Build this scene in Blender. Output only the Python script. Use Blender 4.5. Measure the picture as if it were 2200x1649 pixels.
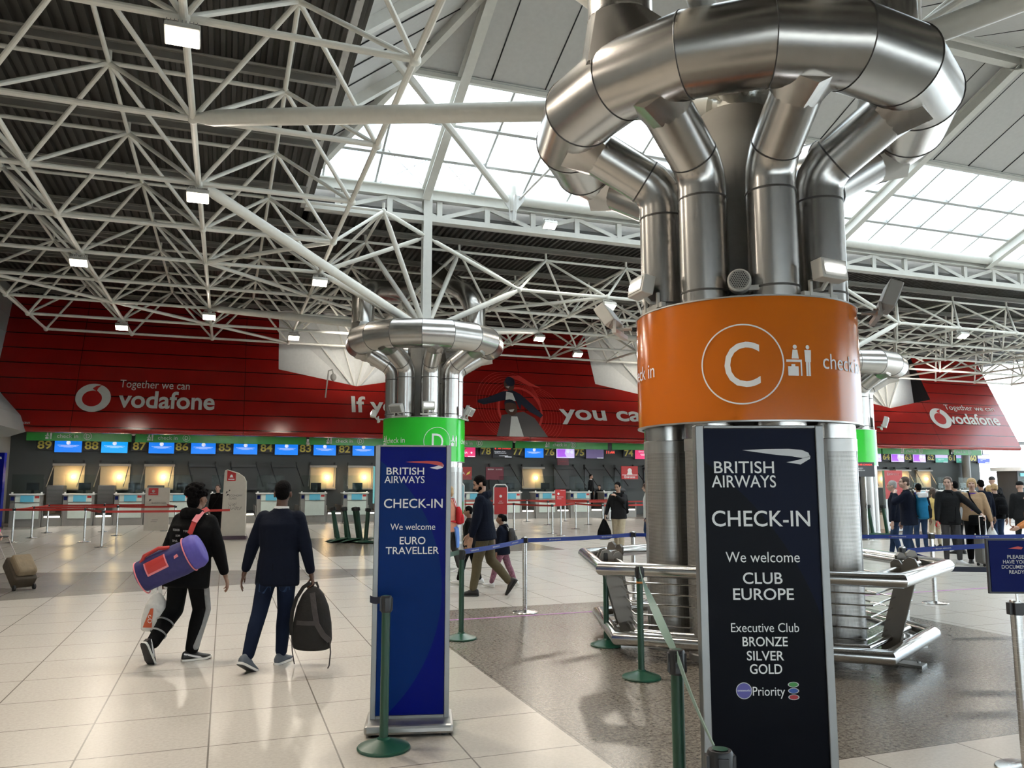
import bpy, bmesh, math, random
from mathutils import Vector, Matrix
random.seed(7)
PI = math.pi
R = math.radians
for _o in list(bpy.data.objects):
    bpy.data.objects.remove(_o, do_unlink=True)
SC = bpy.context.scene
COL = SC.collection

# ------------------------------------------------------------------ camera, sky, light, exposure
cam_d = bpy.data.cameras.new('camera')
cam = bpy.data.objects.new('camera', cam_d)
COL.objects.link(cam)
cam.location = (0, 0, 1.7)
cam.rotation_euler = (R(90 + 7.14), 0, 0)
cam_d.sensor_width = 36
cam_d.lens = 36 * 1702 / 2200
cam_d.clip_end = 400
SC.camera = cam
SC.view_settings.view_transform = 'Standard'
SC.view_settings.look = 'None'
SC.view_settings.gamma = 1
SC.view_settings.use_curve_mapping = False
SC.view_settings.exposure = 1.0
SC.cycles.use_denoising = True
SC.cycles.use_adaptive_sampling = True
SC.cycles.adaptive_threshold = 0.1
SC.cycles.adaptive_min_samples = 12
SC.cycles.use_light_tree = False
SC.cycles.max_bounces = 5
SC.cycles.diffuse_bounces = 3
SC.cycles.glossy_bounces = 3
SC.cycles.transmission_bounces = 4
SC.cycles.transparent_max_bounces = 12
SC.cycles.caustics_reflective = False
SC.cycles.caustics_refractive = False
SC.cycles.sample_clamp_indirect = 6

TH = R(19.77)            # the hall is turned this much against the camera's axes
CT, ST = math.cos(TH), math.sin(TH)


def H(u, v, z=0.0):
    """hall coordinates: u towards the check-in wall, v to the right along it"""
    return Vector((v * CT - u * ST, u * CT + v * ST, z))


HALL = Matrix.Rotation(TH, 4, 'Z')      # local x = v, local y = u

# world: bright overcast sky with soft blue streaks
W = bpy.data.worlds.new('sky')
SC.world = W
W.use_nodes = True
nt = W.node_tree
nt.nodes.clear()
wo = nt.nodes.new('ShaderNodeOutputWorld')
wb = nt.nodes.new('ShaderNodeBackground')
wc = nt.nodes.new('ShaderNodeTexCoord')
wm = nt.nodes.new('ShaderNodeMapping')
wm.inputs['Scale'].default_value = (1.5, 1.5, 12)
wn = nt.nodes.new('ShaderNodeTexNoise')
wn.inputs['Scale'].default_value = 2.0
wr = nt.nodes.new('ShaderNodeValToRGB')
wr.color_ramp.elements[0].position = 0.40
wr.color_ramp.elements[0].color = (0.62, 0.80, 0.98, 1)
wr.color_ramp.elements[1].position = 0.58
wr.color_ramp.elements[1].color = (1.0, 0.99, 0.97, 1)
nt.links.new(wc.outputs['Generated'], wm.inputs['Vector'])
nt.links.new(wm.outputs['Vector'], wn.inputs['Vector'])
nt.links.new(wn.outputs['Fac'], wr.inputs['Fac'])
nt.links.new(wr.outputs['Color'], wb.inputs['Color'])
wb.inputs['Strength'].default_value = 3.6
nt.links.new(wb.outputs['Background'], wo.inputs['Surface'])


def area_light(name, loc, rot, sx, sy, energy, color=(1, 1, 1), portal=False):
    d = bpy.data.lights.new(name, 'AREA')
    d.shape = 'RECTANGLE'
    d.size, d.size_y = sx, sy
    d.energy = energy
    d.color = color
    if portal:
        d.cycles.is_portal = True
    o = bpy.data.objects.new(name, d)
    o.location = loc
    o.rotation_euler = rot
    COL.objects.link(o)
    return o


# portals guide the sky's light in through the roof lantern, the right-hand glass end and the entrance glass
area_light('lantern_daylight', H(14.8, 21.8, 10.4), (0, 0, TH), 40, 15, 1, portal=True)
area_light('end_daylight', H(20, 49.5, 5), (R(90), 0, TH + R(90)), 50, 9.5, 1, portal=True)
area_light('entrance_daylight', H(-11.6, 16, 1.7), (R(90), 0, TH), 52, 3.2, 1, portal=True)


# ------------------------------------------------------------------ materials
MATS = {}


def mat(name, col, rough=0.5, metal=0.0, emit=0.0, emit_col=None, noise=None, bump=None, spec=None, trans=0.0, alpha=None):
    """procedural principled material; noise = (scale, amount) mottles the colour, bump = (scale, strength)"""
    if name in MATS:
        return MATS[name]
    m = bpy.data.materials.new(name)
    m.use_nodes = True
    t = m.node_tree
    b = t.nodes['Principled BSDF']
    b.inputs['Base Color'].default_value = (*col, 1)
    b.inputs['Roughness'].default_value = rough
    b.inputs['Metallic'].default_value = metal
    if spec is not None:
        b.inputs['Specular IOR Level'].default_value = spec
    if emit:
        b.inputs['Emission Color'].default_value = (*(emit_col or col), 1)
        b.inputs['Emission Strength'].default_value = emit
    if trans:
        b.inputs['Transmission Weight'].default_value = trans
    if alpha is not None:
        b.inputs['Alpha'].default_value = alpha
    tc = t.nodes.new('ShaderNodeTexCoord')
    if noise is None:
        noise = (9.0, 0.06)
    n = t.nodes.new('ShaderNodeTexNoise')
    n.inputs['Scale'].default_value = noise[0]
    n.inputs['Detail'].default_value = 1
    t.links.new(tc.outputs['Object'], n.inputs['Vector'])
    mx = t.nodes.new('ShaderNodeMix')
    mx.data_type = 'RGBA'
    k = noise[1]
    mx.inputs['A'].default_value = (*[max(0, c * (1 - k)) for c in col], 1)
    mx.inputs['B'].default_value = (*[min(1, c * (1 + k)) for c in col], 1)
    t.links.new(n.outputs['Fac'], mx.inputs['Factor'])
    t.links.new(mx.outputs['Result'], b.inputs['Base Color'])
    if bump:
        n2 = t.nodes.new('ShaderNodeTexNoise')
        n2.inputs['Scale'].default_value = bump[0]
        n2.inputs['Detail'].default_value = 1.5
        t.links.new(tc.outputs['Object'], n2.inputs['Vector'])
        bp = t.nodes.new('ShaderNodeBump')
        bp.inputs['Strength'].default_value = bump[1]
        bp.inputs['Distance'].default_value = 0.02
        t.links.new(n2.outputs['Fac'], bp.inputs['Height'])
        t.links.new(bp.outputs['Normal'], b.inputs['Normal'])
    MATS[name] = m
    return m


def glass_mat(name, tint=(0.9, 0.95, 0.95), amount=0.15, rough=0.05, gloss=0.5):
    """thin sheet glass: mostly clear, with a fresnel gloss"""
    if name in MATS:
        return MATS[name]
    m = bpy.data.materials.new(name)
    m.use_nodes = True
    t = m.node_tree
    t.nodes.clear()
    o = t.nodes.new('ShaderNodeOutputMaterial')
    tr = t.nodes.new('ShaderNodeBsdfTransparent')
    tr.inputs['Color'].default_value = (*tint, 1)
    gl = t.nodes.new('ShaderNodeBsdfGlossy')
    gl.inputs['Roughness'].default_value = rough
    lw = t.nodes.new('ShaderNodeLayerWeight')
    lw.inputs['Blend'].default_value = 0.25
    mu = t.nodes.new('ShaderNodeMath')
    mu.operation = 'MULTIPLY_ADD'
    mu.inputs[1].default_value = gloss
    mu.inputs[2].default_value = amount * 0.3
    mu.use_clamp = True
    ms = t.nodes.new('ShaderNodeMixShader')
    t.links.new(lw.outputs['Fresnel'], mu.inputs[0])
    t.links.new(mu.outputs[0], ms.inputs['Fac'])
    t.links.new(tr.outputs[0], ms.inputs[1])
    t.links.new(gl.outputs[0], ms.inputs[2])
    t.links.new(ms.outputs[0], o.inputs['Surface'])
    MATS[name] = m
    return m


def steel_mat(name, col=(0.55, 0.54, 0.52), rough=0.28, stretch=(1, 1, 60), amount=0.12, aniso=0.0):
    """brushed stainless steel with fine streaks and faint panel wobble"""
    if name in MATS:
        return MATS[name]
    m = mat(name, col, rough, 1.0)
    t = m.node_tree
    b = t.nodes['Principled BSDF']
    tc = t.nodes.new('ShaderNodeTexCoord')
    mp = t.nodes.new('ShaderNodeMapping')
    mp.inputs['Scale'].default_value = stretch
    n = t.nodes.new('ShaderNodeTexNoise')
    n.inputs['Scale'].default_value = 6
    n.inputs['Detail'].default_value = 1.5
    t.links.new(tc.outputs['Object'], mp.inputs['Vector'])
    t.links.new(mp.outputs['Vector'], n.inputs['Vector'])
    mr = t.nodes.new('ShaderNodeMapRange')
    mr.inputs['To Min'].default_value = rough - amount * 0.6
    mr.inputs['To Max'].default_value = rough + amount
    t.links.new(n.outputs['Fac'], mr.inputs['Value'])
    t.links.new(mr.outputs['Result'], b.inputs['Roughness'])
    n2 = t.nodes.new('ShaderNodeTexNoise')
    n2.inputs['Scale'].default_value = 2.2
    t.links.new(tc.outputs['Object'], n2.inputs['Vector'])
    bp = t.nodes.new('ShaderNodeBump')
    bp.inputs['Strength'].default_value = 0.015
    bp.inputs['Distance'].default_value = 0.02
    t.links.new(n2.outputs['Fac'], bp.inputs['Height'])
    t.links.new(bp.outputs['Normal'], b.inputs['Normal'])
    if aniso:
        b.inputs['Anisotropic'].default_value = aniso
    return m


# ------------------------------------------------------------------ mesh builder
class MB:
    def __init__(s):
        s.v, s.f = [], []

    def add(s, vs, fs):
        k = len(s.v)
        s.v += [Vector(a) for a in vs]
        s.f += [[i + k for i in q] for q in fs]
        return s

    def box(s, x0, x1, y0, y1, z0, z1, M=None):
        vs = [Vector((x, y, z)) for z in (z0, z1) for y in (y0, y1) for x in (x0, x1)]
        if M is not None:
            vs = [M @ a for a in vs]
        return s.add(vs, [(0, 2, 3, 1), (4, 5, 7, 6), (0, 1, 5, 4), (1, 3, 7, 5), (3, 2, 6, 7), (2, 0, 4, 6)])

    def cbox(s, c, size, M=None):
        x, y, z = c
        a, b, d = [q / 2 for q in size]
        return s.box(x - a, x + a, y - b, y + b, z - d, z + d, M)

    def bar(s, p0, p1, w, h, up=(0, 0, 1)):
        """rectangular bar from p0 to p1, w sideways, h along up"""
        p0, p1 = Vector(p0), Vector(p1)
        d = (p1 - p0).normalized()
        up = Vector(up)
        sd = d.cross(up)
        if sd.length < 1e-5:
            sd = d.cross(Vector((1, 0, 0)))
        sd.normalize()
        u2 = sd.cross(d)
        vs = []
        for p in (p0, p1):
            for a, b in ((-1, -1), (1, -1), (1, 1), (-1, 1)):
                vs.append(p + sd * a * w / 2 + u2 * b * h / 2)
        return s.add(vs, [(0, 1, 2, 3), (7, 6, 5, 4), (0, 4, 5, 1), (1, 5, 6, 2), (2, 6, 7, 3), (3, 7, 4, 0)])

    def rings(s, rs, cap=True, closed=False):
        k = len(s.v)
        n = len(rs[0])
        for r in rs:
            s.v += [Vector(p) for p in r]
        m = len(rs)
        for i in range(m if closed else m - 1):
            j = (i + 1) % m
            for a in range(n):
                b = (a + 1) % n
                s.f.append([k + i * n + a, k + i * n + b, k + j * n + b, k + j * n + a])
        if cap and not closed:
            s.f.append([k + a for a in reversed(range(n))])
            s.f.append([k + (m - 1) * n + a for a in range(n)])
        return s

    def tube(s, path, r, n=12, closed=False, cap=True):
        P = [Vector(p) for p in path]
        m = len(P)
        rr = r if isinstance(r, (list, tuple)) else [r] * m
        rs = []
        ref = None
        for i in range(m):
            if closed:
                d0 = (P[i] - P[i - 1]).normalized()
                d1 = (P[(i + 1) % m] - P[i]).normalized()
            else:
                d0 = (P[i] - P[i - 1]).normalized() if i > 0 else (P[1] - P[0]).normalized()
                d1 = (P[i + 1] - P[i]).normalized() if i < m - 1 else d0
            t = d0 + d1
            t = t.normalized() if t.length > 1e-6 else d0
            if ref is None:
                ref = Vector((0, 0, 1)) if abs(t.z) < 0.9 else Vector((1, 0, 0))
            a = ref - t * ref.dot(t)
            if a.length < 1e-5:
                a = t.orthogonal()
            a.normalize()
            b = t.cross(a)
            ref = a
            c = max(0.35, math.sqrt(max(0.0, (1 + d0.dot(d1)) / 2)))
            # stretch across the mitre
            bend = (d1 - d0)
            ring = []
            bn = bend.normalized() if bend.length > 1e-4 else None
            for q in range(n):
                w = 2 * PI * q / n
                o = (a * math.cos(w) + b * math.sin(w)) * rr[i]
                if bn is not None:
                    bb = (bn - t * bn.dot(t))
                    if bb.length > 1e-5:
                        bb.normalize()
                        o = o + bb * o.dot(bb) * (1 / c - 1)
                ring.append(P[i] + o)
            rs.append(ring)
        return s.rings(rs, cap, closed)

    def lathe(s, prof, n=24, c=(0, 0, 0), M=None, cap=True):
        c = Vector(c)
        rs = []
        for r, z in prof:
            ring = [Vector((max(r, 1e-4) * math.cos(2 * PI * i / n), max(r, 1e-4) * math.sin(2 * PI * i / n), z)) + c for i in range(n)]
            if M is not None:
                ring = [M @ p for p in ring]
            rs.append(ring)
        return s.rings(rs, cap)

    def prism(s, poly, d0, d1, M=None):
        """polygon given in x,z; thickness along y from d0 to d1"""
        n = len(poly)
        vs = [Vector((x, d0, z)) for x, z in poly] + [Vector((x, d1, z)) for x, z in poly]
        if M is not None:
            vs = [M @ a for a in vs]
        fs = [list(range(n)), list(reversed(range(n, 2 * n)))]
        for i in range(n):
            j = (i + 1) % n
            fs.append([i, n + i, n + j, j])
        return s.add(vs, fs)

    def ell(s, c, rad, n=14, m=9, M=None):
        c = Vector(c)
        rs = []
        for i in range(1, m):
            t = -PI / 2 + PI * i / m
            ring = [Vector((rad[0] * math.cos(t) * math.cos(2 * PI * a / n), rad[1] * math.cos(t) * math.sin(2 * PI * a / n), rad[2] * math.sin(t))) for a in range(n)]
            if M is not None:
                ring = [M @ p for p in ring]
            rs.append([p + c for p in ring])
        k = len(s.v)
        s.rings(rs, False)
        b = Vector((0, 0, -rad[2]))
        t = Vector((0, 0, rad[2]))
        if M is not None:
            b, t = M @ b, M @ t
        kb = len(s.v)
        s.v += [b + c, t + c]
        last = k + (len(rs) - 1) * n
        for a in range(n):
            s.f.append([kb, k + (a + 1) % n, k + a])
            s.f.append([kb + 1, last + a, last + (a + 1) % n])
        return s

    def cap(s, p0, p1, r0, r1, n=12):
        """tapered capsule"""
        p0, p1 = Vector(p0), Vector(p1)
        d = p1 - p0
        L = d.length
        d = d.normalized() if L > 1e-6 else Vector((0, 0, 1))
        a = d.orthogonal().normalized()
        b = d.cross(a)
        rs = []
        for t in (-1.35, -0.9, -0.45, 0):
            rs.append((p0 + d * (math.sin(t) * r0), r0 * math.cos(t)))
        for t in (0, 0.45, 0.9, 1.35):
            rs.append((p1 + d * (math.sin(t) * r1), r1 * math.cos(t)))
        return s.rings([[c + (a * math.cos(2 * PI * i / n) + b * math.sin(2 * PI * i / n)) * r for i in range(n)] for c, r in rs])

    def build(s, name, m, parent=None, smooth=30, M=None, kind=None):
        me = bpy.data.meshes.new(name)
        vs = [M @ a for a in s.v] if M is not None else s.v
        me.from_pydata([tuple(a) for a in vs], [], s.f)
        me.update()
        bm = bmesh.new()
        bm.from_mesh(me)
        bmesh.ops.recalc_face_normals(bm, faces=bm.faces)
        bm.to_mesh(me)
        bm.free()
        if smooth:
            me.shade_smooth()
            me.set_sharp_from_angle(angle=R(smooth))
        o = bpy.data.objects.new(name, me)
        COL.objects.link(o)
        if m is not None:
            me.materials.append(m if not isinstance(m, str) else MATS[m])
        if parent is not None:
            o.parent = parent
        if kind:
            o['kind'] = kind
        return o


def bev(o, w=0.01, seg=2):
    md = o.modifiers.new('Bevel', 'BEVEL')
    md.width = w
    md.segments = seg
    md.limit_method = 'ANGLE'
    md.angle_limit = R(40)
    return o


def tag(o, label, cat, group=None, kind=None):
    o['label'] = label
    o['category'] = cat
    if group:
        o['group'] = group
    if kind:
        o['kind'] = kind
    return o


def thing(name, label, cat, loc=(0, 0, 0), rz=0.0, group=None):
    o = bpy.data.objects.new(name, None)
    o.empty_display_size = 0.2
    COL.objects.link(o)
    o.location = loc
    o.rotation_euler = (0, 0, rz)
    return tag(o, label, cat, group)


def copy_tree(o, parent=None):
    c = o.copy()
    COL.objects.link(c)
    if parent is not None:
        c.parent = parent
    for ch in list(o.children):
        if not ch.name.startswith(('queue_belt', 'orange_ring')):
            copy_tree(ch, c)
    return c


# ------------------------------------------------------------------ lettering
_TX = {}


def text_data(s, bold=0.0):
    key = (s, bold)
    if key not in _TX:
        c = bpy.data.curves.new('txt', 'FONT')
        c.body = s
        c.resolution_u = 4
        c.offset = bold
        o = bpy.data.objects.new('txt', c)
        me = bpy.data.meshes.new_from_object(o)
        vs = [(v.co.x, v.co.y) for v in me.vertices]
        fs = [list(p.vertices) for p in me.polygons]
        bpy.data.objects.remove(o)
        bpy.data.curves.remove(c)
        bpy.data.meshes.remove(me)
        _TX[key] = (vs, fs)
    return _TX[key]


def text2d(s, x0, x1, y0, capH, bold=0.0):
    """flat lettering fitted from x0 to x1 with baseline y0 and capital height capH"""
    vs, fs = text_data(s, bold)
    cap, _ = text_data('H', bold)
    h = max(a[1] for a in cap)
    xa, xb = min(a[0] for a in vs), max(a[0] for a in vs)
    if x1 is None:
        k = capH / h
        return [(x0 + (a - xa) * k, y0 + b * k) for a, b in vs], fs
    if x0 is None:
        k = capH / h
        w = (xb - xa) * k
        return [(x1 - w / 2 + (a - xa) * k, y0 + b * k) for a, b in vs], fs
    k = (x1 - x0) / (xb - xa)
    return [(x0 + (a - xa) * k, y0 + b * capH / h) for a, b in vs], fs


def flat2d(mb, data, fn):
    """put 2d shapes (vs, fs) into a builder through fn(x, y) -> Vector"""
    vs, fs = data
    return mb.add([fn(a, b) for a, b in vs], fs)


def poly2d(pts):
    return (pts, [list(range(len(pts)))])


def ring2d(cx, cy, r0, r1, n=40, a0=0, a1=2 * PI, sx=1.0):
    full = abs(a1 - a0) > 2 * PI - 1e-4
    m = n if full else n + 1
    vs = []
    for i in range(m):
        a = a0 + (a1 - a0) * i / n
        vs += [(cx + sx * r0 * math.cos(a), cy + r0 * math.sin(a)), (cx + sx * r1 * math.cos(a), cy + r1 * math.sin(a))]
    fs = []
    for i in range(n):
        j = (i + 1) % m
        fs.append([2 * i, 2 * i + 1, 2 * j + 1, 2 * j])
    return (vs, fs)


def disc2d(cx, cy, r, n=28, sx=1.0):
    return poly2d([(cx + sx * r * math.cos(2 * PI * i / n), cy + r * math.sin(2 * PI * i / n)) for i in range(n)])


def rect2d(x0, x1, y0, y1):
    return poly2d([(x0, y0), (x1, y0), (x1, y1), (x0, y1)])


def pict2d(x, y, h):
    """check-in pictogram: clerk behind a desk with a case, and a standing traveller"""
    k = h
    out = []
    out.append(disc2d(x + 0.30 * k, y + 0.93 * k, 0.07 * k, 12))
    out.append(poly2d([(x + 0.18 * k, y + 0.55 * k), (x + 0.42 * k, y + 0.55 * k), (x + 0.38 * k, y + 0.84 * k), (x + 0.22 * k, y + 0.84 * k)]))
    out.append(rect2d(x, x + 0.52 * k, y + 0.44 * k, y + 0.52 * k))
    out.append(rect2d(x + 0.05 * k, x + 0.40 * k, y, y + 0.30 * k))
    out.append(rect2d(x + 0.16 * k, x + 0.29 * k, y + 0.30 * k, y + 0.37 * k))
    out.append(rect2d(x + 0.47 * k, x + 0.52 * k, y, y + 0.44 * k))
    out.append(disc2d(x + 0.74 * k, y + 0.93 * k, 0.07 * k, 12))
    out.append(poly2d([(x + 0.64 * k, y + 0.45 * k), (x + 0.84 * k, y + 0.45 * k), (x + 0.86 * k, y + 0.84 * k), (x + 0.62 * k, y + 0.84 * k)]))
    out.append(rect2d(x + 0.66 * k, x + 0.735 * k, y, y + 0.45 * k))
    out.append(rect2d(x + 0.75 * k, x + 0.82 * k, y, y + 0.45 * k))
    return out


# shared materials
mat('frame_paint', (0.82, 0.80, 0.73), 0.42)
mat('beam_paint', (0.70, 0.69, 0.64), 0.45)
mat('deck_metal', (0.062, 0.058, 0.052), 0.6, 0.1)
mat('panel_white', (0.56, 0.55, 0.53), 0.6)
mat('rubber_black', (0.012, 0.012, 0.013), 0.7)
mat('white_paint', (0.82, 0.82, 0.80), 0.5)
mat('letter_white', (0.85, 0.85, 0.83), 0.5)
mat('black_plastic', (0.02, 0.02, 0.022), 0.45)
mat('lamp_glow', (1, 0.93, 0.82), 0.5, emit=10, emit_col=(1, 0.90, 0.76))
mat('lamp_glow_cool', (0.95, 0.97, 1), 0.5, emit=14, emit_col=(0.95, 0.97, 1))
steel_mat('steel', (0.60, 0.585, 0.565), 0.27)
steel_mat('steel_polished', (0.70, 0.69, 0.67), 0.16)
steel_mat('steel_dull', (0.46, 0.45, 0.43), 0.38)
steel_mat('bracket_steel', (0.22, 0.20, 0.175), 0.5, (2, 2, 2), 0.04)
glass_mat('clear_glass')
# ------------------------------------------------------------------ floor
def floor_material():
    m = bpy.data.materials.new('stone_floor')
    m.use_nodes = True
    t = m.node_tree
    N, L = t.nodes, t.links
    b = N['Principled BSDF']

    def math_(op, a, b_=None, c_=None):
        n = N.new('ShaderNodeMath')
        n.operation = op
        for i, q in enumerate((a, b_, c_)):
            if q is None:
                continue
            if isinstance(q, (int, float)):
                n.inputs[i].default_value = q
            else:
                L.new(q, n.inputs[i])
        return n.outputs[0]

    tc = N.new('ShaderNodeTexCoord')
    sp = N.new('ShaderNodeSeparateXYZ')
    L.new(tc.outputs['Object'], sp.inputs[0])
    v, u = sp.outputs['X'], sp.outputs['Y']

    def line(x, off, pitch, w):
        f = math_('FRACT', math_('DIVIDE', math_('SUBTRACT', x, off), pitch))
        d = math_('MULTIPLY', math_('MINIMUM', f, math_('SUBTRACT', 1.0, f)), pitch)
        return math_('LESS_THAN', d, w)
    joint = math_('MAXIMUM', line(u, 7.36, 0.796, 0.0055), line(v, -0.03, 0.775, 0.0055))
    du = math_('ABSOLUTE', math_('SUBTRACT', math_('FLOORED_MODULO', math_('ADD', math_('SUBTRACT', u, 7.41), 7.5), 15.0), 7.5))
    dv = math_('ABSOLUTE', math_('SUBTRACT', math_('FLOORED_MODULO', math_('ADD', math_('SUBTRACT', v, 5.315), 7.5), 15.0), 7.5))
    pad = math_('MULTIPLY', math_('LESS_THAN', du, 3.24), math_('LESS_THAN', dv, 3.045))
    half = math_('MULTIPLY', math_('SUBTRACT', 5.3, v), 0.235)
    tri = math_('LESS_THAN', math_('ABSOLUTE', math_('SUBTRACT', u, 15.65)), math_('MINIMUM', half, 2.2))
    dark = math_('MAXIMUM', pad, tri)

    def noise(scale, det=2.0, rough=0.5):
        n = N.new('ShaderNodeTexNoise')
        n.inputs['Scale'].default_value = scale
        n.inputs['Detail'].default_value = det
        n.inputs['Roughness'].default_value = rough
        L.new(tc.outputs['Object'], n.inputs['Vector'])
        return n.outputs['Fac']

    def ramp(f, stops):
        r = N.new('ShaderNodeValToRGB')
        e = r.color_ramp.elements
        e[0].position, e[0].color = stops[0][0], (*stops[0][1], 1)
        e[1].position, e[1].color = stops[1][0], (*stops[1][1], 1)
        for p, c in stops[2:]:
            q = e.new(p)
            q.color = (*c, 1)
        L.new(f, r.inputs['Fac'])
        return r.outputs['Color']

    def mix(f, a, c, typ='MIX'):
        x = N.new('ShaderNodeMix')
        x.data_type = 'RGBA'
        x.blend_type = typ
        if isinstance(f, (int, float)):
            x.inputs['Factor'].default_value = f
        else:
            L.new(f, x.inputs['Factor'])
        for nm, q in (('A', a), ('B', c)):
            if isinstance(q, tuple):
                x.inputs[nm].default_value = (*q, 1)
            else:
                L.new(q, x.inputs[nm])
        return x.outputs['Result']
    # one tone per tile
    iu = math_('FLOOR', math_('DIVIDE', math_('SUBTRACT', u, 7.36), 0.796))
    iv = math_('FLOOR', math_('DIVIDE', math_('SUBTRACT', v, -0.03), 0.775))
    wn = N.new('ShaderNodeTexWhiteNoise')
    wn.noise_dimensions = '2D'
    cb = N.new('ShaderNodeCombineXYZ')
    L.new(iu, cb.inputs[0])
    L.new(iv, cb.inputs[1])
    L.new(cb.outputs[0], wn.inputs['Vector'])
    beige = ramp(noise(38, 4, 0.7), [(0.30, (0.50, 0.462, 0.408)), (0.62, (0.60, 0.563, 0.508))])
    beige = mix(math_('MULTIPLY', wn.outputs['Value'], 0.10), beige, (0.40, 0.36, 0.31))
    gran = ramp(noise(34, 3, 0.8), [(0.36, (0.050, 0.044, 0.037)), (0.58, (0.29, 0.26, 0.22)), (0.47, (0.165, 0.146, 0.124))])
    grey = ramp(noise(30, 3, 0.7), [(0.3, (0.21, 0.195, 0.175)), (0.65, (0.27, 0.25, 0.225))])
    col = mix(tri, beige, grey)
    col = mix(pad, col, gran)
    stain = noise(0.8, 4, 0.6)
    col = mix(math_('MULTIPLY', stain, 0.10), col, (0.30, 0.27, 0.23))
    col = mix(math_('MULTIPLY', joint, 0.8), col, (0.10, 0.085, 0.07))
    L.new(col, b.inputs['Base Color'])
    rr = N.new('ShaderNodeMapRange')
    rr.inputs['To Min'].default_value = 0.27
    rr.inputs['To Max'].default_value = 0.275
    L.new(stain, rr.inputs['Value'])
    L.new(rr.outputs['Result'], b.inputs['Roughness'])
    b.inputs['Specular IOR Level'].default_value = 0.45
    return m


fm = MB()
fm.box(-40, 70, -30, 70, -0.2, 0.0)
fl = fm.build('floor', floor_material(), smooth=0)
fl.rotation_euler = (0, 0, TH)
fl['kind'] = 'structure'
fl['label'] = 'polished pale stone tile floor with darker granite squares around the columns'

mat('purple_tape', (0.42, 0.16, 0.40), 0.5)
pt = MB().box(2.6, 14.5, 9.845, 9.895, 0.0, 0.003).build('floor_tape', MATS['purple_tape'], smooth=0)
pt.rotation_euler = (0, 0, TH)
tag(pt, 'long thin purple line taped across the stone floor before the queue', 'tape')

# ------------------------------------------------------------------ roof deck (real corrugation, ribs run along u)
S = 3.0
U0, V0, ZL = 10.32, -0.741, 7.60
ZU = ZL + 1.47
ZD = 9.50
UE, VE = 22.3, 1.8          # far and left edge of the roof opening
UN = 7.3                    # near edge of the opening
VR = 48.0


def deck(mb, v0, v1, u0, u1, z=ZD, pitch=0.2, dep=0.085):
    n = int((v1 - v0) / pitch)
    prof = []
    for i in range(n + 1):
        a = v0 + i * pitch
        prof += [(a, z), (a + pitch * 0.38, z), (a + pitch * 0.5, z + dep), (a + pitch * 0.88, z + dep)]
    vs, fs = [], []
    for a, zz in prof:
        vs += [(a, u0, zz), (a, u1, zz)]
    for i in range(len(prof) - 1):
        fs.append([2 * i, 2 * i + 1, 2 * i + 3, 2 * i + 2])
    mb.add(vs, fs)
    mb.box(v0, v1, u0, u1, z + dep + 0.02, z + dep + 0.12)


dk = MB()
deck(dk, -22, VE, -12, 40)
deck(dk, VE, VR, UE, 40)
deck(dk, VE, VR, -12, UN)
o = dk.build('ceiling', MATS['deck_metal'], smooth=0)
o.rotation_euler = (0, 0, TH)
o['kind'] = 'structure'
o['label'] = 'dark corrugated metal roof deck above the white tube frame'

# purlins under the deck: an I-beam over every row of upper nodes with a thin rod beneath it
pu = MB()
for k in range(-4, 9):
    u = U0 + (k + 0.5) * S
    for (a, b) in (((-21, VE - 0.1),) if UN < u < UE else ((-21, VR - 1),)):
        pu.cbox(((a + b) / 2, u, ZD - 0.02), (b - a, 0.11, 0.025))
        pu.cbox(((a + b) / 2, u, ZD - 0.10), (b - a, 0.02, 0.15))
        pu.cbox(((a + b) / 2, u, ZD - 0.18), (b - a, 0.11, 0.025))
        pu.tube([(a, u - 0.35, ZD - 0.16), (b, u - 0.35, ZD - 0.16)], 0.02, 6)
o = pu.build('roof_purlins', mat('purlin_paint', (0.30, 0.285, 0.255), 0.5), smooth=0)
o.rotation_euler = (0, 0, TH)
o['kind'] = 'structure'
o['label'] = 'painted steel purlins running below the dark roof deck'

# ------------------------------------------------------------------ roof lantern
ZB = 10.45                 # eaves of the lantern
TS = math.tan(R(22.5))
UG = 18.45                 # glazing ends, panels begin
VLH = 5.8                  # the left hip reaches the ridge here
UR = 14.8
ZR = ZB + (UE - UR) * TS


def zf(u):                 # far roof face
    return ZB + (UE - u) * TS


def vhip(u):               # left hip in plan
    return VE + (UE - u) / (UE - UR) * (VLH - VE)


def zl(v):                 # left roof face
    return ZB + (v - VE) / (VLH - VE) * (ZR - ZB)


lan = MB()
# far face, panelled upper half
lan.add([(vhip(UG), UG, zf(UG)), (VR, UG, zf(UG)), (VR, UR, ZR), (VLH, UR, ZR)], [(0, 1, 2, 3)])
# near face, panelled upper half (mirror)
ug2 = 2 * UR - UG
lan.add([(vhip(UG), ug2, zf(UG)), (VR, ug2, zf(UG)), (VR, UR, ZR), (VLH, UR, ZR)], [(0, 1, 2, 3)])
# left end, closed with panels
lan.add([(VE, UE, ZB), (VE, UN, ZB), (VLH, UR, ZR)], [(0, 1, 2)])
# upstands between deck and eaves
lan.box(VE - 0.12, VE, UN - 0.1, UE + 0.1, ZD - 0.05, ZB)
lan.box(VE, VR, UN - 0.12, UN, ZD - 0.05, ZB)
lan.box(VE, VR, UE + 0.25, UE + 0.35, ZD - 0.05, ZB - 0.1)
lan.box(VR, VR + 0.1, UN, UE, ZD - 0.05, ZR)
lo = lan.build('trim_1', MATS['panel_white'], smooth=0)
lo.rotation_euler = (0, 0, TH)
lo['kind'] = 'structure'
lo['label'] = 'pale roof panels around the upper part of the lantern'

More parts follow.
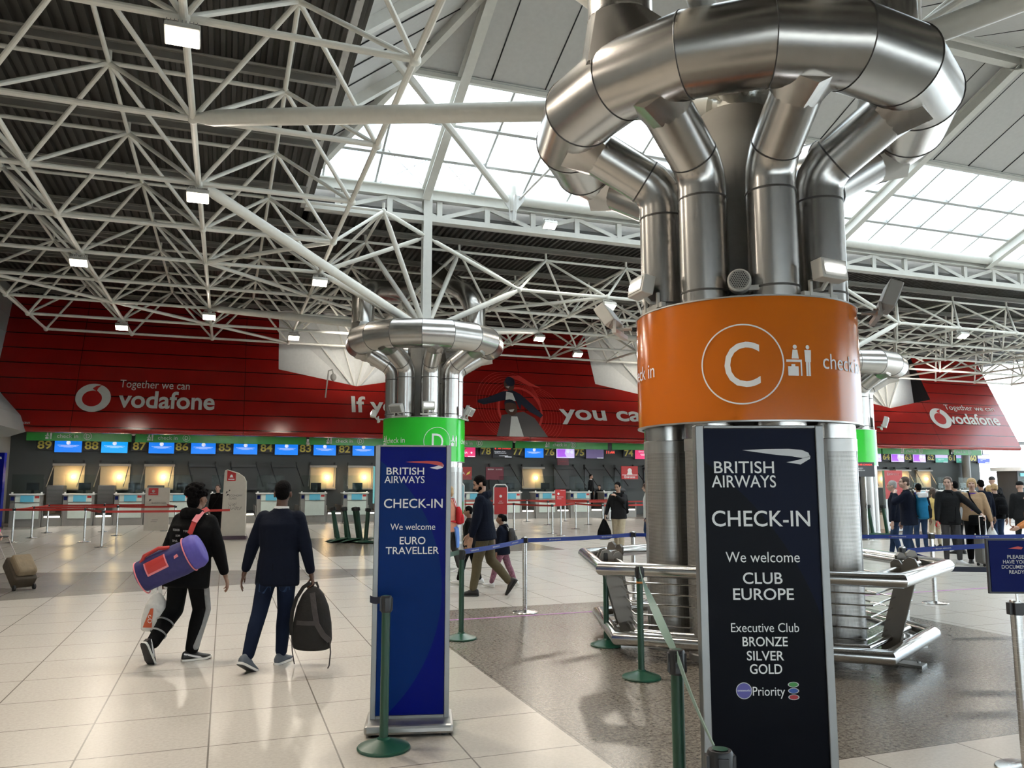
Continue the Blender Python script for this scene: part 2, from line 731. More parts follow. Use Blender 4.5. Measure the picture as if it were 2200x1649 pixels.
lp = MB()                  # dark joints between the panels, bars along the slope
for k in range(0, 30):
    v = VE + 1.26 + 1.5 * k
    if v < VR - 1:
        for uu, du in ((UG, 1), (ug2, -1)):
            if v > vhip(UG) + 0.1:
                vtop = max(v, VLH)
                if v >= VLH:
                    lp.bar((v, uu, zf(UG) - 0.012), (v, UR + 0.05 * du, ZR - 0.012), 0.03, 0.02)
for k in range(1, 16):
    u = UN + k * (UE - UN) / 16
    ap = min(abs(u - UN), abs(u - UE)) / 7.5
    lp.bar((VE + 0.02, u, ZB - 0.01), (VE + (VLH - VE) * ap, u, ZB + (ZR - ZB) * ap - 0.01), 0.03, 0.02)
for e in (UE, UN):
    lp.bar((VE - 0.02, e - (0.55 if e > UR else -0.55), ZB + 0.02), (VLH - 0.3, UR + (0.1 if e > UR else -0.1), ZR - 0.12), 0.5, 0.03, (1, 0, -1.0))
o = lp.build('panel_joint', MATS['rubber_black'], lo, smooth=0)

raf = MB()
rafters = [5.26 + 7.5 * k for k in range(0, 6)]
for v in rafters:
    for sg in (1, -1):
        e = UE if sg > 0 else UN
        lo_ = max(v, VLH)
        t = 1.0 if v >= VLH else (v - VE) / (VLH - VE)
        p0 = Vector((v, e, ZB - 0.05))
        p1 = Vector((v, e + (UR - e) * t, ZB + (ZR - ZB) * t - 0.05))
        d = (p1 - p0)
        nrm = Vector((0, -TS * sg, -1)).normalized()
        up = Vector((0, sg * TS, 1)).normalized()
        raf.bar(p0 - up * 0.03, p1 - up * 0.03, 0.24, 0.03, up)
        raf.bar(p0 - up * 0.20, p1 - up * 0.20, 0.04, 0.34, up)
        raf.bar(p0 - up * 0.38, p1 - up * 0.38, 0.24, 0.03, up)
# hip beams of the left end and two beams on its face
for e in (UE, UN):
    raf.bar((VE, e, ZB - 0.15), (VLH, UR, ZR - 0.15), 0.16, 0.26)
for f in (0.25, 0.5, 0.75):
    u = UN + (UE - UN) * f
    ap = min(abs(u - UN), abs(u - UE)) / 7.5
    up = Vector((-1, 0, 1)).normalized()
    p0, p1 = Vector((VE, u, ZB - 0.1)), Vector((VE + (VLH - VE) * ap, u, ZB + (ZR - ZB) * ap - 0.1))
    raf.bar(p0, p1, 0.24, 0.3, up)
raf.bar((VLH, UR, ZR - 0.2), (VR, UR, ZR - 0.2), 0.25, 0.35)
# transition beam between glass and panels
for uu in (UG, ug2):
    raf.bar((vhip(UG), uu, zf(UG) - 0.10), (VR, uu, zf(UG) - 0.10), 0.12, 0.16)
o = raf.build('rafter', MATS['beam_paint'], lo, smooth=0)

# glazing: window frames and panes of the far and near slopes
mat('mullion_paint', (0.52, 0.53, 0.52), 0.45, 0.2)


def window(name, e, g):
    fr = MB()
    up = Vector((0, TS if e > UR else -TS, 1)).normalized()
    rows = [0.0, 0.30, 0.62, 1.0]
    vlo, vhi = VE, VR
    for k in range(0, 32):
        v = VE + 0.46 + 1.5 * k
        if v > VR:
            break
        t1 = 1.0
        hp = (v - VE) / (VLH - VE) * 7.5 / abs(e - g)
        t1 = min(1.0, hp)
        p0 = Vector((v, e, ZB))
        p1 = Vector((v, e + (g - e) * t1, ZB + abs(g - e) * TS * t1))
        fr.bar(p0, p1, 0.06, 0.12, up)
    for i, t in enumerate(rows):
        uu = e + (g - e) * t
        zz = ZB + abs(g - e) * TS * t
        va = VE + (abs(e - uu) / 7.5) * (VLH - VE)
        fr.bar((va, uu, zz - 0.03), (VR, uu, zz - 0.03), 0.10, 0.12, up)
    f = fr.build(name, MATS['mullion_paint'], smooth=0)
    f.rotation_euler = (0, 0, TH)
    f['kind'] = 'structure'
    pa = MB()
    for i in range(3):
        t0, t1 = rows[i], rows[i + 1]
        ua, ub = e + (g - e) * t0, e + (g - e) * t1
        za, zb = ZB + abs(g - e) * TS * t0, ZB + abs(g - e) * TS * t1
        va, vb = VE + abs(e - ua) / 7.5 * (VLH - VE), VE + abs(e - ub) / 7.5 * (VLH - VE)
        pa.add([(va, ua, za + 0.03), (VR, ua, za + 0.03), (VR, ub, zb + 0.03), (vb, ub, zb + 0.03)], [(0, 1, 2, 3)])
    pa.build('pane', MATS['clear_glass'], f, smooth=0)
    return f


w1 = window('window_1', UE, UG)
w1['label'] = 'bright sloping roof glazing on the far side of the lantern'
w2 = window('window_2', UN, ug2)
w2['label'] = 'sloping roof glazing on the near side of the lantern'

# edge trusses of the opening (far and near): top chord, bottom chord, posts, diagonals
for nm, ue, lab in (('lantern_truss', UE, 'white painted edge truss below the roof glazing'), ('lantern_truss', UN, 'white edge truss along the near side of the roof opening')):
    tr = thing(nm, lab, 'truss', (0, 0, 0), TH)
    tr['kind'] = 'structure'
    a = MB()
    a.cbox(((VE + VR) / 2, ue, ZB - 0.08), (VR - VE, 0.26, 0.03))
    a.cbox(((VE + VR) / 2, ue, ZB - 0.22), (VR - VE, 0.05, 0.30))
    a.cbox(((VE + VR) / 2, ue, ZB - 0.37), (VR - VE, 0.26, 0.03))
    a.build('top_chord', MATS['beam_paint'], tr, smooth=0)
    tb = MB().tube([(7.9, ue - 0.25, ZB - 0.12), (VR, ue - 0.25, ZB - 0.12)], 0.16, 14)
    tb.build('edge_tube', MATS['beam_paint'], tr)
    a = MB()
    a.cbox(((VE + VR) / 2, ue, ZD - 0.02), (VR - VE, 0.24, 0.16))
    a.build('bottom_chord', MATS['beam_paint'], tr, smooth=0)
    k = 0
    v = VE + 0.9
    while v < VR:
        MB().cbox((v, ue, (ZB - 0.4 + ZD) / 2), (0.16, 0.12, ZB - ZD - 0.4)).build('post', MATS['beam_paint'], tr, smooth=0)
        if v + 1.5 < VR:
            p0, p1 = ((v, ue, ZD + 0.05), (v + 1.5, ue, ZB - 0.4))
            if k % 2:
                p0, p1 = ((v, ue, ZB - 0.4), (v + 1.5, ue, ZD + 0.05))
            MB().bar(p0, p1, 0.09, 0.12).build('diagonal', MATS['beam_paint'], tr, smooth=0)
        v += 1.5
        k += 1

# hanging gusset on the far truss with the long vertical tube, its raking tube and tie rods
gu = thing('roof_hanger', 'white fin-shaped hanger plate with tubes below the roof glazing', 'hanger', H(7.9, 22.0, 0) * 0, TH)
gu['kind'] = 'structure'
gp = (7.9, 21.9)
MB().prism([(-0.34, 10.25), (-0.40, 10.42), (0.40, 10.42), (0.34, 10.25), (0.12, 9.95), (0.09, 9.62), (-0.09, 9.62), (-0.12, 9.95)], -0.03, 0.03, Matrix.Translation((gp[0], gp[1], 0))).build('gusset_plate', MATS['white_paint'], gu, smooth=0)
MB().prism([(-0.08, 9.58), (-0.28, 10.35), (0.28, 10.35), (0.08, 9.58)], -0.03, 0.03, Matrix.Translation((gp[0], gp[1], 0)) @ Matrix.Rotation(R(90), 4, 'Z')).build('gusset_plate', MATS['white_paint'], gu, smooth=0)
MB().tube([(gp[0], gp[1], 9.9), (gp[0], gp[1], 14.0)], 0.11, 14).build('vertical_tube', MATS['beam_paint'], gu)
MB().tube([(gp[0] - 0.2, gp[1], 10.25), (2.6, 16.4, 11.6)], 0.10, 12).build('raking_tube', MATS['beam_paint'], gu)
MB().tube([(gp[0] + 0.2, gp[1], 10.3), (9.6, 18.5, 12.0)], 0.035, 8).build('tie_rod', MATS['steel'], gu)
for v in (5.26, 6.76, 12.76, 14.26):
    MB().tube([(v - 1.4, UE, ZB - 0.02), (v, UE - 1.3, ZB + 1.3 * TS - 0.05)], 0.012, 6).build('tie_rod', MATS['steel'], gu)
    MB().tube([(v, UE, ZB - 0.02), (v - 1.4, UE - 1.3, ZB + 1.3 * TS - 0.05)], 0.012, 6).build('tie_rod', MATS['steel'], gu)

# ------------------------------------------------------------------ space frame
sf = thing('space_frame', 'white tubular steel space frame hanging below the dark roof deck', 'roof frame', (0, 0, 0), TH)
sf['kind'] = 'structure'
MMAX = 16


def LN(n, m):
    return Vector((V0 + m * S, U0 + n * S, ZL))


def UNODE(n, m):
    return Vector((V0 + (m + 0.5) * S, U0 + (n + 0.5) * S, ZU))


def has_l(n, m):
    if not (-3 <= n <= 8 and -5 <= m <= MMAX):
        return False
    if n == 8 and m < -2 or n == 7 and m < -2 or (m < -2 and n > 4):
        return False
    if (n - 4) % 5 == 0 and (m - 2) % 5 == 0:
        return False                      # a tree column stands here
    return m <= 1 or n >= 4 or n <= -1


def has_u(n, m):
    if not (-3 <= n <= 7 and -5 <= m < MMAX):
        return False
    if m < -3 and n > 3:
        return False
    return m <= 0 or n >= 4 or n <= -2 or (n, m) == (3, 1)


tubes = {'lower_chord': [], 'upper_chord': [], 'diagonal_strut': [], 'deck_post': [], 'ball_node': []}
for n in range(-3, 9):
    for m in range(-5, MMAX + 1):
        if has_l(n, m):
            for dn, dm in ((1, 0), (0, 1)):
                if has_l(n + dn, m + dm):
                    tubes['lower_chord'].append((LN(n, m), LN(n + dn, m + dm), 0.052))
            tubes['ball_node'].append((LN(n, m), 0.095))
        if has_u(n, m):
            for dn, dm in ((1, 0), (0, 1)):
                if has_u(n + dn, m + dm):
                    tubes['upper_chord'].append((UNODE(n, m), UNODE(n + dn, m + dm), 0.042))
            tubes['deck_post'].append((UNODE(n, m), UNODE(n, m) + Vector((0, 0, ZD - 0.2 - ZU)), 0.04))
            tubes['ball_node'].append((UNODE(n, m), 0.075))
            for dn in (0, 1):
                for dm in (0, 1):
                    if has_l(n + dn, m + dm):
                        tubes['diagonal_strut'].append((UNODE(n, m), LN(n + dn, m + dm), 0.042))
for a, b in (((5, -2), (6, -1)), ((6, -1), (7, 0)), ((7, 0), (8, 1)), ((4, 0), (5, 1)), ((4, 0), (3, 1)), ((5, 3), (4, 4)), ((5, 1), (6, 2)), ((6, 2), (5, 3)), ((5, 6), (6, 7)), ((6, 7), (5, 8))):
    if has_l(*a) and has_l(*b):
        tubes['lower_chord'].append((LN(*a), LN(*b), 0.055))

camp = Vector((0, 0, 1.7))


def sees(p):
    w = HALL @ p - camp
    f = w.y * math.cos(R(7.14)) + w.z * math.sin(R(7.14))
    up = -w.y * math.sin(R(7.14)) + w.z * math.cos(R(7.14))
    if f < 1:
        return 0
    x, y = 1100 + 1702 * w.x / f, 824 - 1702 * up / f
    return 1702 / f if -60 < x < 2260 and -60 < y < 1649 else 0


_cyl = MB().tube([(0, 0, 0), (0, 0, 1)], 1.0, 10)


def tube_between(name, p0, p1, r, parent, m, cache={}):
    key = (name, round((p1 - p0).length, 3), r)
    if key not in cache:
        b = MB().tube([(0, 0, 0), (0, 0, (p1 - p0).length)], r, 10)
        o = b.build(name, m, parent)
        cache[key] = o.data
    else:
        o = bpy.data.objects.new(name, cache[key])
        COL.objects.link(o)
        o.parent = parent
    o.location = p0
    o.rotation_mode = 'QUATERNION'
    o.rotation_quaternion = (p1 - p0).to_track_quat('Z', 'Y')
    return o


FP = MATS['frame_paint']
for name, L in tubes.items():
    if name == 'ball_node':
        L.sort(key=lambda q: -sees(q[0]) * q[1])
        big, rest = L[:100], L[100:]
        d = {}
        for p, r in big:
            if r not in d:
                o = MB().ell((0, 0, 0), (r, r, r), 10, 7).build(name, FP, sf, 60)
                d[r] = o.data
            else:
                o = bpy.data.objects.new(name, d[r])
                COL.objects.link(o)
                o.parent = sf
            o.location = p
        mb = MB()
        for p, r in rest:
            mb.ell(p, (r, r, r), 6, 5)
        mb.build(name, FP, sf, 60, kind='stuff')
        continue
    L.sort(key=lambda q: -max(sees(q[0]), sees(q[1]), sees((q[0] + q[1]) / 2)) * q[2])
    for p0, p1, r in L[:100]:
        tube_between(name, p0, p1, r, sf, FP)
    mb = MB()
    for p0, p1, r in L[100:]:
        mb.tube([p0, p1], r, 6)
    mb.build(name, FP, sf, kind='stuff')

# ------------------------------------------------------------------ red fascia with the white support fans, back wall, left wall
def fu(z):
    return 34.0 + (z - 4.3) * (2.3 / 4.9)


def fascia_pt(v, z, out=0.0):
    return Vector((v, fu(z) - out, z))


def fascia_material():
    m = mat('fascia_red', (0.30, 0.012, 0.009), 0.24, 0.0, noise=(1.2, 0.12), spec=0.5)
    t = m.node_tree
    b = t.nodes['Principled BSDF']
    tc = t.nodes.new('ShaderNodeTexCoord')
    sp = t.nodes.new('ShaderNodeSeparateXYZ')
    t.links.new(tc.outputs['Object'], sp.inputs[0])

    def line(sock, off, pitch, w):
        a = t.nodes.new('ShaderNodeMath'); a.operation = 'SUBTRACT'; a.inputs[1].default_value = off
        t.links.new(sock, a.inputs[0])
        d = t.nodes.new('ShaderNodeMath'); d.operation = 'DIVIDE'; d.inputs[1].default_value = pitch
        t.links.new(a.outputs[0], d.inputs[0])
        f = t.nodes.new('ShaderNodeMath'); f.operation = 'FRACT'
        t.links.new(d.outputs[0], f.inputs[0])
        l = t.nodes.new('ShaderNodeMath'); l.operation = 'LESS_THAN'; l.inputs[1].default_value = w / pitch
        t.links.new(f.outputs[0], l.inputs[0])
        return l.outputs[0]
    h = line(sp.outputs['Z'], 4.43, 0.632, 0.035)
    v = line(sp.outputs['X'], 0.6, 6.2, 0.015)
    mx = t.nodes.new('ShaderNodeMath'); mx.operation = 'MAXIMUM'
    t.links.new(h, mx.inputs[0]); t.links.new(v, mx.inputs[1])
    src = b.inputs['Base Color'].links[0].from_socket
    mm = t.nodes.new('ShaderNodeMix'); mm.data_type = 'RGBA'
    mm.inputs['B'].default_value = (0.02, 0.002, 0.002, 1)
    t.links.new(mx.outputs[0], mm.inputs['Factor'])
    t.links.new(src, mm.inputs['A'])
    t.links.new(mm.outputs['Result'], b.inputs['Base Color'])
    return m


VF0, VF1 = -9.2, 43.9
ZT = 9.35
fa = MB()
NOT = [5.26, 20.26, 35.26]
HW = 3.3


def fq(pts):
    fa.add([fascia_pt(v, z) for v, z in pts], [list(range(len(pts)))])


ZA, ZS = 5.92, 6.55
edges = [VF0]
for c in NOT:
    edges += [c - HW, c + HW]
edges.append(VF1)
fq([(VF0, 3.75), (VF1, 3.75), (VF1, ZA), (VF0, ZA)])
for i in range(0, len(edges), 2):
    fq([(edges[i], ZA), (edges[i + 1], ZA), (edges[i + 1], ZS), (edges[i], ZS)])
    fq([(edges[i], ZS), (edges[i + 1], ZS), (edges[i + 1], ZT), (edges[i], ZT)])
for c in NOT:
    fq([(c - HW, ZA), (c, ZA), (c - HW, ZS)])
    fq([(c, ZA), (c + HW, ZA), (c + HW, ZS)])
# rolled lower lip and soffit
prof = [(fu(3.75), 3.75)]
for a in range(1, 7):
    w = a * PI / 12
    prof.append((fu(3.75) + 0.13 - 0.13 * math.cos(w), 3.75 - 0.14 * math.sin(w)))
prof += [(fu(3.75) + 0.5, 3.61), (fu(3.75) + 0.5, 4.05)]
for i in range(len(prof) - 1):
    (ua, za), (ub, zb) = prof[i], prof[i + 1]
    fa.add([(VF0, ua, za), (VF1, ua, za), (VF1, ub, zb), (VF0, ub, zb)], [(0, 1, 2, 3)])
# right-hand end closed
fa.add([(VF1, fu(3.75), 3.75), (VF1, 36.6, 3.75), (VF1, 36.6, ZT), (VF1, fu(ZT), ZT)], [(0, 1, 2, 3)])
fas = fa.build('wall_back', fascia_material(), smooth=30)
fas.rotation_euler = (0, 0, TH)
fas['kind'] = 'structure'
fas['label'] = 'long dark red leaning wall panel with white advertising above the check-in desks'

mat('dark_wall', (0.055, 0.062, 0.060), 0.55, noise=(0.8, 0.12))
mat('soffit_dark', (0.03, 0.03, 0.03), 0.6)
bw = MB().box(-9.5, 47.5, 39.605, 39.9, 0, 4.2)
for _n, _b, _l in (('ceiling_soffit', (-9.5, 47.5, 34.2, 39.6, 4.10, 4.15), 'dark soffit over the check-in desks'), ('wall_upper', (-9.5, 43.8, 37.2, 37.4, 4.16, 9.6), 'dark wall behind the red fascia')):
    _o = MB().box(*_b).build(_n, MATS['dark_wall'], smooth=0)
    _o.rotation_euler = (0, 0, TH)
    _o['kind'] = 'structure'
    _o['label'] = _l
o = bw.build('wall_rear', MATS['dark_wall'], smooth=0)
o.rotation_euler = (0, 0, TH)
o['kind'] = 'structure'
o['label'] = 'dark grey wall behind the row of check-in desks'

# white folded fans that carry the roof where the red wall is notched
for c in NOT:
    fn = MB()
    apex = Vector((c, 35.0, 5.75))
    top = []
    for i in range(9):
        x = -3.7 + 7.4 * i / 8
        y = 36.9 if i % 2 == 0 else 36.1
        top.append(Vector((c + x, y, 9.4)))
    low0, low1 = Vector((c - 3.7, 36.6, 6.3)), Vector((c + 3.7, 36.6, 6.3))
    ring = [low0] + top + [low1]
    for i in range(len(ring) - 1):
        fn.add([apex, ring[i], ring[i + 1]], [(0, 1, 2)])
    o = fn.build('roof_fan', MATS['white_paint'], smooth=0)
    o.rotation_euler = (0, 0, TH)
    rb = MB()
    for p in ring[::2]:
        rb.tube([apex + Vector((0, -0.05, 0)), p + Vector((0, -0.12, 0))], 0.035, 6)
    rb.build('rib', MATS['frame_paint'], o)
    tag(o, {5.26: 'white folded fan in the notch of the red wall behind the green column',
            20.26: 'white folded fan in the red wall just left of the orange sign band',
            35.26: 'white folded fan low in the red wall right of the orange sign band'}[c], 'roof support', kind='structure')
for c in NOT:
    _l = area_light('fan_fill_light', H(30.2, c, 7.2), (R(180 - 85), 0, TH), 3.2, 0.6, 26, (1, 0.93, 0.82))  # fill light added in mid-air to brighten the white fan, no fixture there
    _l.data.spread = R(75)
mat('opening_black', (0.012, 0.012, 0.012), 0.8)

# left wall: grey panels with a bulging lower bulkhead
mat('wall_grey', (0.30, 0.31, 0.30), 0.5, noise=(1.0, 0.08))
lw = MB().box(-9.0, -8.35, -12, 36.6, 4.6, 9.5)
lw.prism([(-8.35, 5.5), (-7.85, 4.9), (-7.25, 4.2), (-7.05, 3.6), (-7.6, 3.4), (-8.75, 3.4)], 14, 33.8)
lw.box(-9.0, -8.8, -12, 39.6, 0, 4.6)
for z in (6.2, 6.9, 7.6, 8.3, 9.0):
    lw.box(-8.36, -8.335, -12, 36.6, z, z + 0.025)
o = lw.build('wall_left', MATS['wall_grey'], smooth=20)
o.rotation_euler = (0, 0, TH)
o['kind'] = 'structure'
o['label'] = 'grey panelled side wall at the left end of the red wall'

# right end of the hall: tall glass with pale frames, and the entrance glass behind the camera
mat('window_frame', (0.70, 0.72, 0.72), 0.4)


def glass_end(name, along_u, fixed, a0, a1, z0, z1, step, lab):
    f = MB()
    p = MB()

    def P(a, z):
        return (fixed, a, z) if along_u else (a, fixed, z)
    a = a0
    while a <= a1 + 0.01:
        f.bar(P(a, z0), P(a, z1), 0.09, 0.14, (1, 0, 0) if along_u else (0, 1, 0))
        a += step
    z = z0
    while z <= z1 + 0.01:
        f.bar(P(a0, z), P(a1, z), 0.09, 0.08)
        z += (z1 - z0) / 4
    p.add([P(a0, z0), P(a1, z0), P(a1, z1), P(a0, z1)], [(0, 1, 2, 3)])
    o = f.build(name, MATS['window_frame'], smooth=0)
    o.rotation_euler = (0, 0, TH)
    o['kind'] = 'structure'
    o['label'] = lab
    p.build('pane', MATS['clear_glass'], o, smooth=0)
    return o


glass_end('window_3', True, 50.0, -11.5, 60, 0.1, 9.4, 3.0, 'tall bright glass wall at the far right of the hall')
glass_end('window_4', False, -12.0, -9, 50, 0.1, 3.3, 3.0, 'entrance glass wall of the hall')
o = MB().box(-9, 50, -12.2, -11.9, 3.3, 9.6).build('wall_front', MATS['wall_grey'], smooth=0)
o.rotation_euler = (0, 0, TH)
o['kind'] = 'structure'
o['label'] = 'grey wall above the entrance glass'
# ------------------------------------------------------------------ ventilation columns
def perforated_mat():
    m = steel_mat('perforated_steel', (0.50, 0.48, 0.45), 0.40, (1, 1, 8))
    t = m.node_tree
    b = t.nodes['Principled BSDF']
    tc = t.nodes.new('ShaderNodeTexCoord')
    sp = t.nodes.new('ShaderNodeSeparateXYZ')
    t.links.new(tc.outputs['Object'], sp.inputs[0])

    def mth(op, a, c=None):
        n = t.nodes.new('ShaderNodeMath')
        n.operation = op
        for i, q in enumerate((a, c)):
            if q is None:
                continue
            if isinstance(q, (int, float)):
                n.inputs[i].default_value = q
            else:
                t.links.new(q, n.inputs[i])
        return n.outputs[0]
    ang = mth('MULTIPLY', mth('ARCTAN2', sp.outputs['Y'], sp.outputs['X']), 0.25)

    def cell(s, p):
        f = mth('FRACT', mth('DIVIDE', s, p))
        return mth('ABSOLUTE', mth('SUBTRACT', f, 0.5))
    d = mth('MAXIMUM', cell(ang, 0.0123), cell(sp.outputs['Z'], 0.0123))
    hole = mth('LESS_THAN', d, 0.27)
    src = b.inputs['Base Color'].links[0].from_socket
    mm = t.nodes.new('ShaderNodeMix')
    mm.data_type = 'RGBA'
    mm.inputs['B'].default_value = (0.05, 0.045, 0.04, 1)
    t.links.new(hole, mm.inputs['Factor'])
    t.links.new(src, mm.inputs['A'])
    t.links.new(mm.outputs['Result'], b.inputs['Base Color'])
    t.links.new(mth('SUBTRACT', 1.0, hole), b.inputs['Metallic'])
    return m


perforated_mat()
steel_mat('duct_steel', (0.54, 0.515, 0.485), 0.25, (2, 2, 2), 0.03)
mat('seam_dark', (0.10, 0.095, 0.09), 0.45, 0.6)
mat('concrete', (0.36, 0.34, 0.30), 0.75, noise=(3, 0.18), bump=(12, 0.2))
mat('band_orange', (0.60, 0.145, 0.010), 0.16, noise=(1, 0.03), spec=0.3)
mat('band_green', (0.035, 0.62, 0.04), 0.18, noise=(1, 0.03), spec=0.3)
RB = 1.17          # band radius
RP = 0.885          # ring of upright pipes
RD = 1.85          # big ring duct
RR = 0.40
ZRD = 5.70


def on_band(az0):
    """flat lettering -> wrapped on the band; az0 = azimuth (from +Y, clockwise) of x = 0, text reads from outside"""
    def fn(x, y, r=RB + 0.006):
        a = az0 - x / RB
        return Vector((r * math.sin(a), r * math.cos(a), y))
    return fn


def sub_text(data, w=0.05):
    """keep faces short so that they follow a curve: split a flat 2d mesh along x"""
    vs, fs = data
    bm = bmesh.new()
    bv = [bm.verts.new((a, b, 0)) for a, b in vs]
    for f in fs:
        try:
            bm.faces.new([bv[i] for i in f])
        except ValueError:
            pass
    xs = [a for a, b in vs]
    x = min(xs) + w
    while x < max(xs):
        bmesh.ops.bisect_plane(bm, geom=list(bm.verts) + list(bm.edges) + list(bm.faces), plane_co=(x, 0, 0), plane_no=(1, 0, 0))
        x += w
    bm.verts.index_update()
    out = ([(v.co.x, v.co.y) for v in bm.verts], [[v.index for v in f.verts] for f in bm.faces])
    bm.free()
    return out


def column(name, label, X, Y, band, letter, marks, pipe_off, camaz, risers):
    c = thing(name, label, 'column', (X, Y, 0))
    # central pillar
    MB().lathe([(0.42, 0), (0.42, 5.85), (0.36, 5.86)], 36).build('pillar', MATS['concrete'], c)
    MB().lathe([(0.20, 5.86), (0.20, 6.2), (0.12, 6.35)], 20).build('head_node', MATS['frame_paint'], c)
    # sign band: a hollow drum with thin edges
    b = MB().lathe([(RB - 0.03, 2.30), (RB, 2.30), (RB, 3.50), (RB - 0.03, 3.50)], 96, cap=False)
    b.lathe([(RB - 0.03, 2.30), (RB - 0.03, 3.50)], 96, cap=False)
    bd = b.build('sign_band', band, c, 40)
    rim = MB()
    for z in (2.285, 3.50):
        rim.lathe([(RB - 0.035, z), (RB + 0.008, z), (RB + 0.008, z + 0.015), (RB - 0.035, z + 0.015)], 96, cap=False)
    rim.build('band_rim', MATS['steel_dull'], bd)
    MB().lathe([(RB - 0.035, 2.295), (0.45, 2.297)], 64, cap=False).build('underside', MATS['black_plastic'], bd)
    for kind, off in marks:
        az = camaz - R(off)
        fn = on_band(az)
        if kind == 'circle':
            l = MB()
            flat2d(l, ring2d(0, 2.84, 0.378, 0.392, 72), fn)
            l.build('letter_circle', MATS['letter_white'], bd, 0)
            l = MB()
            d = text2d(letter, -0.165, 0.165, 2.62, 0.43)
            flat2d(l, sub_text(d, 0.04), fn)
            l.build('letter', MATS['letter_white'], bd, 0)
        elif kind == 'picto':
            l = MB()
            for d in pict2d(-0.13, 2.72, 0.30):
                flat2d(l, sub_text(d), fn)
            l.build('pictogram', MATS['letter_white'], bd, 0)
        else:
            l = MB()
            flat2d(l, sub_text(text2d('check in', -0.34, 0.34, 2.80, 0.15), 0.04), fn)
            l.build('lettering', MATS['letter_white'], bd, 0)
    # eight pipes
    for k in range(8):
        az = pipe_off + k * PI / 4
        dx, dy = math.sin(az), math.cos(az)
        p = Vector((dx * RP, dy * RP, 0))
        top = Vector((dx * 1.62, dy * 1.62, 5.40))
        mid = Vector((dx * RP, dy * RP, 4.80))
        path = [p + Vector((0, 0, 2.12)), mid + Vector((0, 0, -0.04)), mid + Vector((dx * 0.035, dy * 0.035, 0.10)), mid + Vector((dx * 0.14, dy * 0.14, 0.24)), top]
        pi = MB().tube([a - p for a in path], 0.25, 28).build('duct_pipe', MATS['duct_steel'], c, 35)
        pi.location = p
        sm = MB()
        for z in (2.30, 3.62, 4.62):
            sm.lathe([(0.2525, z), (0.255, z + 0.004), (0.255, z + 0.018), (0.2525, z + 0.022)], 28, cap=False)
        d = (path[4] - path[3]).normalized()
        q = path[3] + d * 0.05 - p
        sm.tube([q, q + d * 0.016], 0.254, 28)
        sm.build('pipe_seam', MATS['seam_dark'], pi)
        pf = MB().lathe([(0.25, 0.06), (0.25, 2.02)], 40, cap=False)
        pf.build('perforated_panel', MATS['perforated_steel'], pi)
        cl = MB().lathe([(0.256, 2.02), (0.256, 2.14), (0.245, 2.15)], 32, cap=False)
        cl.lathe([(0.262, 0.0), (0.262, 0.06), (0.25, 0.07)], 32, cap=False)
        for a in (0.3, 0.3 + PI * 0.5, 0.3 + PI, 0.3 + 1.5 * PI):
            M = Matrix.Rotation(a + az, 4, 'Z')
            cl.box(0.247, 0.253, -0.012, 0.012, 0.06, 2.02, M)
        cl.build('collar', MATS['steel_dull'], pi)
        # folded shoe where the pipe runs into the ring duct
        rg = MB()
        t = Vector((-dy, dx, 0))
        ax = (top - path[3]).normalized()
        n = ax.cross(t).normalized()
        base = top - ax * 0.06
        tip = top + ax * 0.26
        r0 = [base + (t * math.cos(2 * PI * i / 16) + n * math.sin(2 * PI * i / 16)) * 0.252 for i in range(16)]
        r1 = []
        for i in range(16):
            w = 2 * PI * i / 16
            s = 1 / max(abs(math.cos(w)) + abs(math.sin(w)) * 1.0, 0.5)
            r1.append(tip + t * math.cos(w) * 0.50 * s + n * math.sin(w) * 0.36 * s)
        rg.rings([r0, r1], True)
        rg.build('shoe', MATS['duct_steel'], c, 25)
    # ring duct of sixteen mitred lengths
    ns = 16
    rd = MB()
    a0 = pipe_off + PI / 16
    vert = [Vector((RD / math.cos(PI / ns) * math.sin(a0 + 2 * PI * k / ns), RD / math.cos(PI / ns) * math.cos(a0 + 2 * PI * k / ns), ZRD)) for k in range(ns)]

    def mitre(k, r):
        v = vert[k % ns]
        d = Vector((v.x, v.y, 0)).normalized()
        return [v + d * (math.cos(2 * PI * i / 36) * r / math.cos(PI / ns)) + Vector((0, 0, math.sin(2 * PI * i / 36) * r)) for i in range(36)]
    for k in range(ns):
        rd.rings([mitre(k, RR), mitre(k + 1, RR)], False)
    ro = rd.build('ring_duct', MATS['duct_steel'], c, 40)
    for k in range(ns):
        MB().tube(mitre(k, RR + 0.002), 0.006, 6, True).build('duct_seam', MATS['seam_dark'], ro)
    # risers that carry the air up into the roof
    for az, bend in risers:
        dx, dy = math.sin(az), math.cos(az)
        p = Vector((dx * RD, dy * RD, ZRD))
        path = [p + Vector((0, 0, 0.62)), p + Vector((0, 0, 1.35))]
        if bend is not None:
            path += [p + Vector((0, 0, 1.5)) + Vector(bend) * 0.15, p + Vector((0, 0, 1.7)) + Vector(bend) * 0.45, p + Vector((0, 0, 2.0)) + Vector(bend) * 3.2]
        else:
            path += [p + Vector((0, 0, 3.4))]
        ri = MB().tube(path, 0.33, 28).build('riser_duct', MATS['duct_steel'], c, 35)
        t = Vector((-dy, dx, 0))
        n = Vector((dx, dy, 0))
        b0 = p + Vector((0, 0, 0.20))
        r0 = []
        r1 = []
        for i in range(24):
            w = 2 * PI * i / 24
            s = 1 / max(abs(math.cos(w)) + abs(math.sin(w)), 0.5)
            r0.append(b0 + t * math.cos(w) * 0.78 * s + n * math.sin(w) * 0.46 * s - Vector((0, 0, 0.12 * abs(math.sin(w)))))
            r1.append(p + Vector((0, 0, 0.66)) + (t * math.cos(w) + n * math.sin(w)) * 0.332)
        MB().rings([r0, r1], True).build('riser_shoe', MATS['duct_steel'], c, 25)
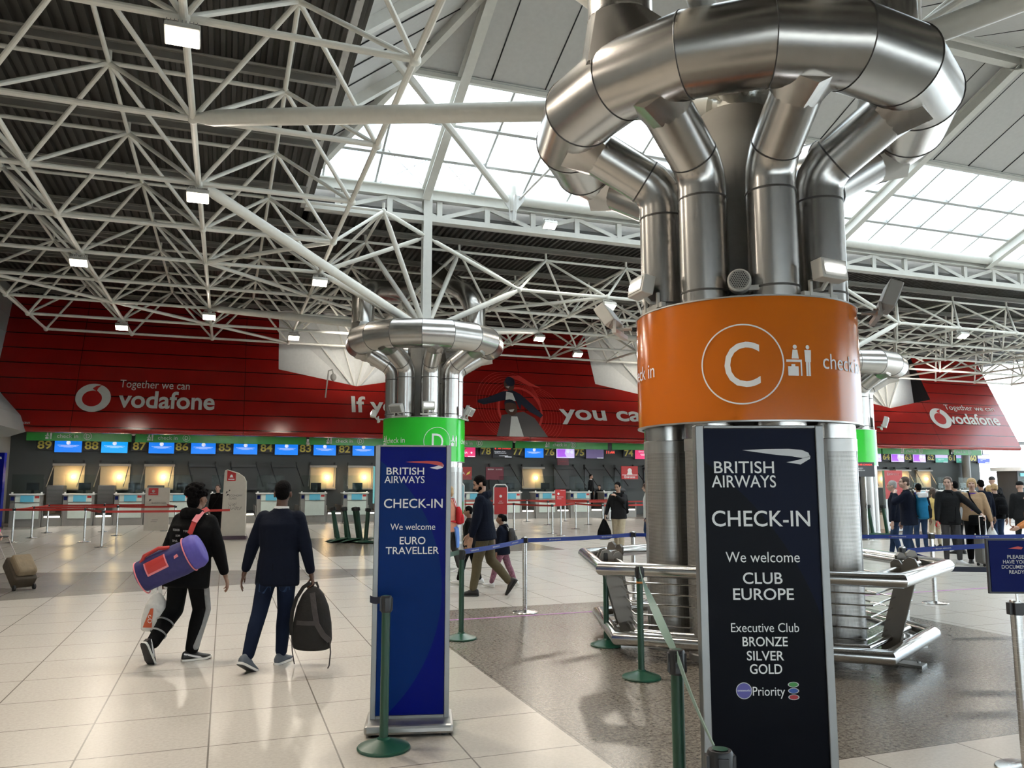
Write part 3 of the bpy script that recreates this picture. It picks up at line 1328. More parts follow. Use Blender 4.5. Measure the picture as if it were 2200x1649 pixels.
        MB().tube([path[0] + Vector((0, 0, 0.03)), path[0] + Vector((0, 0, 0.05))], 0.336, 28).build('riser_collar', MATS['steel_polished'], ri)
    return c


CX, CY = 2.57, 8.667
DX, DY = -2.53, 22.79
HAZ = -TH                    # azimuth of the hall's u axis
camC = math.atan2(-CX, -CY)
camD = math.atan2(-DX, -DY)
colC = column('ventilation_column', 'big steel duct column with the orange C band, inside the bent steel guard rail', CX, CY, MATS['band_orange'], 'C',
              [('circle', -1), ('picto', 25.5), ('text', 55), ('text', -67), ('picto', -106), ('circle', 178), ('picto', 208), ('text', 240)],
              camC + R(24), camC, [(camC + R(36), None), (R(88), None)])
colD = column('ventilation_column', 'duct column with the green D band behind the blue sign', DX, DY, MATS['band_green'], 'D',
              [('circle', 18.6), ('picto', 45), ('text', 78), ('text', -43), ('picto', -68), ('circle', 198)],
              camD - R(9), camD, [(R(-88), (0.25, 1.0, 0.12)), (R(48), (-0.55, 0.9, 0.45))])
EX, EY = H(22.3, 20.26).x, H(22.3, 20.26).y
colE = column('ventilation_column', 'third duct column half hidden behind the orange C column', EX, EY, MATS['band_green'], 'D',
              [('circle', 190), ('text', 130)], math.atan2(-EX, -EY) - R(9), math.atan2(-EX, -EY), [(R(-60), None)])

# tree branches from the pillar heads to the frame, and the posts up to the roof opening
RTH = Matrix.Rotation(TH, 4, 'Z')


def branch(name, par, head, target, r):
    p0 = Vector(head)
    p1 = RTH @ Vector(target)
    q = Vector(par.location)
    d = (p1 - p0).normalized()
    o = MB().tube([p0 - q, p0 + d * 0.25 - q, p0 + d * 0.3 - q, p1 - d * 0.45 - q, p1 - q], [r * 0.55, r * 0.6, r, r, r * 0.45], 16)
    return o.build(name, MATS['frame_paint'], par, 40)


hd = (CX, CY, 6.0)
for n, m in ((1, 0), (-3, 0), (-3, 4)):
    branch('branch', colC, hd, LN(n, m), 0.13)
for n, m in ((-1, 1), (-1, 3), (-2, 2)):
    branch('branch', colC, hd, LN(n, m), 0.09)
branch('branch', colC, hd, LN(1, 4) + Vector((0, 0, 1.2)), 0.10)
for par, hd, m0 in ((colD, (DX, DY, 6.1), 2), (colE, (EX, EY, 6.1), 7)):
    for dn, dm in ((-2, -2), (2, -2), (2, 2)):
        branch('branch', par, hd, LN(4 + dn, m0 + dm), 0.115)
    for dn, dm in ((0, -1), (0, 1), (1, 0)):
        branch('branch', par, hd, LN(4 + dn, m0 + dm), 0.085)
    for n, m in ((4, m0 - 1), (4, m0), (3, m0 - 1)):
        if has_u(n, m):
            branch('branch', par, hd, UNODE(n, m), 0.075)
    base = Vector((par.location.x, par.location.y, 0))
    for t in (LN(4, m0 - 1), LN(4, m0 + 1)) + ((UNODE(3, 1),) if m0 == 2 else ()):
        branch('brace', par, base + Vector((0, 0, 8.95)), t, 0.065)
    po = MB()
    po.cbox((0, 0, 8.15), (0.03, 0.25, 4.5), RTH)
    for y in (-0.125, 0.125):
        po.cbox((0, y, 8.15), (0.26, 0.025, 4.5), RTH)
    po.build('roof_post', MATS['beam_paint'], par, 0)

# floodlights, loudspeaker and cameras clamped round the tops of the bands
mat('fitting_beige', (0.60, 0.58, 0.53), 0.45)
mat('fitting_grey', (0.30, 0.29, 0.27), 0.5)


def floodlight(label, X, Y, z, az, r, tilt=0.5, lit=True, col=None, w=0.34, group=None, glow='lamp_glow_cool'):
    """box floodlight on an arm; the arm starts at the column and the lamp looks outwards and up or down"""
    t = thing('floodlight', label, 'floodlight', (X + math.sin(az) * r, Y + math.cos(az) * r, z), -az, group)
    m = col or MATS['fitting_beige']
    MB().tube([(0, -0.16, -0.10), (0, 0.02, -0.10), (0, 0.10, -0.02)], 0.022, 8).build('arm', m, t)
    M = Matrix.Translation((0, 0.12, 0.06)) @ Matrix.Rotation(tilt, 4, 'X')
    h = MB().cbox((0, 0, 0), (w, 0.14, w * 0.6), M)
    bev(h.build('housing', m, t, 0), 0.012)
    g = MB().cbox((0, 0.072, 0), (w * 0.86, 0.012, w * 0.44), M)
    gl_ = g.build('lamp_glass', MATS['fitting_beige'] if lit else MATS['fitting_grey'], t, 0)
    if lit:
        MB().cbox((0, 0.081, 0.0), (w * 0.74, 0.012, w * 0.15), M).build('light_bar', MATS[glow], gl_, 0)
    MB().cbox((-w * 0.4, 0.0, -0.10), (0.03, 0.03, 0.16)).cbox((w * 0.4, 0, -0.10), (0.03, 0.03, 0.16)).cbox((0, -0.02, -0.16), (w * 1.3, 0.05, 0.05)).build('bracket', m, t, 0)
    return t


floodlight('lit floodlight at the left top edge of the orange band', CX, CY, 3.72, camC + R(56), 1.12, 0.2)
floodlight('lit floodlight at the right top edge of the orange band', CX, CY, 3.70, camC - R(42), 1.12, 0.1)
floodlight('unlit beige floodlight hanging out left of the orange band', CX, CY, 3.60, camC + R(96), 1.42, -0.6, False, w=0.42)
floodlight('unlit dark floodlight hanging out right of the orange band', CX, CY, 3.60, camC - R(90), 1.38, -0.4, False, MATS['fitting_grey'], w=0.46)
floodlight('lit floodlight in the middle top edge of the green D band', DX, DY, 3.74, camD - R(5), 1.2, 0.2)
floodlight('lit spotlight at the left top edge of the green D band', DX, DY, 3.60, camD + R(82), 1.32, 0.2)
floodlight('unlit grey floodlight near the left of the green D band', DX, DY, 3.68, camD + R(35), 1.2, -0.5, False, w=0.40)
floodlight('unlit grey floodlight at the right of the green D band', DX, DY, 3.66, camD - R(70), 1.25, -0.5, False, w=0.40)
floodlight('unlit beige floodlight on the far column right of the orange band', EX, EY, 3.72, math.atan2(-EX, -EY) - R(85), 1.35, -0.3, False, w=0.6)

sp = thing('loudspeaker', 'round beige loudspeaker with a dotted grille above the orange band', 'loudspeaker', (CX + math.sin(camC + R(1)) * 1.02, CY + math.cos(camC + R(1)) * 1.02, 3.68), -(camC + R(1)))
MR = Matrix.Rotation(R(-90), 4, 'X')
MB().lathe([(0.0, -0.10), (0.07, -0.10), (0.115, -0.03), (0.115, 0.10), (0.105, 0.115)], 24, M=MR).build('speaker_body', MATS['fitting_beige'], sp)
MB().lathe([(0.098, 0.112), (0.098, 0.121), (0.0, 0.125)], 24, M=MR).build('grille', MATS['fitting_grey'], sp)
hl = MB()
for i in range(-4, 5):
    for j in range(-4, 5):
        x, z = i * 0.021 + (j % 2) * 0.0105, j * 0.018
        if x * x + z * z < 0.086 ** 2:
            hl.cbox((x, 0.1255, z), (0.011, 0.004, 0.010))
hl.build('grille_holes', MATS['rubber_black'], sp, 0)
MB().cbox((-0.2, -0.02, -0.06), (0.30, 0.05, 0.05)).cbox((0, -0.08, -0.10), (0.05, 0.05, 0.22)).build('bracket', MATS['fitting_beige'], sp, 0)

# ------------------------------------------------------------------ guard rail round the C column
gv = [H(8.83, 4.09), H(7.22, 3.54), H(5.45, 5.53), H(6.27, 6.97), H(8.1, 7.3), H(9.35, 5.75)]
gc = Vector((CX, CY, 0))
gr = thing('guard_rail', 'bent stainless steel guard rail round the foot of the orange C column', 'guard rail', (CX, CY, 0))


def ringpath(k, z, pts=gv):
    return [Vector(((p.x - CX) * k, (p.y - CY) * k, z)) for p in pts]


P6 = MATS['steel_polished']
MB().tube(ringpath(1.0, 0.865), 0.066, 20, True).build('top_rail', P6, gr, 40)
MB().tube(ringpath(0.86, 0.885), 0.030, 14, True).build('inner_top_rail', P6, gr, 40)
MB().tube(ringpath(0.91, 0.19), 0.068, 20, True).build('bottom_rail', P6, gr, 40)
MB().tube(ringpath(0.79, 0.23), 0.032, 14, True).build('inner_bottom_rail', P6, gr, 40)
for i in range(5):
    t = i / 4
    MB().tube(ringpath(0.78 + 0.07 * t, 0.30 + 0.42 * t), 0.009, 8, True).build('rail_wire', P6, gr, 40)
for i in range(6):
    a, b = gv[i], gv[(i + 1) % 6]
    for f in ({0: (0.5, 0.62), 1: (), 2: (0.5,), 3: (0.2, 0.8), 4: (0.5,), 5: (0.35, 0.8)}[i]):
        p = a.lerp(b, f) - gc
        rad = Vector((p.x, p.y, 0)).normalized()
        tan = Vector((b - a)).normalized()
        rad = Vector((tan.y, -tan.x, 0))
        if rad.dot(p) < 0:
            rad = -rad
        br = MB()
        # a plate seen from the side: leans outwards, two round lugs on top
        prof = [(-0.44, 0.02), (-0.30, 0.02), (-0.27, 0.16), (-0.09, 0.78), (-0.065, 0.84), (-0.055, 0.92), (-0.085, 0.985), (-0.14, 1.0), (-0.185, 0.965), (-0.20, 0.925), (-0.225, 0.965), (-0.27, 0.975), (-0.305, 0.94), (-0.305, 0.87), (-0.27, 0.78), (-0.42, 0.24)]
        M = Matrix(((rad.x, -rad.y, 0, p.x), (rad.y, rad.x, 0, p.y), (0, 0, 1, 0), (0, 0, 0, 1)))
        br.prism(prof, -0.018, 0.018, M)
        bo = br.build('bracket', MATS['bracket_steel'], gr, 0)
        ft = MB().box(-0.46, -0.06, -0.09, 0.09, 0.0, 0.02, M)
        for x in (-0.40, -0.12):
            ft.lathe([(0.016, 0.02), (0.016, 0.035)], 8, (x, 0.05, 0), M)
        ft.build('foot_plate', MATS['steel_dull'], bo, 0)
        MB().tube([M @ Vector((-0.30, 0, 0.87)), M @ Vector((0.0, 0, 0.865))], 0.018, 10).build('spacer', P6, bo)
        MB().tube([M @ Vector((-0.40, 0, 0.22)), M @ Vector((-0.16, 0, 0.20))], 0.018, 10).build('spacer', P6, bo)
# ------------------------------------------------------------------ upright airline signs
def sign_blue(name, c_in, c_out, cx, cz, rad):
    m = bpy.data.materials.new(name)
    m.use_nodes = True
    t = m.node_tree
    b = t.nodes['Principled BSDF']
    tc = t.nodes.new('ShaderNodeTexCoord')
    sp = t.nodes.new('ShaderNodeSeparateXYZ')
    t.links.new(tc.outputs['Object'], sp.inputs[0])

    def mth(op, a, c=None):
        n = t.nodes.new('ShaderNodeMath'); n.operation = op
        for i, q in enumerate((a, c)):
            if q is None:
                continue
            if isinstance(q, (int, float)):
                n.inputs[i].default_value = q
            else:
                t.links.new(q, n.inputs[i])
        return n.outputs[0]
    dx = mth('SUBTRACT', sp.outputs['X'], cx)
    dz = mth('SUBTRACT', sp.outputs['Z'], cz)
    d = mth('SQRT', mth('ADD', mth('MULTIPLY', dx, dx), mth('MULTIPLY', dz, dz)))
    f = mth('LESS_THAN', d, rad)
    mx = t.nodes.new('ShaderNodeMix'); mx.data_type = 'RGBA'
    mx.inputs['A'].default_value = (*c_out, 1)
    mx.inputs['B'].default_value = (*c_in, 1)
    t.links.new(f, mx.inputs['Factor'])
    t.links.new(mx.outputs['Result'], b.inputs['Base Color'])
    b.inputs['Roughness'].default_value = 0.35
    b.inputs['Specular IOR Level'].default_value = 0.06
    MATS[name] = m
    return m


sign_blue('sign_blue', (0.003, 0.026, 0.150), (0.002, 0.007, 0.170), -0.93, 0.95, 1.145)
sign_blue('sign_navy', (0.0015, 0.0022, 0.005), (0.002, 0.0045, 0.018), -1.05, 0.7, 1.36)
steel_mat('sign_frame', (0.24, 0.24, 0.235), 0.45, (8, 8, 1), 0.04)
mat('ribbon_red', (0.55, 0.035, 0.03), 0.4)
mat('ribbon_silver', (0.60, 0.60, 0.60), 0.4)
mat('ribbon_pale', (0.75, 0.72, 0.80), 0.4)


def sign_totem(label, X, Y, rz, pw, ztop, face, lines, ribbons, extra=None):
    s = thing('sign_totem', label, 'sign', (X, Y, 0), rz)
    w = pw / 2
    f = MB()
    for x in (-w - 0.018, w + 0.018):
        f.box(x - 0.018, x + 0.018, -0.03, 0.03, 0.07, ztop)
    f.box(-w, w, -0.03, 0.03, ztop - 0.014, ztop)
    f.box(-w, w, -0.03, 0.03, 0.07, 0.095)
    bev(f.build('frame', MATS['sign_frame'], s, 0), 0.004)
    MB().box(-w, w, -0.02, 0.02, 0.095, ztop - 0.014).build('panel', face, s, 0)
    b = MB().box(-w - 0.065, w + 0.065, -0.20, 0.20, 0.012, 0.075)
    bo = bev(b.build('base_plate', MATS['steel_dull'], s, 0), 0.02)
    for x in (-w, w):
        MB().lathe([(0.02, 0), (0.02, 0.014)], 12, (x, -0.15, 0)).build('foot', MATS['black_plastic'], bo)
        MB().lathe([(0.02, 0), (0.02, 0.014)], 12, (x, 0.15, 0)).build('foot', MATS['black_plastic'], bo)
    for body, x0, x1, z, cap, bold in lines:
        l = MB()
        flat2d(l, text2d(body, x0, x1, z, cap, bold), lambda a, c: Vector((a, -0.0225, c)))
        l.build('lettering', MATS['letter_white'], s, 0)
    for pts, m in ribbons:
        l = MB()
        flat2d(l, poly2d(pts), lambda a, c: Vector((a, -0.0228, c)))
        l.build('ribbon_emblem', MATS[m], s, 0)
    if extra:
        extra(s)
    return s


o = -0.012
linesD = [('BRITISH', -0.180 - o - .024, 0.090 - o - .024, 1.763, 0.050, 0.006), ('AIRWAYS', -0.194 - o - .024, 0.094 - o - .024, 1.702, 0.050, 0.006),
          ('CHECK-IN', -0.206, 0.215, 1.525, 0.064, 0.008), ('We welcome', -0.157, 0.163, 1.368, 0.045, 0.0),
          ('EURO', -0.089, 0.094, 1.267, 0.052, 0.010), ('TRAVELLER', -0.187, 0.192, 1.198, 0.050, 0.006)]
ribD = [([(-0.058, 1.853), (0.02, 1.848), (0.11, 1.842), (0.17, 1.832), (0.215, 1.818), (0.219, 1.834), (0.205, 1.850), (0.17, 1.860), (0.10, 1.862), (0.0, 1.858)], 'ribbon_red'),
        ([(0.118, 1.812), (0.16, 1.822), (0.215, 1.838), (0.221, 1.828), (0.213, 1.812), (0.172, 1.800)], 'ribbon_pale')]
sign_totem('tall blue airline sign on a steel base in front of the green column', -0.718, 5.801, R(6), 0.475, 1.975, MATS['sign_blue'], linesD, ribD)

c0 = 1626


def cx_(p):
    return (p - c0) * 0.002072


def cz_(p):
    return 1.951 - (p - 914) * 0.00205


linesC = [('BRITISH', -0.201, 0.061, 1.744, 0.051, 0.006), ('AIRWAYS', -0.213, 0.067, 1.683, 0.051, 0.006),
          ('CHECK-IN', -0.217, 0.208, 1.516, 0.066, 0.008), ('We welcome', -0.163, 0.156, 1.363, 0.044, 0.0),
          ('CLUB', -0.092, 0.078, 1.273, 0.047, 0.010), ('EUROPE', -0.136, 0.124, 1.206, 0.047, 0.010),
          ('Executive Club', -0.150, 0.140, 1.072, 0.037, 0.0), ('BRONZE', -0.103, 0.089, 1.014, 0.038, 0.010),
          ('SILVER', -0.087, 0.071, 0.956, 0.038, 0.010), ('GOLD', -0.076, 0.061, 0.901, 0.039, 0.010), ('Priority', -0.067, 0.069, 0.812, 0.036, 0.0)]
q = lambda x, y: (cx_(1240 + x * .4662) , cz_(880 + y * .4662))
ribC = [([q(750, 185), q(820, 195), q(900, 206), q(975, 213), q(1025, 222), q(1056, 214), q(1050, 197), q(1020, 184), q(960, 179), q(860, 180)], 'ribbon_silver'),
        ([q(948, 240), q(1000, 230), q(1058, 210), q(1056, 224), q(1012, 250)], 'ribbon_silver')]
mat('oval_green', (0.05, 0.30, 0.06), 0.4)
mat('oval_blue', (0.03, 0.10, 0.40), 0.4)
mat('oval_red', (0.45, 0.02, 0.03), 0.4)
mat('alliance_blue', (0.10, 0.09, 0.36), 0.35)


def extraC(s):
    f = lambda a, c: Vector((a, -0.0228, c))
    f2 = lambda a, c: Vector((a, -0.0235, c))
    MBd = MB(); flat2d(MBd, disc2d(-0.104, 0.832, 0.032, 32), f); MBd.build('round_emblem', MATS['alliance_blue'], s, 0)
    MBd = MB(); flat2d(MBd, ring2d(-0.104, 0.832, 0.031, 0.034, 32), f2); MBd.build('emblem_ring', MATS['ribbon_silver'], s, 0)
    MBd = MB(); flat2d(MBd, text2d('oneworld', -0.131, -0.077, 0.829, 0.009), f2); MBd.build('lettering', MATS['letter_white'], s, 0)
    for z, m in ((0.857, 'oval_green'), (0.832, 'oval_blue'), (0.806, 'oval_red')):
        MBd = MB(); flat2d(MBd, disc2d(0.105, z, 0.0095, 24, 2.2), f); MBd.build('oval_mark', MATS[m], s, 0)
        MBd = MB(); flat2d(MBd, ring2d(0.105, z, 0.0092, 0.0112, 24, sx=2.1), f2); MBd.build('oval_outline', MATS['ribbon_silver'], s, 0)


sign_totem('tall black airline sign standing in front of the orange column', 1.083, 3.5, R(0), 0.49, 1.952, MATS['sign_navy'], linesC, ribC, extraC)

# ------------------------------------------------------------------ queue posts and their belts
mat('post_green', (0.012, 0.060, 0.032), 0.38)
mat('base_green', (0.016, 0.085, 0.050), 0.34)
mat('belt_blue', (0.012, 0.045, 0.30), 0.6)
mat('belt_red', (0.50, 0.035, 0.025), 0.6)
mat('belt_green', (0.16, 0.26, 0.22), 0.6)
mat('belt_dark', (0.012, 0.014, 0.035), 0.6)
steel_mat('post_steel', (0.62, 0.61, 0.59), 0.22)
GREEN_H, SILVER_H = 0.965, 0.985
POSTS = {}


def queue_post(key, label, X, Y, green=False, rz=0.0, group=None, tilt=None):
    proto = POSTS.get('g' if green else 's')
    if proto is None:
        s = thing('queue_post', label, 'queue post', (X, Y, 0), rz, group)
        pm, bm_, hm = (MATS['post_green'], MATS['base_green'], MATS['black_plastic']) if green else (MATS['post_steel'], MATS['post_steel'], MATS['black_plastic'])
        if green:
            MB().lathe([(0.168, 0), (0.172, 0.012), (0.165, 0.02), (0.10, 0.042), (0.042, 0.062), (0.034, 0.075)], 40).build('base', bm_, s)
            MB().lathe([(0.0285, 0.07), (0.0285, 0.90)], 20).build('post', pm, s)
            h = MB().lathe([(0.034, 0.858), (0.036, 0.862), (0.036, 0.955), (0.032, 0.963), (0.0, 0.965)], 20)
            for a in range(4):
                h.box(-0.014, 0.014, 0.030, 0.041, 0.868, 0.95, Matrix.Rotation(a * PI / 2, 4, 'Z'))
            h.build('belt_head', hm, s)
            MB().lathe([(0.0, 0.9652), (0.022, 0.966), (0.0, 0.967)], 16).build('cap_disc', MATS['base_green'], s)
        else:
            MB().lathe([(0.170, 0), (0.174, 0.006), (0.168, 0.014), (0.06, 0.026), (0.036, 0.034)], 40).build('base', bm_, s)
            MB().lathe([(0.031, 0.03), (0.031, 0.985), (0.026, 0.990), (0.0, 0.991)], 20).build('post', pm, s)
            h = MB().box(-0.022, 0.022, -0.043, 0.043, 0.905, 0.975)
            h.box(-0.043, 0.043, -0.022, 0.022, 0.905, 0.975)
            h.build('belt_head', hm, s)
        POSTS['g' if green else 's'] = s
    else:
        s = copy_tree(proto)
        s.location = (X, Y, 0)
        s.rotation_euler = (0, 0, rz)
        s['label'] = label
        if group:
            s['group'] = group
        elif 'group' in s:
            del s['group']
    if tilt:
        d, a = tilt          # lean by a towards azimuth d, pivoting on the base edge
        ax = Vector((math.cos(d), -math.sin(d), 0))
        s.rotation_mode = 'QUATERNION'
        s.rotation_quaternion = Matrix.Rotation(-a, 3, ax).to_quaternion()
        s.location.z = 0.172 * math.sin(a)
    if key:
        POSTS[key] = s
    return s


def belt(a, b, m, za=0.94, zb=0.94, sag=0.01, twist=0.0, h=0.05, letters=None, name='queue_belt'):
    """a belt is pulled out of post a and clipped to b (a post key or a point)"""
    A = POSTS[a]
    p0 = Vector((A.location.x, A.location.y, za))
    p1 = Vector((POSTS[b].location.x, POSTS[b].location.y, zb)) if isinstance(b, str) else Vector(b)
    d = (p1 - p0)
    dh = Vector((d.x, d.y, 0)).normalized()
    nrm = Vector((dh.y, -dh.x, 0))
    p0 = p0 + dh * 0.036
    p1 = p1 - dh * 0.036
    rs = []
    n = 24
    for i in range(n + 1):
        t = i / n
        c = p0.lerp(p1, t) - Vector((0, 0, sag * 4 * t * (1 - t)))
        w = twist * t
        up = Vector((0, 0, math.cos(w))) + nrm * math.sin(w)
        th = up.cross(dh)
        rs.append([c - up * h / 2 - th * 0.0015, c + up * h / 2 - th * 0.0015, c + up * h / 2 + th * 0.0015, c - up * h / 2 + th * 0.0015])
    mb = MB().rings(rs)
    inv = Matrix.LocRotScale(A.location, A.rotation_quaternion if A.rotation_mode == 'QUATERNION' else A.rotation_euler, None).inverted()
    o = mb.build(name, MATS[m], A, 30, M=inv)
    if letters:
        L = (p1 - p0).length
        sd = nrm if nrm.dot(Vector((0, 0, 0)) - p0) > 0 else -nrm
        ex = Vector((0, 0, 1)).cross(sd) * -1
        ex = -ex if ex.x < 0 else ex
        k = max(1, int(L / letters[1]))
        for i in range(k):
            t = (i + 0.5) / k
            c = p0.lerp(p1, t) - Vector((0, 0, sag * 4 * t * (1 - t)))
            g = dh if dh.dot(ex) > 0 else -dh
            sl = (p1 - p0).normalized()
            sl = sl if sl.dot(ex) > 0 else -sl
            l = MB()
            flat2d(l, text2d(letters[0], -0.10, 0.10, -0.008, 0.016), lambda x, z: c + sl * x + Vector((0, 0, z)) + sd * 0.004)
            lo = l.build('belt_lettering', MATS['letter_white'], o, 0, M=inv)
            l = MB()
            flat2d(l, poly2d([(-0.145, 0.004), (-0.115, 0.006), (-0.112, -0.002)]), lambda x, z: c + sl * x + Vector((0, 0, z)) + sd * 0.004)
            l.build('belt_emblem', MATS['ribbon_red'], o, 0, M=inv)
    return o


BA = ('BRITISH AIRWAYS', 0.75)
queue_post('G1', 'green queue post standing just in front of the blue sign', -0.83, 5.37, True, R(20))
queue_post('G2', 'green queue post right behind the blue sign, with a blue belt', -0.56, 9.0, True)
queue_post('G3', 'green queue post touching the left corner of the steel guard rail', 1.0, 8.65, True)
queue_post('G4', 'green queue post with an orange ring before the guard rail', 1.14, 7.24, True)
queue_post('G5', 'green queue post left of the black sign, cut by the bottom edge of the picture', 0.735, 3.66, True)
queue_post('G6', 'nearest green queue post, its black head at the foot of the black sign', 0.58, 2.32, True)
rg = MB().lathe([(0.029, 0.815), (0.0305, 0.817), (0.0305, 0.83), (0.029, 0.832)], 20, cap=False)
mat('tape_orange', (0.55, 0.22, 0.06), 0.6)
rg.build('orange_ring', MATS['tape_orange'], POSTS['G4'])
queue_post('S1', 'silver queue post in the open floor between the two signs', 0.17, 10.81, False, R(70))
queue_post('S2', 'silver queue post behind the left end of the guard rail', 1.80, 11.99, False, R(60))
queue_post('S3', 'silver queue post in front of the young man in the dark jacket', 6.05, 11.62, False, R(80))
queue_post('S4', 'silver queue post behind the right bend of the guard rail', 4.42, 9.13, False, R(80))
queue_post('S6', 'silver queue post at the right edge carrying the documents notice', 3.08, 4.98, False, R(85))
queue_post('S7', 'silver queue post at the right edge behind the documents notice', 7.6, 11.75, False, R(80))
belt('G2', 'S1', 'belt_blue', letters=('BRITISH AIRWAYS', 0.6), h=0.055)
belt('S1', 'S2', 'belt_blue', letters=BA, h=0.055)
belt('S2', (3.9, 11.9, 0.94), 'belt_blue', letters=BA)
belt('S3', (3.5, 11.85, 0.94), 'belt_blue', letters=BA, h=0.055)
belt('S3', 'S7', 'belt_blue', letters=BA, h=0.055)
belt('S4', (6.4, 9.5, 1.0), 'belt_blue', letters=BA, h=0.055, sag=-0.01)
belt('S4', (4.62, 8.72, 0.86), 'belt_blue', h=0.055)
belt('S4', (6.6, 9.0, 0.75), 'belt_dark', za=0.75, h=0.055)
belt('G4', 'G5', 'belt_green', sag=0.03, twist=PI)
belt('G5', 'G6', 'belt_green', sag=0.02, twist=0.4)
belt('G1', (-0.98, 5.44, 0.935), 'belt_dark', h=0.045)
belt('G2', (-0.95, 8.7, 0.90), 'belt_green', h=0.05)

# documents notice on the right-hand post
mat('notice_blue', (0.008, 0.014, 0.10), 0.5, spec=0.06)
nt_ = thing('notice_board', 'small dark blue notice asking for documents on the silver post at the right edge', 'notice', (3.06, 4.95, 0), R(-2))
MB().box(-0.155, 0.175, -0.02, 0.0, 1.035, 1.365).build('frame', MATS['black_plastic'], nt_, 0)
MB().box(-0.143, 0.163, -0.024, -0.02, 1.047, 1.353).build('panel', MATS['notice_blue'], nt_, 0)
MB().tube([(0.01, -0.01, 0.985), (0.01, -0.01, 1.04)], 0.008, 8).build('stem', MATS['steel_polished'], nt_)
for i, t in enumerate(('PLEASE', 'HAVE YOUR', 'DOCUMENTS', 'READY')):
    wd = (0.10, 0.155, 0.175, 0.09)[i] / 2
    l = MB()
    flat2d(l, text2d(t, 0.012 - wd, 0.012 + wd, 1.245 - i * 0.030, 0.021, 0.008), lambda a, c: Vector((a, -0.0255, c)))
    l.build('lettering', MATS['ribbon_silver'], nt_, 0)
l = MB()
flat2d(l, poly2d([(-0.03, 1.305), (0.05, 1.300), (0.06, 1.312), (0.03, 1.318)]), lambda a, c: Vector((a, -0.0255, c)))
l.build('ribbon_emblem', MATS['ribbon_red'], nt_, 0)

# silver posts with red belts before the desks, left group and middle group
LG = [('L1', 26.82, -5.73), ('L2', 28.88, -5.65), ('L3', 31.67, -5.74), ('L4', 26.32, -3.80), ('L5', 24.07, -3.05), ('L6', 31.6, -3.97), ('L7', 29.21, -3.28), ('L8', 31.4, -1.95), ('L9', 28.6, -1.5)]
LL = ['nearest the left edge of the picture', 'second from the left edge', 'third from the left, close to the desks', 'left of the foremost post at the left',
      'foremost in the left queue', 'behind the foremost post on the left', 'right of the foremost post on the left', 'beside the white notice on the left', 'half hidden by the man in black']
for (k, u, v), t in zip(LG, LL):
    p = H(u, v)
    queue_post(k, 'silver queue post with red belts, ' + t, p.x, p.y, False, TH, 'silver posts of the left queue')
for a, b in (('L1', 'L4'), ('L4', 'L5'), ('L1', 'L2'), ('L2', 'L3'), ('L3', 'L6'), ('L6', 'L8'), ('L6', 'L7'), ('L7', 'L9'), ('L2', 'L7'), ('L8', 'L9')):
    belt(a, b, 'belt_red', h=0.06)
belt('L1', H(26.85, -8.0, 0.94), 'belt_red', h=0.06)
belt('L5', H(24.3, 0.2, 0.94), 'belt_red', h=0.06)
MG = [('M0', 27.75, 10.05), ('M1', 33.58, 12.78), ('M2', 30.66, 12.61), ('M3', 25.36, 10.58), ('M5', 33.41, 14.56), ('M6', 27.53, 12.43), ('M7', 30.11, 14.16), ('M8', 25.06, 12.34), ('M9', 33.0, 16.6)]
ML = ['right of the red notice with the white frame', 'far back before the dark doors', 'left of the tilted red notice, farther back', 'foremost left of the tilted red notice', 'behind the tilted red notice',
      'right of the tilted red notice', 'farther back right of the tilted red notice', 'beside the man with the black bag', 'behind the man with the grey cap on his pack']
for (k, u, v), t in zip(MG, ML):
    p = H(u, v)
    queue_post(k, 'silver queue post ' + t, p.x, p.y, False, TH, 'silver posts of the middle queue')
for a, b in (('M0', 'M3'), ('M1', 'M2'), ('M3', 'M6'), ('M6', 'M8'), ('M1', 'M5'), ('M5', 'M7'), ('M7', 'M2'), ('M5', 'M9')):
    belt(a, b, 'belt_red', h=0.06)
belt('M1', H(33.6, 9.2, 0.94), 'belt_red', h=0.06)
belt('M0', H(28.2, 8.0, 0.94), 'belt_red', h=0.06)
belt('M8', H(25.6, 14.6, 0.94), 'belt_red', h=0.06)
belt('M7', H(30.6, 18.0, 0.94), 'belt_red', h=0.06)
# bundles of leaning green posts (thick covered posts)
for i, (X, Y, d, a) in enumerate(((-5.20, 23.9, -70, 10), (-5.06, 23.5, -80, 13), (-4.90, 23.9, -60, 8), (-4.72, 23.4, -75, 12), (-4.55, 23.9, -95, 9), (-4.40, 23.5, -70, 10), (-4.22, 23.2, 60, 4))):
    t = queue_post(None, 'spare thick green post leaning in the bunch left of the blue sign', X, Y, True, 0, 'bunch of spare green posts left of the blue sign', (R(d), R(a)))
    t.scale = (2.1, 2.1, 1.02)
for i, (X, Y, d, a) in enumerate(((11.85, 26.4, -80, 7), (12.28, 26.3, -85, 6), (12.66, 25.9, 10, 2), (12.95, 26.3, -20, 3))):
    t = queue_post(None, 'spare thick green post in the row right of the orange column', X, Y, True, 0, 'row of spare green posts right of the orange column', (R(d), R(a)))
    t.scale = (2.0, 2.0, 1.02)

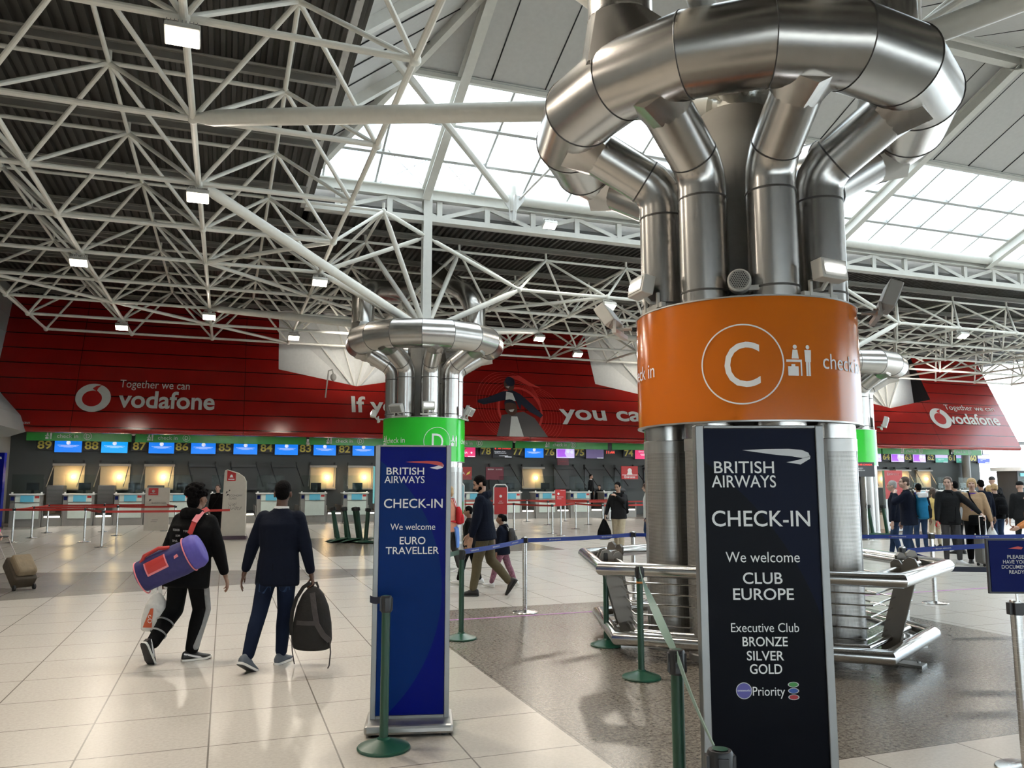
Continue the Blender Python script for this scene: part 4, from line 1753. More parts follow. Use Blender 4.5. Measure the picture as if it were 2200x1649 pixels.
# ------------------------------------------------------------------ check-in desks
mat('desk_metal', (0.30, 0.285, 0.26), 0.42, 0.35)
mat('desk_panel', (0.62, 0.70, 0.63), 0.35)
mat('desk_screen', (0.07, 0.26, 0.34), 0.3, emit=0.15, emit_col=(0.10, 0.42, 0.55))
mat('desk_top', (0.70, 0.70, 0.67), 0.4)
mat('notice_red', (0.50, 0.022, 0.022), 0.4)
mat('dark_screen', (0.015, 0.016, 0.018), 0.25)
mat('shutter_grey', (0.10, 0.10, 0.095), 0.55)
mat('light_strip', (1, 0.95, 0.85), 0.5, emit=2.5, emit_col=(1, 0.93, 0.80))
glass_mat('desk_glass', (0.86, 0.91, 0.90), 0.01, 0.02, 0.03)
UC = 36.3
NUM = {0: '89', 1: '88', 2: '87', 3: '86', 4: '85', 5: '84', 6: '83', 7: '82', 11: '78', 12: '77', 13: '76', 14: '75', 16: '74'}


def desk_proto(lab):
    d = thing('check_in_desk', lab, 'check-in desk', H(UC, 0), TH, 'check-in desks along the dark wall')
    MB().box(0, 1.10, 0.0, 0.75, 0, 1.24).build('body', MATS['desk_metal'], d, 0)
    MB().box(-0.03, 1.13, -0.06, 0.80, 1.24, 1.29).build('counter_top', MATS['desk_top'], d, 0)
    MB().box(0.18, 1.02, -0.02, 0.0, 0.30, 0.92).build('front_panel', MATS['desk_panel'], d, 0)
    MB().box(0.18, 1.02, -0.03, 0.0, 0.96, 1.22).build('notice_strip', MATS['desk_panel'], d, 0)
    MB().box(0.36, 0.82, -0.045, -0.03, 0.965, 1.22).build('front_screen', MATS['desk_screen'], d, 0)
    MB().box(0.86, 1.01, -0.034, -0.03, 1.11, 1.20).build('red_sticker', MATS['notice_red'], d, 0)
    MB().box(0.02, 0.14, -0.02, 0.0, 1.03, 1.18).build('side_plate', MATS['notice_blue'], d, 0)
    MB().box(0.0, 1.10, 0.10, 0.115, 1.29, 2.05).build('glass_screen', MATS['desk_glass'], d, 0)
    for x in (0.04, 1.06):
        MB().cbox((x, 0.10, 1.32), (0.06, 0.05, 0.06)).build('glass_clip', MATS['desk_top'], d, 0)
    m = MB().box(0.45, 0.90, 0.40, 0.44, 1.42, 1.72).box(0.62, 0.72, 0.42, 0.46, 1.30, 1.45).box(0.55, 0.80, 0.36, 0.50, 1.29, 1.305)
    m.build('monitor', MATS['dark_screen'], d, 0)
    return d


def gap_proto(lab):
    g = thing('baggage_belt', lab, 'baggage belt', H(UC, 0), TH, 'weighing belts between the desks')
    MB().box(1.12, 1.83, 0.05, 0.9, 0, 0.34).build('belt_plinth', MATS['desk_metal'], g, 0)
    MB().box(1.16, 1.79, 0.10, 2.6, 0.40, 0.46).build('belt_surface', MATS['rubber_black'], g, 0)
    MB().box(1.20, 1.75, 0.04, 0.10, 0.345, 0.40).build('light_strip', MATS['light_strip'], g, 0)
    for x in (1.115, 1.80):
        MB().box(x, x + 0.035, 0.05, 2.6, 0.34, 0.72).build('side_guard', MATS['desk_metal'], g, 0)
    return g


desks, gaps = [], []
dp = gp_ = None
DESKS = [i for i in range(15)] + [26, 27, 28]
names_d = {0: 'below number 89, at the far left', 1: 'below number 88', 2: 'below number 87', 3: 'behind the white notice', 4: 'behind the cream pillar sign', 5: 'behind the man in the suit',
           6: 'below number 83', 7: 'below number 82, behind the green posts', 8: 'hidden behind the blue sign', 9: 'hidden behind the green column', 10: 'left of the red notice in the white frame', 11: 'below number 78', 12: 'below number 77',
           13: 'below number 76', 14: 'below number 75, beside the seated clerk', 26: 'below number 63', 27: 'below number 62', 28: 'below number 61'}
for i in DESKS:
    v = -7.93 + 1.85 * i if i < 20 else 38.2 + (i - 26) * 1.85
    lab = 'check-in desk with teal screen ' + names_d[i]
    if dp is None:
        d = dp = desk_proto(lab)
    else:
        d = copy_tree(dp)
        d['label'] = lab
    d.location = H(UC, v)
    lab = 'black baggage belt right of the desk ' + names_d[i]
    if gp_ is None:
        g = gp_ = gap_proto(lab)
    else:
        g = copy_tree(gp_)
        g['label'] = lab
    g.location = H(UC, v)
# ridged grey covers over the first belts
sp_ = None
for i, t in ((0, 'left-hand'), (1, 'middle'), (2, 'right-hand')):
    lab = 'ridged grey shutter box over a baggage belt at the left, the %s one' % t
    if sp_ is None:
        sp_ = thing('shutter_box', lab, 'shutter box', H(UC, 0), TH, 'ridged shutter boxes at the left')
        b = MB().box(1.18, 1.80, 0.25, 0.9, 0.72, 1.62)
        bev(b.build('casing', MATS['shutter_grey'], sp_, 0), 0.03)
        r = MB()
        for k in range(15):
            r.box(1.20, 1.78, 0.225, 0.25, 0.76 + k * 0.055, 0.79 + k * 0.055)
        r.build('slats', mat('slat_grey', (0.15, 0.15, 0.14), 0.5), sp_, 0)
        s = sp_
    else:
        s = copy_tree(sp_)
        s['label'] = lab
    s.location = H(UC, -7.93 + 1.85 * i)

# hatches in the rear wall: raised shutter, cream back, struts and a warm lamp
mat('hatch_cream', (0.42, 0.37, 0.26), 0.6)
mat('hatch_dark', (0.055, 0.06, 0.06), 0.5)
mat('bulb_warm', (1, 0.72, 0.36), 0.5, emit=30, emit_col=(1, 0.66, 0.28))
mat('stay_black', (0.02, 0.02, 0.02), 0.5)
UW = 39.6


def hatch(v, lab, lit, energy=24):
    h = thing('baggage_hatch', lab, 'baggage hatch', H(UW, v), TH, 'hatches in the rear wall')
    w = 0.60
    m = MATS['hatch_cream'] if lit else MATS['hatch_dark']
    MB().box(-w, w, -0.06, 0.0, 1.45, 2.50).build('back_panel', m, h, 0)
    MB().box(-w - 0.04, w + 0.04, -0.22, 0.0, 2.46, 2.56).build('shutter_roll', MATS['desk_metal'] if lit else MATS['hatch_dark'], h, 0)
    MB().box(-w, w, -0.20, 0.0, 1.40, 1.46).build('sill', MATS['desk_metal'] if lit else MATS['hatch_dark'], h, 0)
    for x in (-w - 0.02, w - 0.06):
        MB().tube([(x, -0.10, 2.62), (x + 0.02, -0.30, 2.46), (x + 0.30, -1.1, 1.55)] if not lit else [(x, -0.06, 2.48), (x - 0.12, -0.7, 1.55)], 0.022, 6).build('stay', MATS['stay_black'] if not lit else MATS['desk_metal'], h)
        MB().cbox((x, -0.1, 2.66), (0.06, 0.14, 0.10)).build('stay_bracket', MATS['stay_black'], h, 0)
    if lit:
        MB().ell((0.18, -0.16, 1.98), (0.07, 0.05, 0.07), 12, 8).build('bulb', MATS['bulb_warm'], h)
        ld = bpy.data.lights.new('hatch_lamp', 'POINT')
        ld.energy = energy
        ld.color = (1, 0.66, 0.32)
        ld.shadow_soft_size = 0.06
        lo_ = bpy.data.objects.new('hatch_lamp', ld)
        lo_.location = (0.18, -0.36, 1.98)
        lo_.parent = h
        COL.objects.link(lo_)
    return h


for i in range(0, 17):
    v = -6.46 + 1.82 * i
    lit = i in (0, 1, 2, 6, 7, 12)
    if i in (8, 9, 10):
        continue
    n = NUM.get(i)
    hatch(v, ('lamplit cream hatch' if lit else 'unlit dark hatch') + ' in the rear wall ' + ('below number ' + n if n else 'far right of number 75'), lit, 4 if i == 12 else 9)
for i, v in enumerate((38.9, 40.7, 42.5)):
    hatch(v, 'lamplit cream hatch in the rear wall below number %d' % (64 - i), True, 5)

# numbers, screens and the green boards above the desks
mat('digit_yellow', (0.75, 0.62, 0.12), 0.45)
mat('screen_blue', (0.02, 0.20, 0.75), 0.4, emit=0.42, emit_col=(0.0, 0.20, 0.85))
mat('screen_cyan', (0.02, 0.35, 0.85), 0.4, emit=0.42, emit_col=(0.0, 0.36, 0.92))
mat('screen_pink', (0.75, 0.05, 0.18), 0.4, emit=0.38, emit_col=(0.80, 0.03, 0.17))
mat('screen_black', (0.02, 0.02, 0.03), 0.3, emit=0.02)
mat('screen_purple', (0.40, 0.10, 0.75), 0.4, emit=0.38, emit_col=(0.42, 0.10, 0.80))
mat('screen_lilac', (0.65, 0.55, 0.95), 0.4, emit=0.38, emit_col=(0.62, 0.50, 0.95))
mat('screen_slate', (0.09, 0.07, 0.15), 0.4, emit=0.35, emit_col=(0.13, 0.10, 0.22))
mat('screen_teal', (0.10, 0.42, 0.33), 0.4, emit=0.29, emit_col=(0.10, 0.45, 0.35))
mat('screen_navy', (0.05, 0.08, 0.45), 0.4, emit=0.34, emit_col=(0.05, 0.08, 0.45))
mat('screen_white', (0.9, 0.92, 0.98), 0.4, emit=0.36, emit_col=(0.85, 0.9, 1.0))
mat('led_red', (0.9, 0.05, 0.03), 0.4, emit=0.8, emit_col=(1.0, 0.05, 0.03))


def number_sign(txt, v):
    s = thing('number_sign', 'black number plate reading %s in yellow above the desks' % txt, 'number sign', H(UW - 0.12, v), TH, 'desk number plates')
    MB().box(-0.33, 0.33, -0.04, 0.04, 3.14, 3.60).build('plate', MATS['black_plastic'], s, 0)
    MB().box(-0.02, 0.02, -0.02, 0.02, 3.60, 3.9).build('hanger', MATS['black_plastic'], s, 0)
    l = MB()
    flat2d(l, text2d(txt, -0.27, 0.27, 3.20, 0.34, 0.02), lambda a, c: Vector((a, -0.045, c)))
    l.build('digits', MATS['digit_yellow'], s, 0)


def screen(v, kind, lab):
    s = thing('display_screen', lab, 'screen', H(UW - 0.12, v), TH, 'screens above the desks')
    MB().box(-0.56, 0.56, -0.05, 0.04, 3.02, 3.62).build('casing', MATS['black_plastic'], s, 0)
    MB().box(-0.03, 0.03, -0.02, 0.02, 3.62, 3.9).build('hanger', MATS['black_plastic'], s, 0)
    face = {'blue': 'screen_blue', 'cyan': 'screen_cyan', 'iberia': 'screen_pink', 'canada': 'screen_black', 'purple': 'screen_lilac', 'slate': 'screen_slate', 'pink': 'screen_pink', 'teal': 'screen_teal', 'navy': 'screen_navy'}[kind]
    MB().box(-0.53, 0.53, -0.054, -0.05, 3.05, 3.59).build('display', MATS[face], s, 0)
    fn = lambda a, c: Vector((a, -0.058, c))
    fn2 = lambda a, c: Vector((a, -0.061, c))

    def put(nm, data, m, f=fn):
        l = MB()
        for d in data:
            flat2d(l, d, f)
        l.build(nm, MATS[m], s, 0)
    if kind in ('blue', 'cyan'):
        put('round_emblem', [disc2d(0, 3.47, 0.085, 20)], 'screen_white')
        put('emblem_mark', [disc2d(0.05, 3.44, 0.035, 10)], 'screen_lilac', fn2)
        put('text_lines', [rect2d(-0.42, 0.42, 3.355, 3.366), rect2d(-0.30, 0.30, 3.325, 3.336), rect2d(-0.36, 0.36, 3.298, 3.306), rect2d(-0.18, 0.18, 3.272, 3.280)], 'screen_white')
    elif kind == 'iberia':
        put('lettering', [text2d('IBERIA', -0.40, 0.12, 3.22, 0.10, 0.01), disc2d(0.32, 3.27, 0.05, 14)], 'screen_white')
        put('wing_emblem', [poly2d([(-0.18, 3.40), (-0.02, 3.42), (0.10, 3.52), (-0.05, 3.50)])], 'digit_yellow')
    elif kind == 'canada':
        put('lettering', [text2d('AIR CANADA', -0.28, 0.46, 3.48, 0.06, 0.01), disc2d(-0.40, 3.51, 0.045, 10)], 'led_red')
        put('text_lines', [text2d('Baggage drop', -0.45, 0.15, 3.33, 0.05), text2d('Online check-in', -0.45, 0.2, 3.25, 0.05), rect2d(-0.2, 0.3, 3.12, 3.14)], 'screen_white')
    elif kind == 'purple':
        put('picture', [poly2d([(-0.48, 3.12), (-0.48, 3.52), (0.0, 3.52), (-0.04, 3.30), (0.06, 3.12)])], 'screen_purple')
        put('figures', [disc2d(0.15, 3.42, 0.10, 14), disc2d(0.38, 3.38, 0.09, 14)], 'screen_white')
    elif kind == 'pink':
        put('lettering', [text2d('Emirates', -0.30, 0.36, 3.42, 0.09), rect2d(-0.2, 0.25, 3.30, 3.33), rect2d(-0.15, 0.2, 3.24, 3.26)], 'screen_white')
    elif kind in ('teal', 'navy'):
        put('header', [rect2d(-0.53, 0.53, 3.34, 3.59)], 'screen_lilac')
        put('text_lines', [rect2d(-0.3, 0.2, 3.26, 3.275), rect2d(-0.3, -0.1, 3.20, 3.21)], 'screen_white')
    if kind not in ('blue', 'cyan'):
        put('footer', [rect2d(0.12, 0.5, 3.06, 3.09)], 'screen_white', fn2)
    return s


for i, (n, v) in enumerate(zip(('89', '88', '87', '86', '85', '84', '83', '82', '78', '77', '76', '75', '74', '64', '63', '62', '61', '60'),
                               (-7.47, -5.64, -3.71, -1.93, -.08, 1.78, 3.58, 5.45, 12.73, 14.51, 16.32, 18.08, 21.08, 39.4, 41.2, 43.1, 44.9, 46.8))):
    number_sign(n, v)
    kind = {'88': 'cyan', '78': 'canada', '77': 'blue', '76': 'purple', '75': 'slate', '74': 'pink', '64': 'purple', '63': 'purple', '62': 'teal', '61': 'teal', '60': 'navy'}.get(n, 'blue')
    desc = {'blue': 'blue screen with a white round emblem', 'cyan': 'brighter light blue screen with a white round emblem', 'canada': 'black screen with a red heading', 'purple': 'purple and white advertising screen', 'slate': 'dim slate grey screen',
            'pink': 'pink screen with white words', 'teal': 'screen half lilac and half green', 'navy': 'screen half lilac and half dark blue'}[kind]
    screen(v + 0.92, kind, '%s just right of number %s' % (desc, n))
screen(11.62, 'iberia', 'pink screen with white letters just left of number 78')
screen(38.45, 'purple', 'purple and white advertising screen just left of number 64')

mat('board_green', (0.030, 0.30, 0.045), 0.28)
UBD = 38.5
for k, (a, b, t, mk) in enumerate(((-7.98, -3.95, 'at the far left', 0.42), (-3.80, 3.52, 'over numbers 87 to 84', 0.20), (3.66, 9.6, 'over numbers 83 and 82', 0.30), (9.7, 13.85, 'over number 78', 0.42), (14.0, 19.3, 'over numbers 77 to 75', 0.50), (19.55, 27.0, 'over number 74', 0.7),
                                  (30.5, 38.05, 'left of number 64', 0.8), (38.15, 43.6, 'over numbers 64 to 62', 0.45), (44.0, 46.4, 'over numbers 61 and 60', 0.3))):
    s = thing('check_in_board', 'long green board with white check in lettering ' + t, 'sign', H(UBD, a), TH, 'green boards above the desks')
    L = b - a
    MB().box(0, L, -0.05, 0.05, 3.50, 3.93).build('board', MATS['board_green'], s, 0)
    c = L * mk
    fn = lambda x, z: Vector((x, -0.055, z))
    l = MB()
    for d in pict2d(c - 1.0, 3.57, 0.30):
        flat2d(l, d, fn)
    l.build('pictogram', MATS['ribbon_silver'], s, 0)
    l = MB()
    flat2d(l, text2d('check in', c - 0.55, c + 0.25, 3.63, 0.16), fn)
    l.build('lettering', MATS['ribbon_silver'], s, 0)
    l = MB()
    flat2d(l, ring2d(c + 0.62, 3.715, 0.14, 0.155, 28), fn)
    flat2d(l, text2d('D', c + 0.55, c + 0.69, 3.63, 0.17), fn)
    l.build('letter_circle', MATS['ribbon_silver'], s, 0)

cl = thing('clock_display', 'small digital clock glowing red between the screens', 'clock', H(UBD, 19.45), TH)
MB().box(-0.30, 0.30, -0.06, 0.04, 3.24, 3.47).build('casing', MATS['black_plastic'], cl, 0)
MB().box(-0.12, 0.12, -0.02, 0.04, 3.47, 3.95).build('bracket', MATS['black_plastic'], cl, 0)
l = MB()
flat2d(l, text2d('11:44', -0.24, 0.24, 3.29, 0.13, 0.02), lambda a, c: Vector((a, -0.065, c)))
l.build('digits', MATS['led_red'], cl, 0)
for v, z, t in ((-3.87, 3.95, 'left'), (3.59, 3.66, 'middle, beside number 82'), (13.92, 3.95, 'right, beside number 77'), (43.8, 3.85, 'far right')):
    s = thing('security_camera', 'small ceiling camera between two green boards, ' + t, 'camera', H(UBD - 0.1, v, z), TH, 'cameras between the boards')
    MB().box(-0.05, 0.05, -0.05, 0.05, -0.06, 0.10).build('mount', MATS['letter_white'], s, 0)
    MB().ell((0, -0.04, -0.10), (0.09, 0.09, 0.09), 14, 9).build('dome', MATS['fitting_beige'], s)

# posters and notices round the desks
mat('poster_red', (0.33, 0.02, 0.018), 0.4)
mat('poster_wine', (0.13, 0.012, 0.025), 0.4)
mat('cream', (0.60, 0.54, 0.46), 0.5)
mat('text_dark', (0.06, 0.05, 0.05), 0.5)
mat('kiosk_teal', (0.16, 0.48, 0.52), 0.4, emit=0.18, emit_col=(0.25, 0.72, 0.75))


def flat_sign(name, lab, cat, u, v, w, z0, z1, m, marks, depth=0.03, legs=False, rz=TH, frame=None):
    s = thing(name, lab, cat, H(u, v), rz)
    MB().box(-w / 2, w / 2, -depth, depth, z0, z1).build('panel', MATS[m], s, 0)
    if frame:
        f = MB().tube([(-w / 2 - 0.02, 0, 0.02), (-w / 2 - 0.02, 0, z1), (-w / 2 + 0.06, 0, z1 + 0.10), (w / 2 - 0.06, 0, z1 + 0.10), (w / 2 + 0.02, 0, z1), (w / 2 + 0.02, 0, 0.02)], 0.022, 8)
        f.build('frame', MATS[frame], s)
        MB().box(-w / 2 - 0.05, w / 2 + 0.05, -0.2, 0.2, 0, 0.025).build('base_plate', MATS['steel_dull'], s, 0)
    if legs:
        MB().tube([(0, 0, 0.01), (0, 0, z0)], 0.025, 10).build('stem', MATS['post_steel'], s)
        MB().lathe([(0.15, 0), (0.15, 0.012), (0.03, 0.03)], 24).build('base', MATS['post_steel'], s)
    for nm, data, mm in marks:
        l = MB()
        for d in data:
            flat2d(l, d, lambda a, c: Vector((a, -depth - 0.004, c)))
        l.build(nm, MATS[mm], s, 0)
    return s


flat_sign('wall_poster', 'dark red poster with white letters hanging left of the wine red poster', 'poster', 38.5, 11.15, 1.05, 1.88, 2.52, 'poster_red', [('lettering', [text2d('IBERIA', -0.42, 0.16, 2.14, 0.13, 0.01)], 'ribbon_silver'), ('wing_emblem', [poly2d([(0.22, 2.10), (0.40, 2.18), (0.46, 2.32), (0.30, 2.24)])], 'digit_yellow')])
flat_sign('wall_poster', 'wine red poster with a small white line of text below number 78', 'poster', 38.5, 12.9, 0.95, 1.88, 2.52, 'poster_wine', [('lettering', [text2d('IBERIA', -0.38, -0.05, 2.37, 0.07, 0.01), text2d('BUSINESS', 0.05, 0.40, 2.37, 0.06)], 'ribbon_silver')])
flat_sign('wall_poster', 'bright red hanging flag with a white crest below number 74', 'poster', 38.4, 20.55, 1.0, 1.92, 2.62, 'notice_red', [('crest', [disc2d(0, 2.38, 0.13, 14), poly2d([(-0.12, 2.30), (0.12, 2.30), (0.16, 2.18), (-0.16, 2.18)])], 'letter_white'), ('lettering', [text2d('Emirates', -0.32, 0.32, 1.98, 0.13, 0.01), rect2d(-0.46, 0.46, 2.13, 2.16)], 'letter_white')])
flat_sign('wall_poster', 'small dark red board hanging under the screens at number 75', 'poster', 39.0, 16.9, 0.65, 2.66, 3.02, 'poster_wine', [('text_lines', [rect2d(-0.2, 0.2, 2.84, 2.86)], 'poster_red')])
flat_sign('information_kiosk', 'tall pale teal information panel left of the blue sign', 'kiosk', 34.0, 6.25, 0.62, 0.85, 2.42, 'kiosk_teal', [('icons', [disc2d(x, z, 0.035, 10) for x in (-0.18, 0.0, 0.18) for z in (2.1, 1.85, 1.6)] + [rect2d(-0.2, 0.15, 1.35, 1.36), rect2d(-0.2, 0.2, 1.25, 1.26), rect2d(-0.2, 0.1, 1.15, 1.16)], 'oval_blue')], 0.06, True)
ky = [('header', [rect2d(-0.33, 0.33, 1.05, 1.62)], 'desk_screen'), ('footer', [rect2d(-0.33, 0.33, 0.35, 1.05)], 'board_green'), ('lettering', [text2d('Aeroportos', -0.18, 0.28, 1.10, 0.07), text2d('Check-in', -0.26, 0.12, 0.90, 0.08)], 'letter_white'), ('plane_emblem', [poly2d([(0.05, 0.50), (0.25, 0.50), (0.20, 0.70), (0.15, 0.55)])], 'letter_white')]
flat_sign('floor_notice', 'teal and green notice in a rounded white frame behind the man in the hooded jacket', 'notice', 27.5, 7.7, 0.68, 0.35, 1.62, 'desk_panel', ky, 0.025, False, TH, 'letter_white')
flat_sign('floor_notice', 'red notice in a rounded white frame among the red belts', 'notice', 28.4, 9.75, 0.50, 0.55, 1.55, 'notice_red', [('crest', [disc2d(0, 1.22, 0.055, 10)], 'letter_white'), ('text_lines', [rect2d(-0.06, 0.06, 1.03, 1.045), rect2d(-0.1, 0.1, 0.96, 0.975)], 'letter_white')], 0.02, False, TH, 'letter_white')
rs = flat_sign('post_notice', 'tilted red notice on a thin silver post among the red belts', 'notice', 24.29, 10.43, 0.37, 0.97, 1.50, 'notice_red', [('crest', [disc2d(-0.08, 1.36, 0.04, 8)], 'letter_white'), ('lettering', [text2d('Business', -0.12, 0.10, 1.24, 0.035), text2d('Class', -0.12, 0.02, 1.18, 0.035), text2d('Emirates', 0.0, 0.16, 1.455, 0.025)], 'letter_white')], 0.015, True)
flat_sign('post_notice', 'black airline notice with a red heading on a stand right of the orange column', 'notice', 19.3, 18.4, 0.72, 1.90, 2.34, 'black_plastic', [('lettering', [text2d('AIR CANADA', -0.22, 0.28, 2.24, 0.05, 0.01), disc2d(-0.28, 2.265, 0.035, 8)], 'led_red'), ('text_lines', [text2d('PRIORITY', -0.30, -0.08, 2.13, 0.04), text2d('CHECK-IN', -0.30, -0.02, 2.07, 0.04)], 'letter_white')], 0.03, True)
flat_sign('floor_notice', 'tall red and white pillar notice behind the man with the blue rucksack', 'notice', 22.0, 22.2, 0.80, 0.05, 2.15, 'letter_white', [('red_field', [rect2d(-0.40, 0.40, 1.15, 2.15)], 'notice_red'), ('lettering', [text2d('Emirates', -0.28, 0.26, 1.98, 0.10, 0.01)], 'letter_white'), ('lettering', [text2d('Economy', -0.18, 0.20, 1.72, 0.05)], 'letter_white')], 0.05)
flat_sign('information_kiosk', 'narrow light blue panel beside the far column right of the orange band', 'kiosk', 24.5, 20.6, 0.5, 0.95, 2.35, 'kiosk_teal', [('text_lines', [rect2d(-0.15, 0.15, 1.9, 1.92)], 'letter_white')], 0.05, True)
# cream pillar sign with a swept top
s = thing('pillar_sign', 'tall cream pillar sign with a swept top between the two walking men', 'sign', H(26.06, 0.30), R(8))
prof = [(-0.37, 0.10), (0.37, 0.10), (0.35, 0.9), (0.335, 1.75), (0.26, 1.90), (0.08, 2.02), (-0.24, 2.12), (-0.31, 2.10), (-0.33, 2.02), (-0.35, 1.0)]
bev(MB().prism(prof, -0.06, 0.06).build('panel', MATS['cream'], s, 0), 0.015)
MB().box(-0.40, 0.40, -0.12, 0.12, 0, 0.10).build('base_plate', mat('base_plum', (0.10, 0.06, 0.08), 0.5), s, 0)
fn = lambda a, c: Vector((a, -0.064, c))
fn2 = lambda a, c: Vector((a, -0.067, c))
for nm, ds, mm, f in (('red_field', [poly2d([(-0.24, 1.77), (0.02, 1.77), (0.02, 2.01), (-0.24, 2.10)])], 'notice_red', fn), ('crest', [disc2d(-0.11, 1.93, 0.035, 10), poly2d([(-0.17, 1.88), (-0.05, 1.88), (-0.07, 1.91), (-0.15, 1.91)]), rect2d(-0.20, -0.02, 1.81, 1.835)], 'letter_white', fn2),
                     ('flight_emblem', [poly2d([(-0.26, 1.38), (-0.19, 1.44), (-0.24, 1.46)]), poly2d([(-0.24, 1.30), (-0.16, 1.36), (-0.21, 1.38)]), poly2d([(-0.18, 1.44), (-0.12, 1.49), (-0.16, 1.51)])], 'text_dark', fn),
                     ('lettering', [text2d('ECONOMY', -0.16, 0.24, 1.30, 0.055), text2d('CLASS', -0.16, 0.06, 1.21, 0.055)], 'text_dark', fn), ('lettering', [text2d('الدرجة', -0.16, 0.08, 1.04, 0.075), text2d('السياحية', -0.16, 0.24, 0.93, 0.075)], 'text_dark', fn)):
    l = MB()
    for d in ds:
        flat2d(l, d, f)
    l.build(nm, MATS[mm], s, 0)
flat_sign('floor_notice', 'white notice board with a red square among the belts at the left', 'notice', 31.2, -2.25, 0.80, 0.03, 1.55, 'cream', [('red_field', [rect2d(-0.30, 0.02, 1.28, 1.53)], 'notice_red'), ('crest', [disc2d(-0.14, 1.42, 0.05, 10), rect2d(-0.24, -0.04, 1.32, 1.345)], 'letter_white'), ('lettering', [text2d('BUSINESS CLASS', -0.18, 0.30, 0.98, 0.045)], 'text_dark'), ('flight_emblem', [poly2d([(-0.28, 1.05), (-0.18, 1.12), (-0.25, 1.14)])], 'text_dark'), ('text_lines', [rect2d(-0.15, 0.05, 0.40, 0.412), rect2d(-0.18, 0.02, 0.34, 0.352)], 'text_dark')], 0.04)
# blue airline pillar at the far left corner
s = thing('pillar_sign', 'dark blue pillar sign with vertical white letters at the left edge', 'sign', H(35.0, -8.2), TH)
MB().box(-0.45, 0.30, -0.18, 0.18, 0, 2.85).build('panel', MATS['sign_blue'], s, 0)
MB().box(-0.5, 0.35, -0.22, 0.22, 0, 0.06).build('base_plate', MATS['black_plastic'], s, 0)
vs_, fs_ = text2d('AIRWAYS', -0.8, 0.8, -0.08, 0.17)
l = MB()
flat2d(l, ([(0.05 - b, 1.55 + a) for a, b in vs_], fs_), lambda a, c: Vector((a, -0.185, c)))
l.build('lettering', MATS['ribbon_silver'], s, 0)
l = MB()
flat2d(l, poly2d([(-0.35, 2.62), (0.20, 2.70), (0.22, 2.62), (0.0, 2.58)]), lambda a, c: Vector((a, -0.185, c)))
l.build('ribbon_emblem', MATS['ribbon_silver'], s, 0)

# ------------------------------------------------------------------ advertising on the red wall
def wall_art(name, datas, m, out, split=None):
    l = MB()
    for d in datas:
        if split:
            d = sub_text(d, split)
        flat2d(l, d, lambda a, c: fascia_pt(a, c, out))
    return l.build(name, MATS[m], fas, 0)


mat('ad_white', (0.62, 0.60, 0.55), 0.5)
mat('ad_red', (0.42, 0.010, 0.008), 0.4)
mat('ad_ring', (0.62, 0.04, 0.03), 0.4)
mat('ad_navy', (0.012, 0.014, 0.028), 0.5)
mat('ad_skin', (0.10, 0.042, 0.026), 0.5)
mat('ad_grey', (0.10, 0.085, 0.08), 0.5)


def speech_mark(cx, cz, r, sx):
    wall_art('logo_disc', [disc2d(cx, cz, r, 44, sx)], 'ad_white', 0.02)
    pts = []
    n = 30
    for i in range(n + 1):
        a = R(70) + (R(430) - R(70)) * i / n
        k = 0.56
        pts.append((cx + sx * (-0.06 * r + k * r * math.cos(a)), cz + (-0.06 * r + k * r * math.sin(a))))
    pts = pts[:-3]
    pts += [(cx + sx * 0.16 * r, cz + 0.52 * r), (cx + sx * 0.22 * r, cz + 0.70 * r), (cx + sx * 0.40 * r, cz + 0.93 * r), (cx + sx * 0.10 * r, cz + 0.84 * r), (cx - sx * 0.10 * r, cz + 0.66 * r)]
    wall_art('logo_drop', [poly2d(pts)], 'ad_red', 0.024)


speech_mark(-4.96, 5.0, 0.575, 1.07)
wall_art('lettering', [text2d('Together we can', -4.08, -1.52, 5.47, 0.32)], 'ad_white', 0.02)
wall_art('lettering', [text2d('vodafone', -4.07, -0.53, 4.66, 0.70, 0.022)], 'ad_white', 0.02)
wall_art('lettering', [text2d('If you carry', 4.99, 10.35, 4.75, 0.70, 0.022)], 'ad_white', 0.02)
wall_art('lettering', [text2d('you can reach', 14.72, 23.9, 4.70, 0.72, 0.022)], 'ad_white', 0.02)
wall_art('lettering', [text2d('JCDecaux', -7.43, -6.93, 3.90, 0.10)], 'ad_white', 0.02)
speech_mark(38.65, 5.42, 0.60, 1.25)
wall_art('lettering', [text2d('Together we can', 39.35, 43.3, 5.97, 0.30)], 'ad_white', 0.02)
wall_art('lettering', [text2d('vodafone', 39.25, 43.2, 5.13, 0.62, 0.022)], 'ad_white', 0.02)
# printed picture: boy on a man's shoulders inside swirling red loops
for i in range(9):
    k = i / 8
    wall_art('swirl_loop', [ring2d(12.75 - 0.5 * k, 5.05 + 0.25 * k, 1.05 + 0.6 * k, 1.065 + 0.6 * k + (0.10 if i == 0 else 0.0), 44, sx=0.95)], 'ad_ring', 0.018)
for i in range(7):
    k = i / 6
    wall_art('swirl_loop', [ring2d(13.1 + 0.6 * k, 4.95 - 0.05 * k, 1.0 + 0.28 * k, 1.012 + 0.28 * k, 30, R(-60), R(80), sx=0.9)], 'ad_ring', 0.018)
wall_art('swirl_loop', [poly2d([(12.4, 6.75), (13.0, 6.8), (13.5, 6.45), (14.0, 6.2), (13.4, 6.3), (12.9, 6.55)])], 'ad_ring', 0.018)
wall_art('man_coat', [poly2d([(11.4, 3.8), (13.9, 3.8), (13.4, 4.7), (12.9, 5.0), (12.3, 4.9), (11.8, 4.8)])], 'ad_grey', 0.022)
wall_art('man_shirt', [poly2d([(12.0, 3.8), (12.7, 3.8), (12.55, 4.75), (12.25, 4.75)])], 'ad_white', 0.024)
wall_art('man_head', [disc2d(12.3, 5.15, 0.36, 24, 0.85)], 'ad_skin', 0.036)
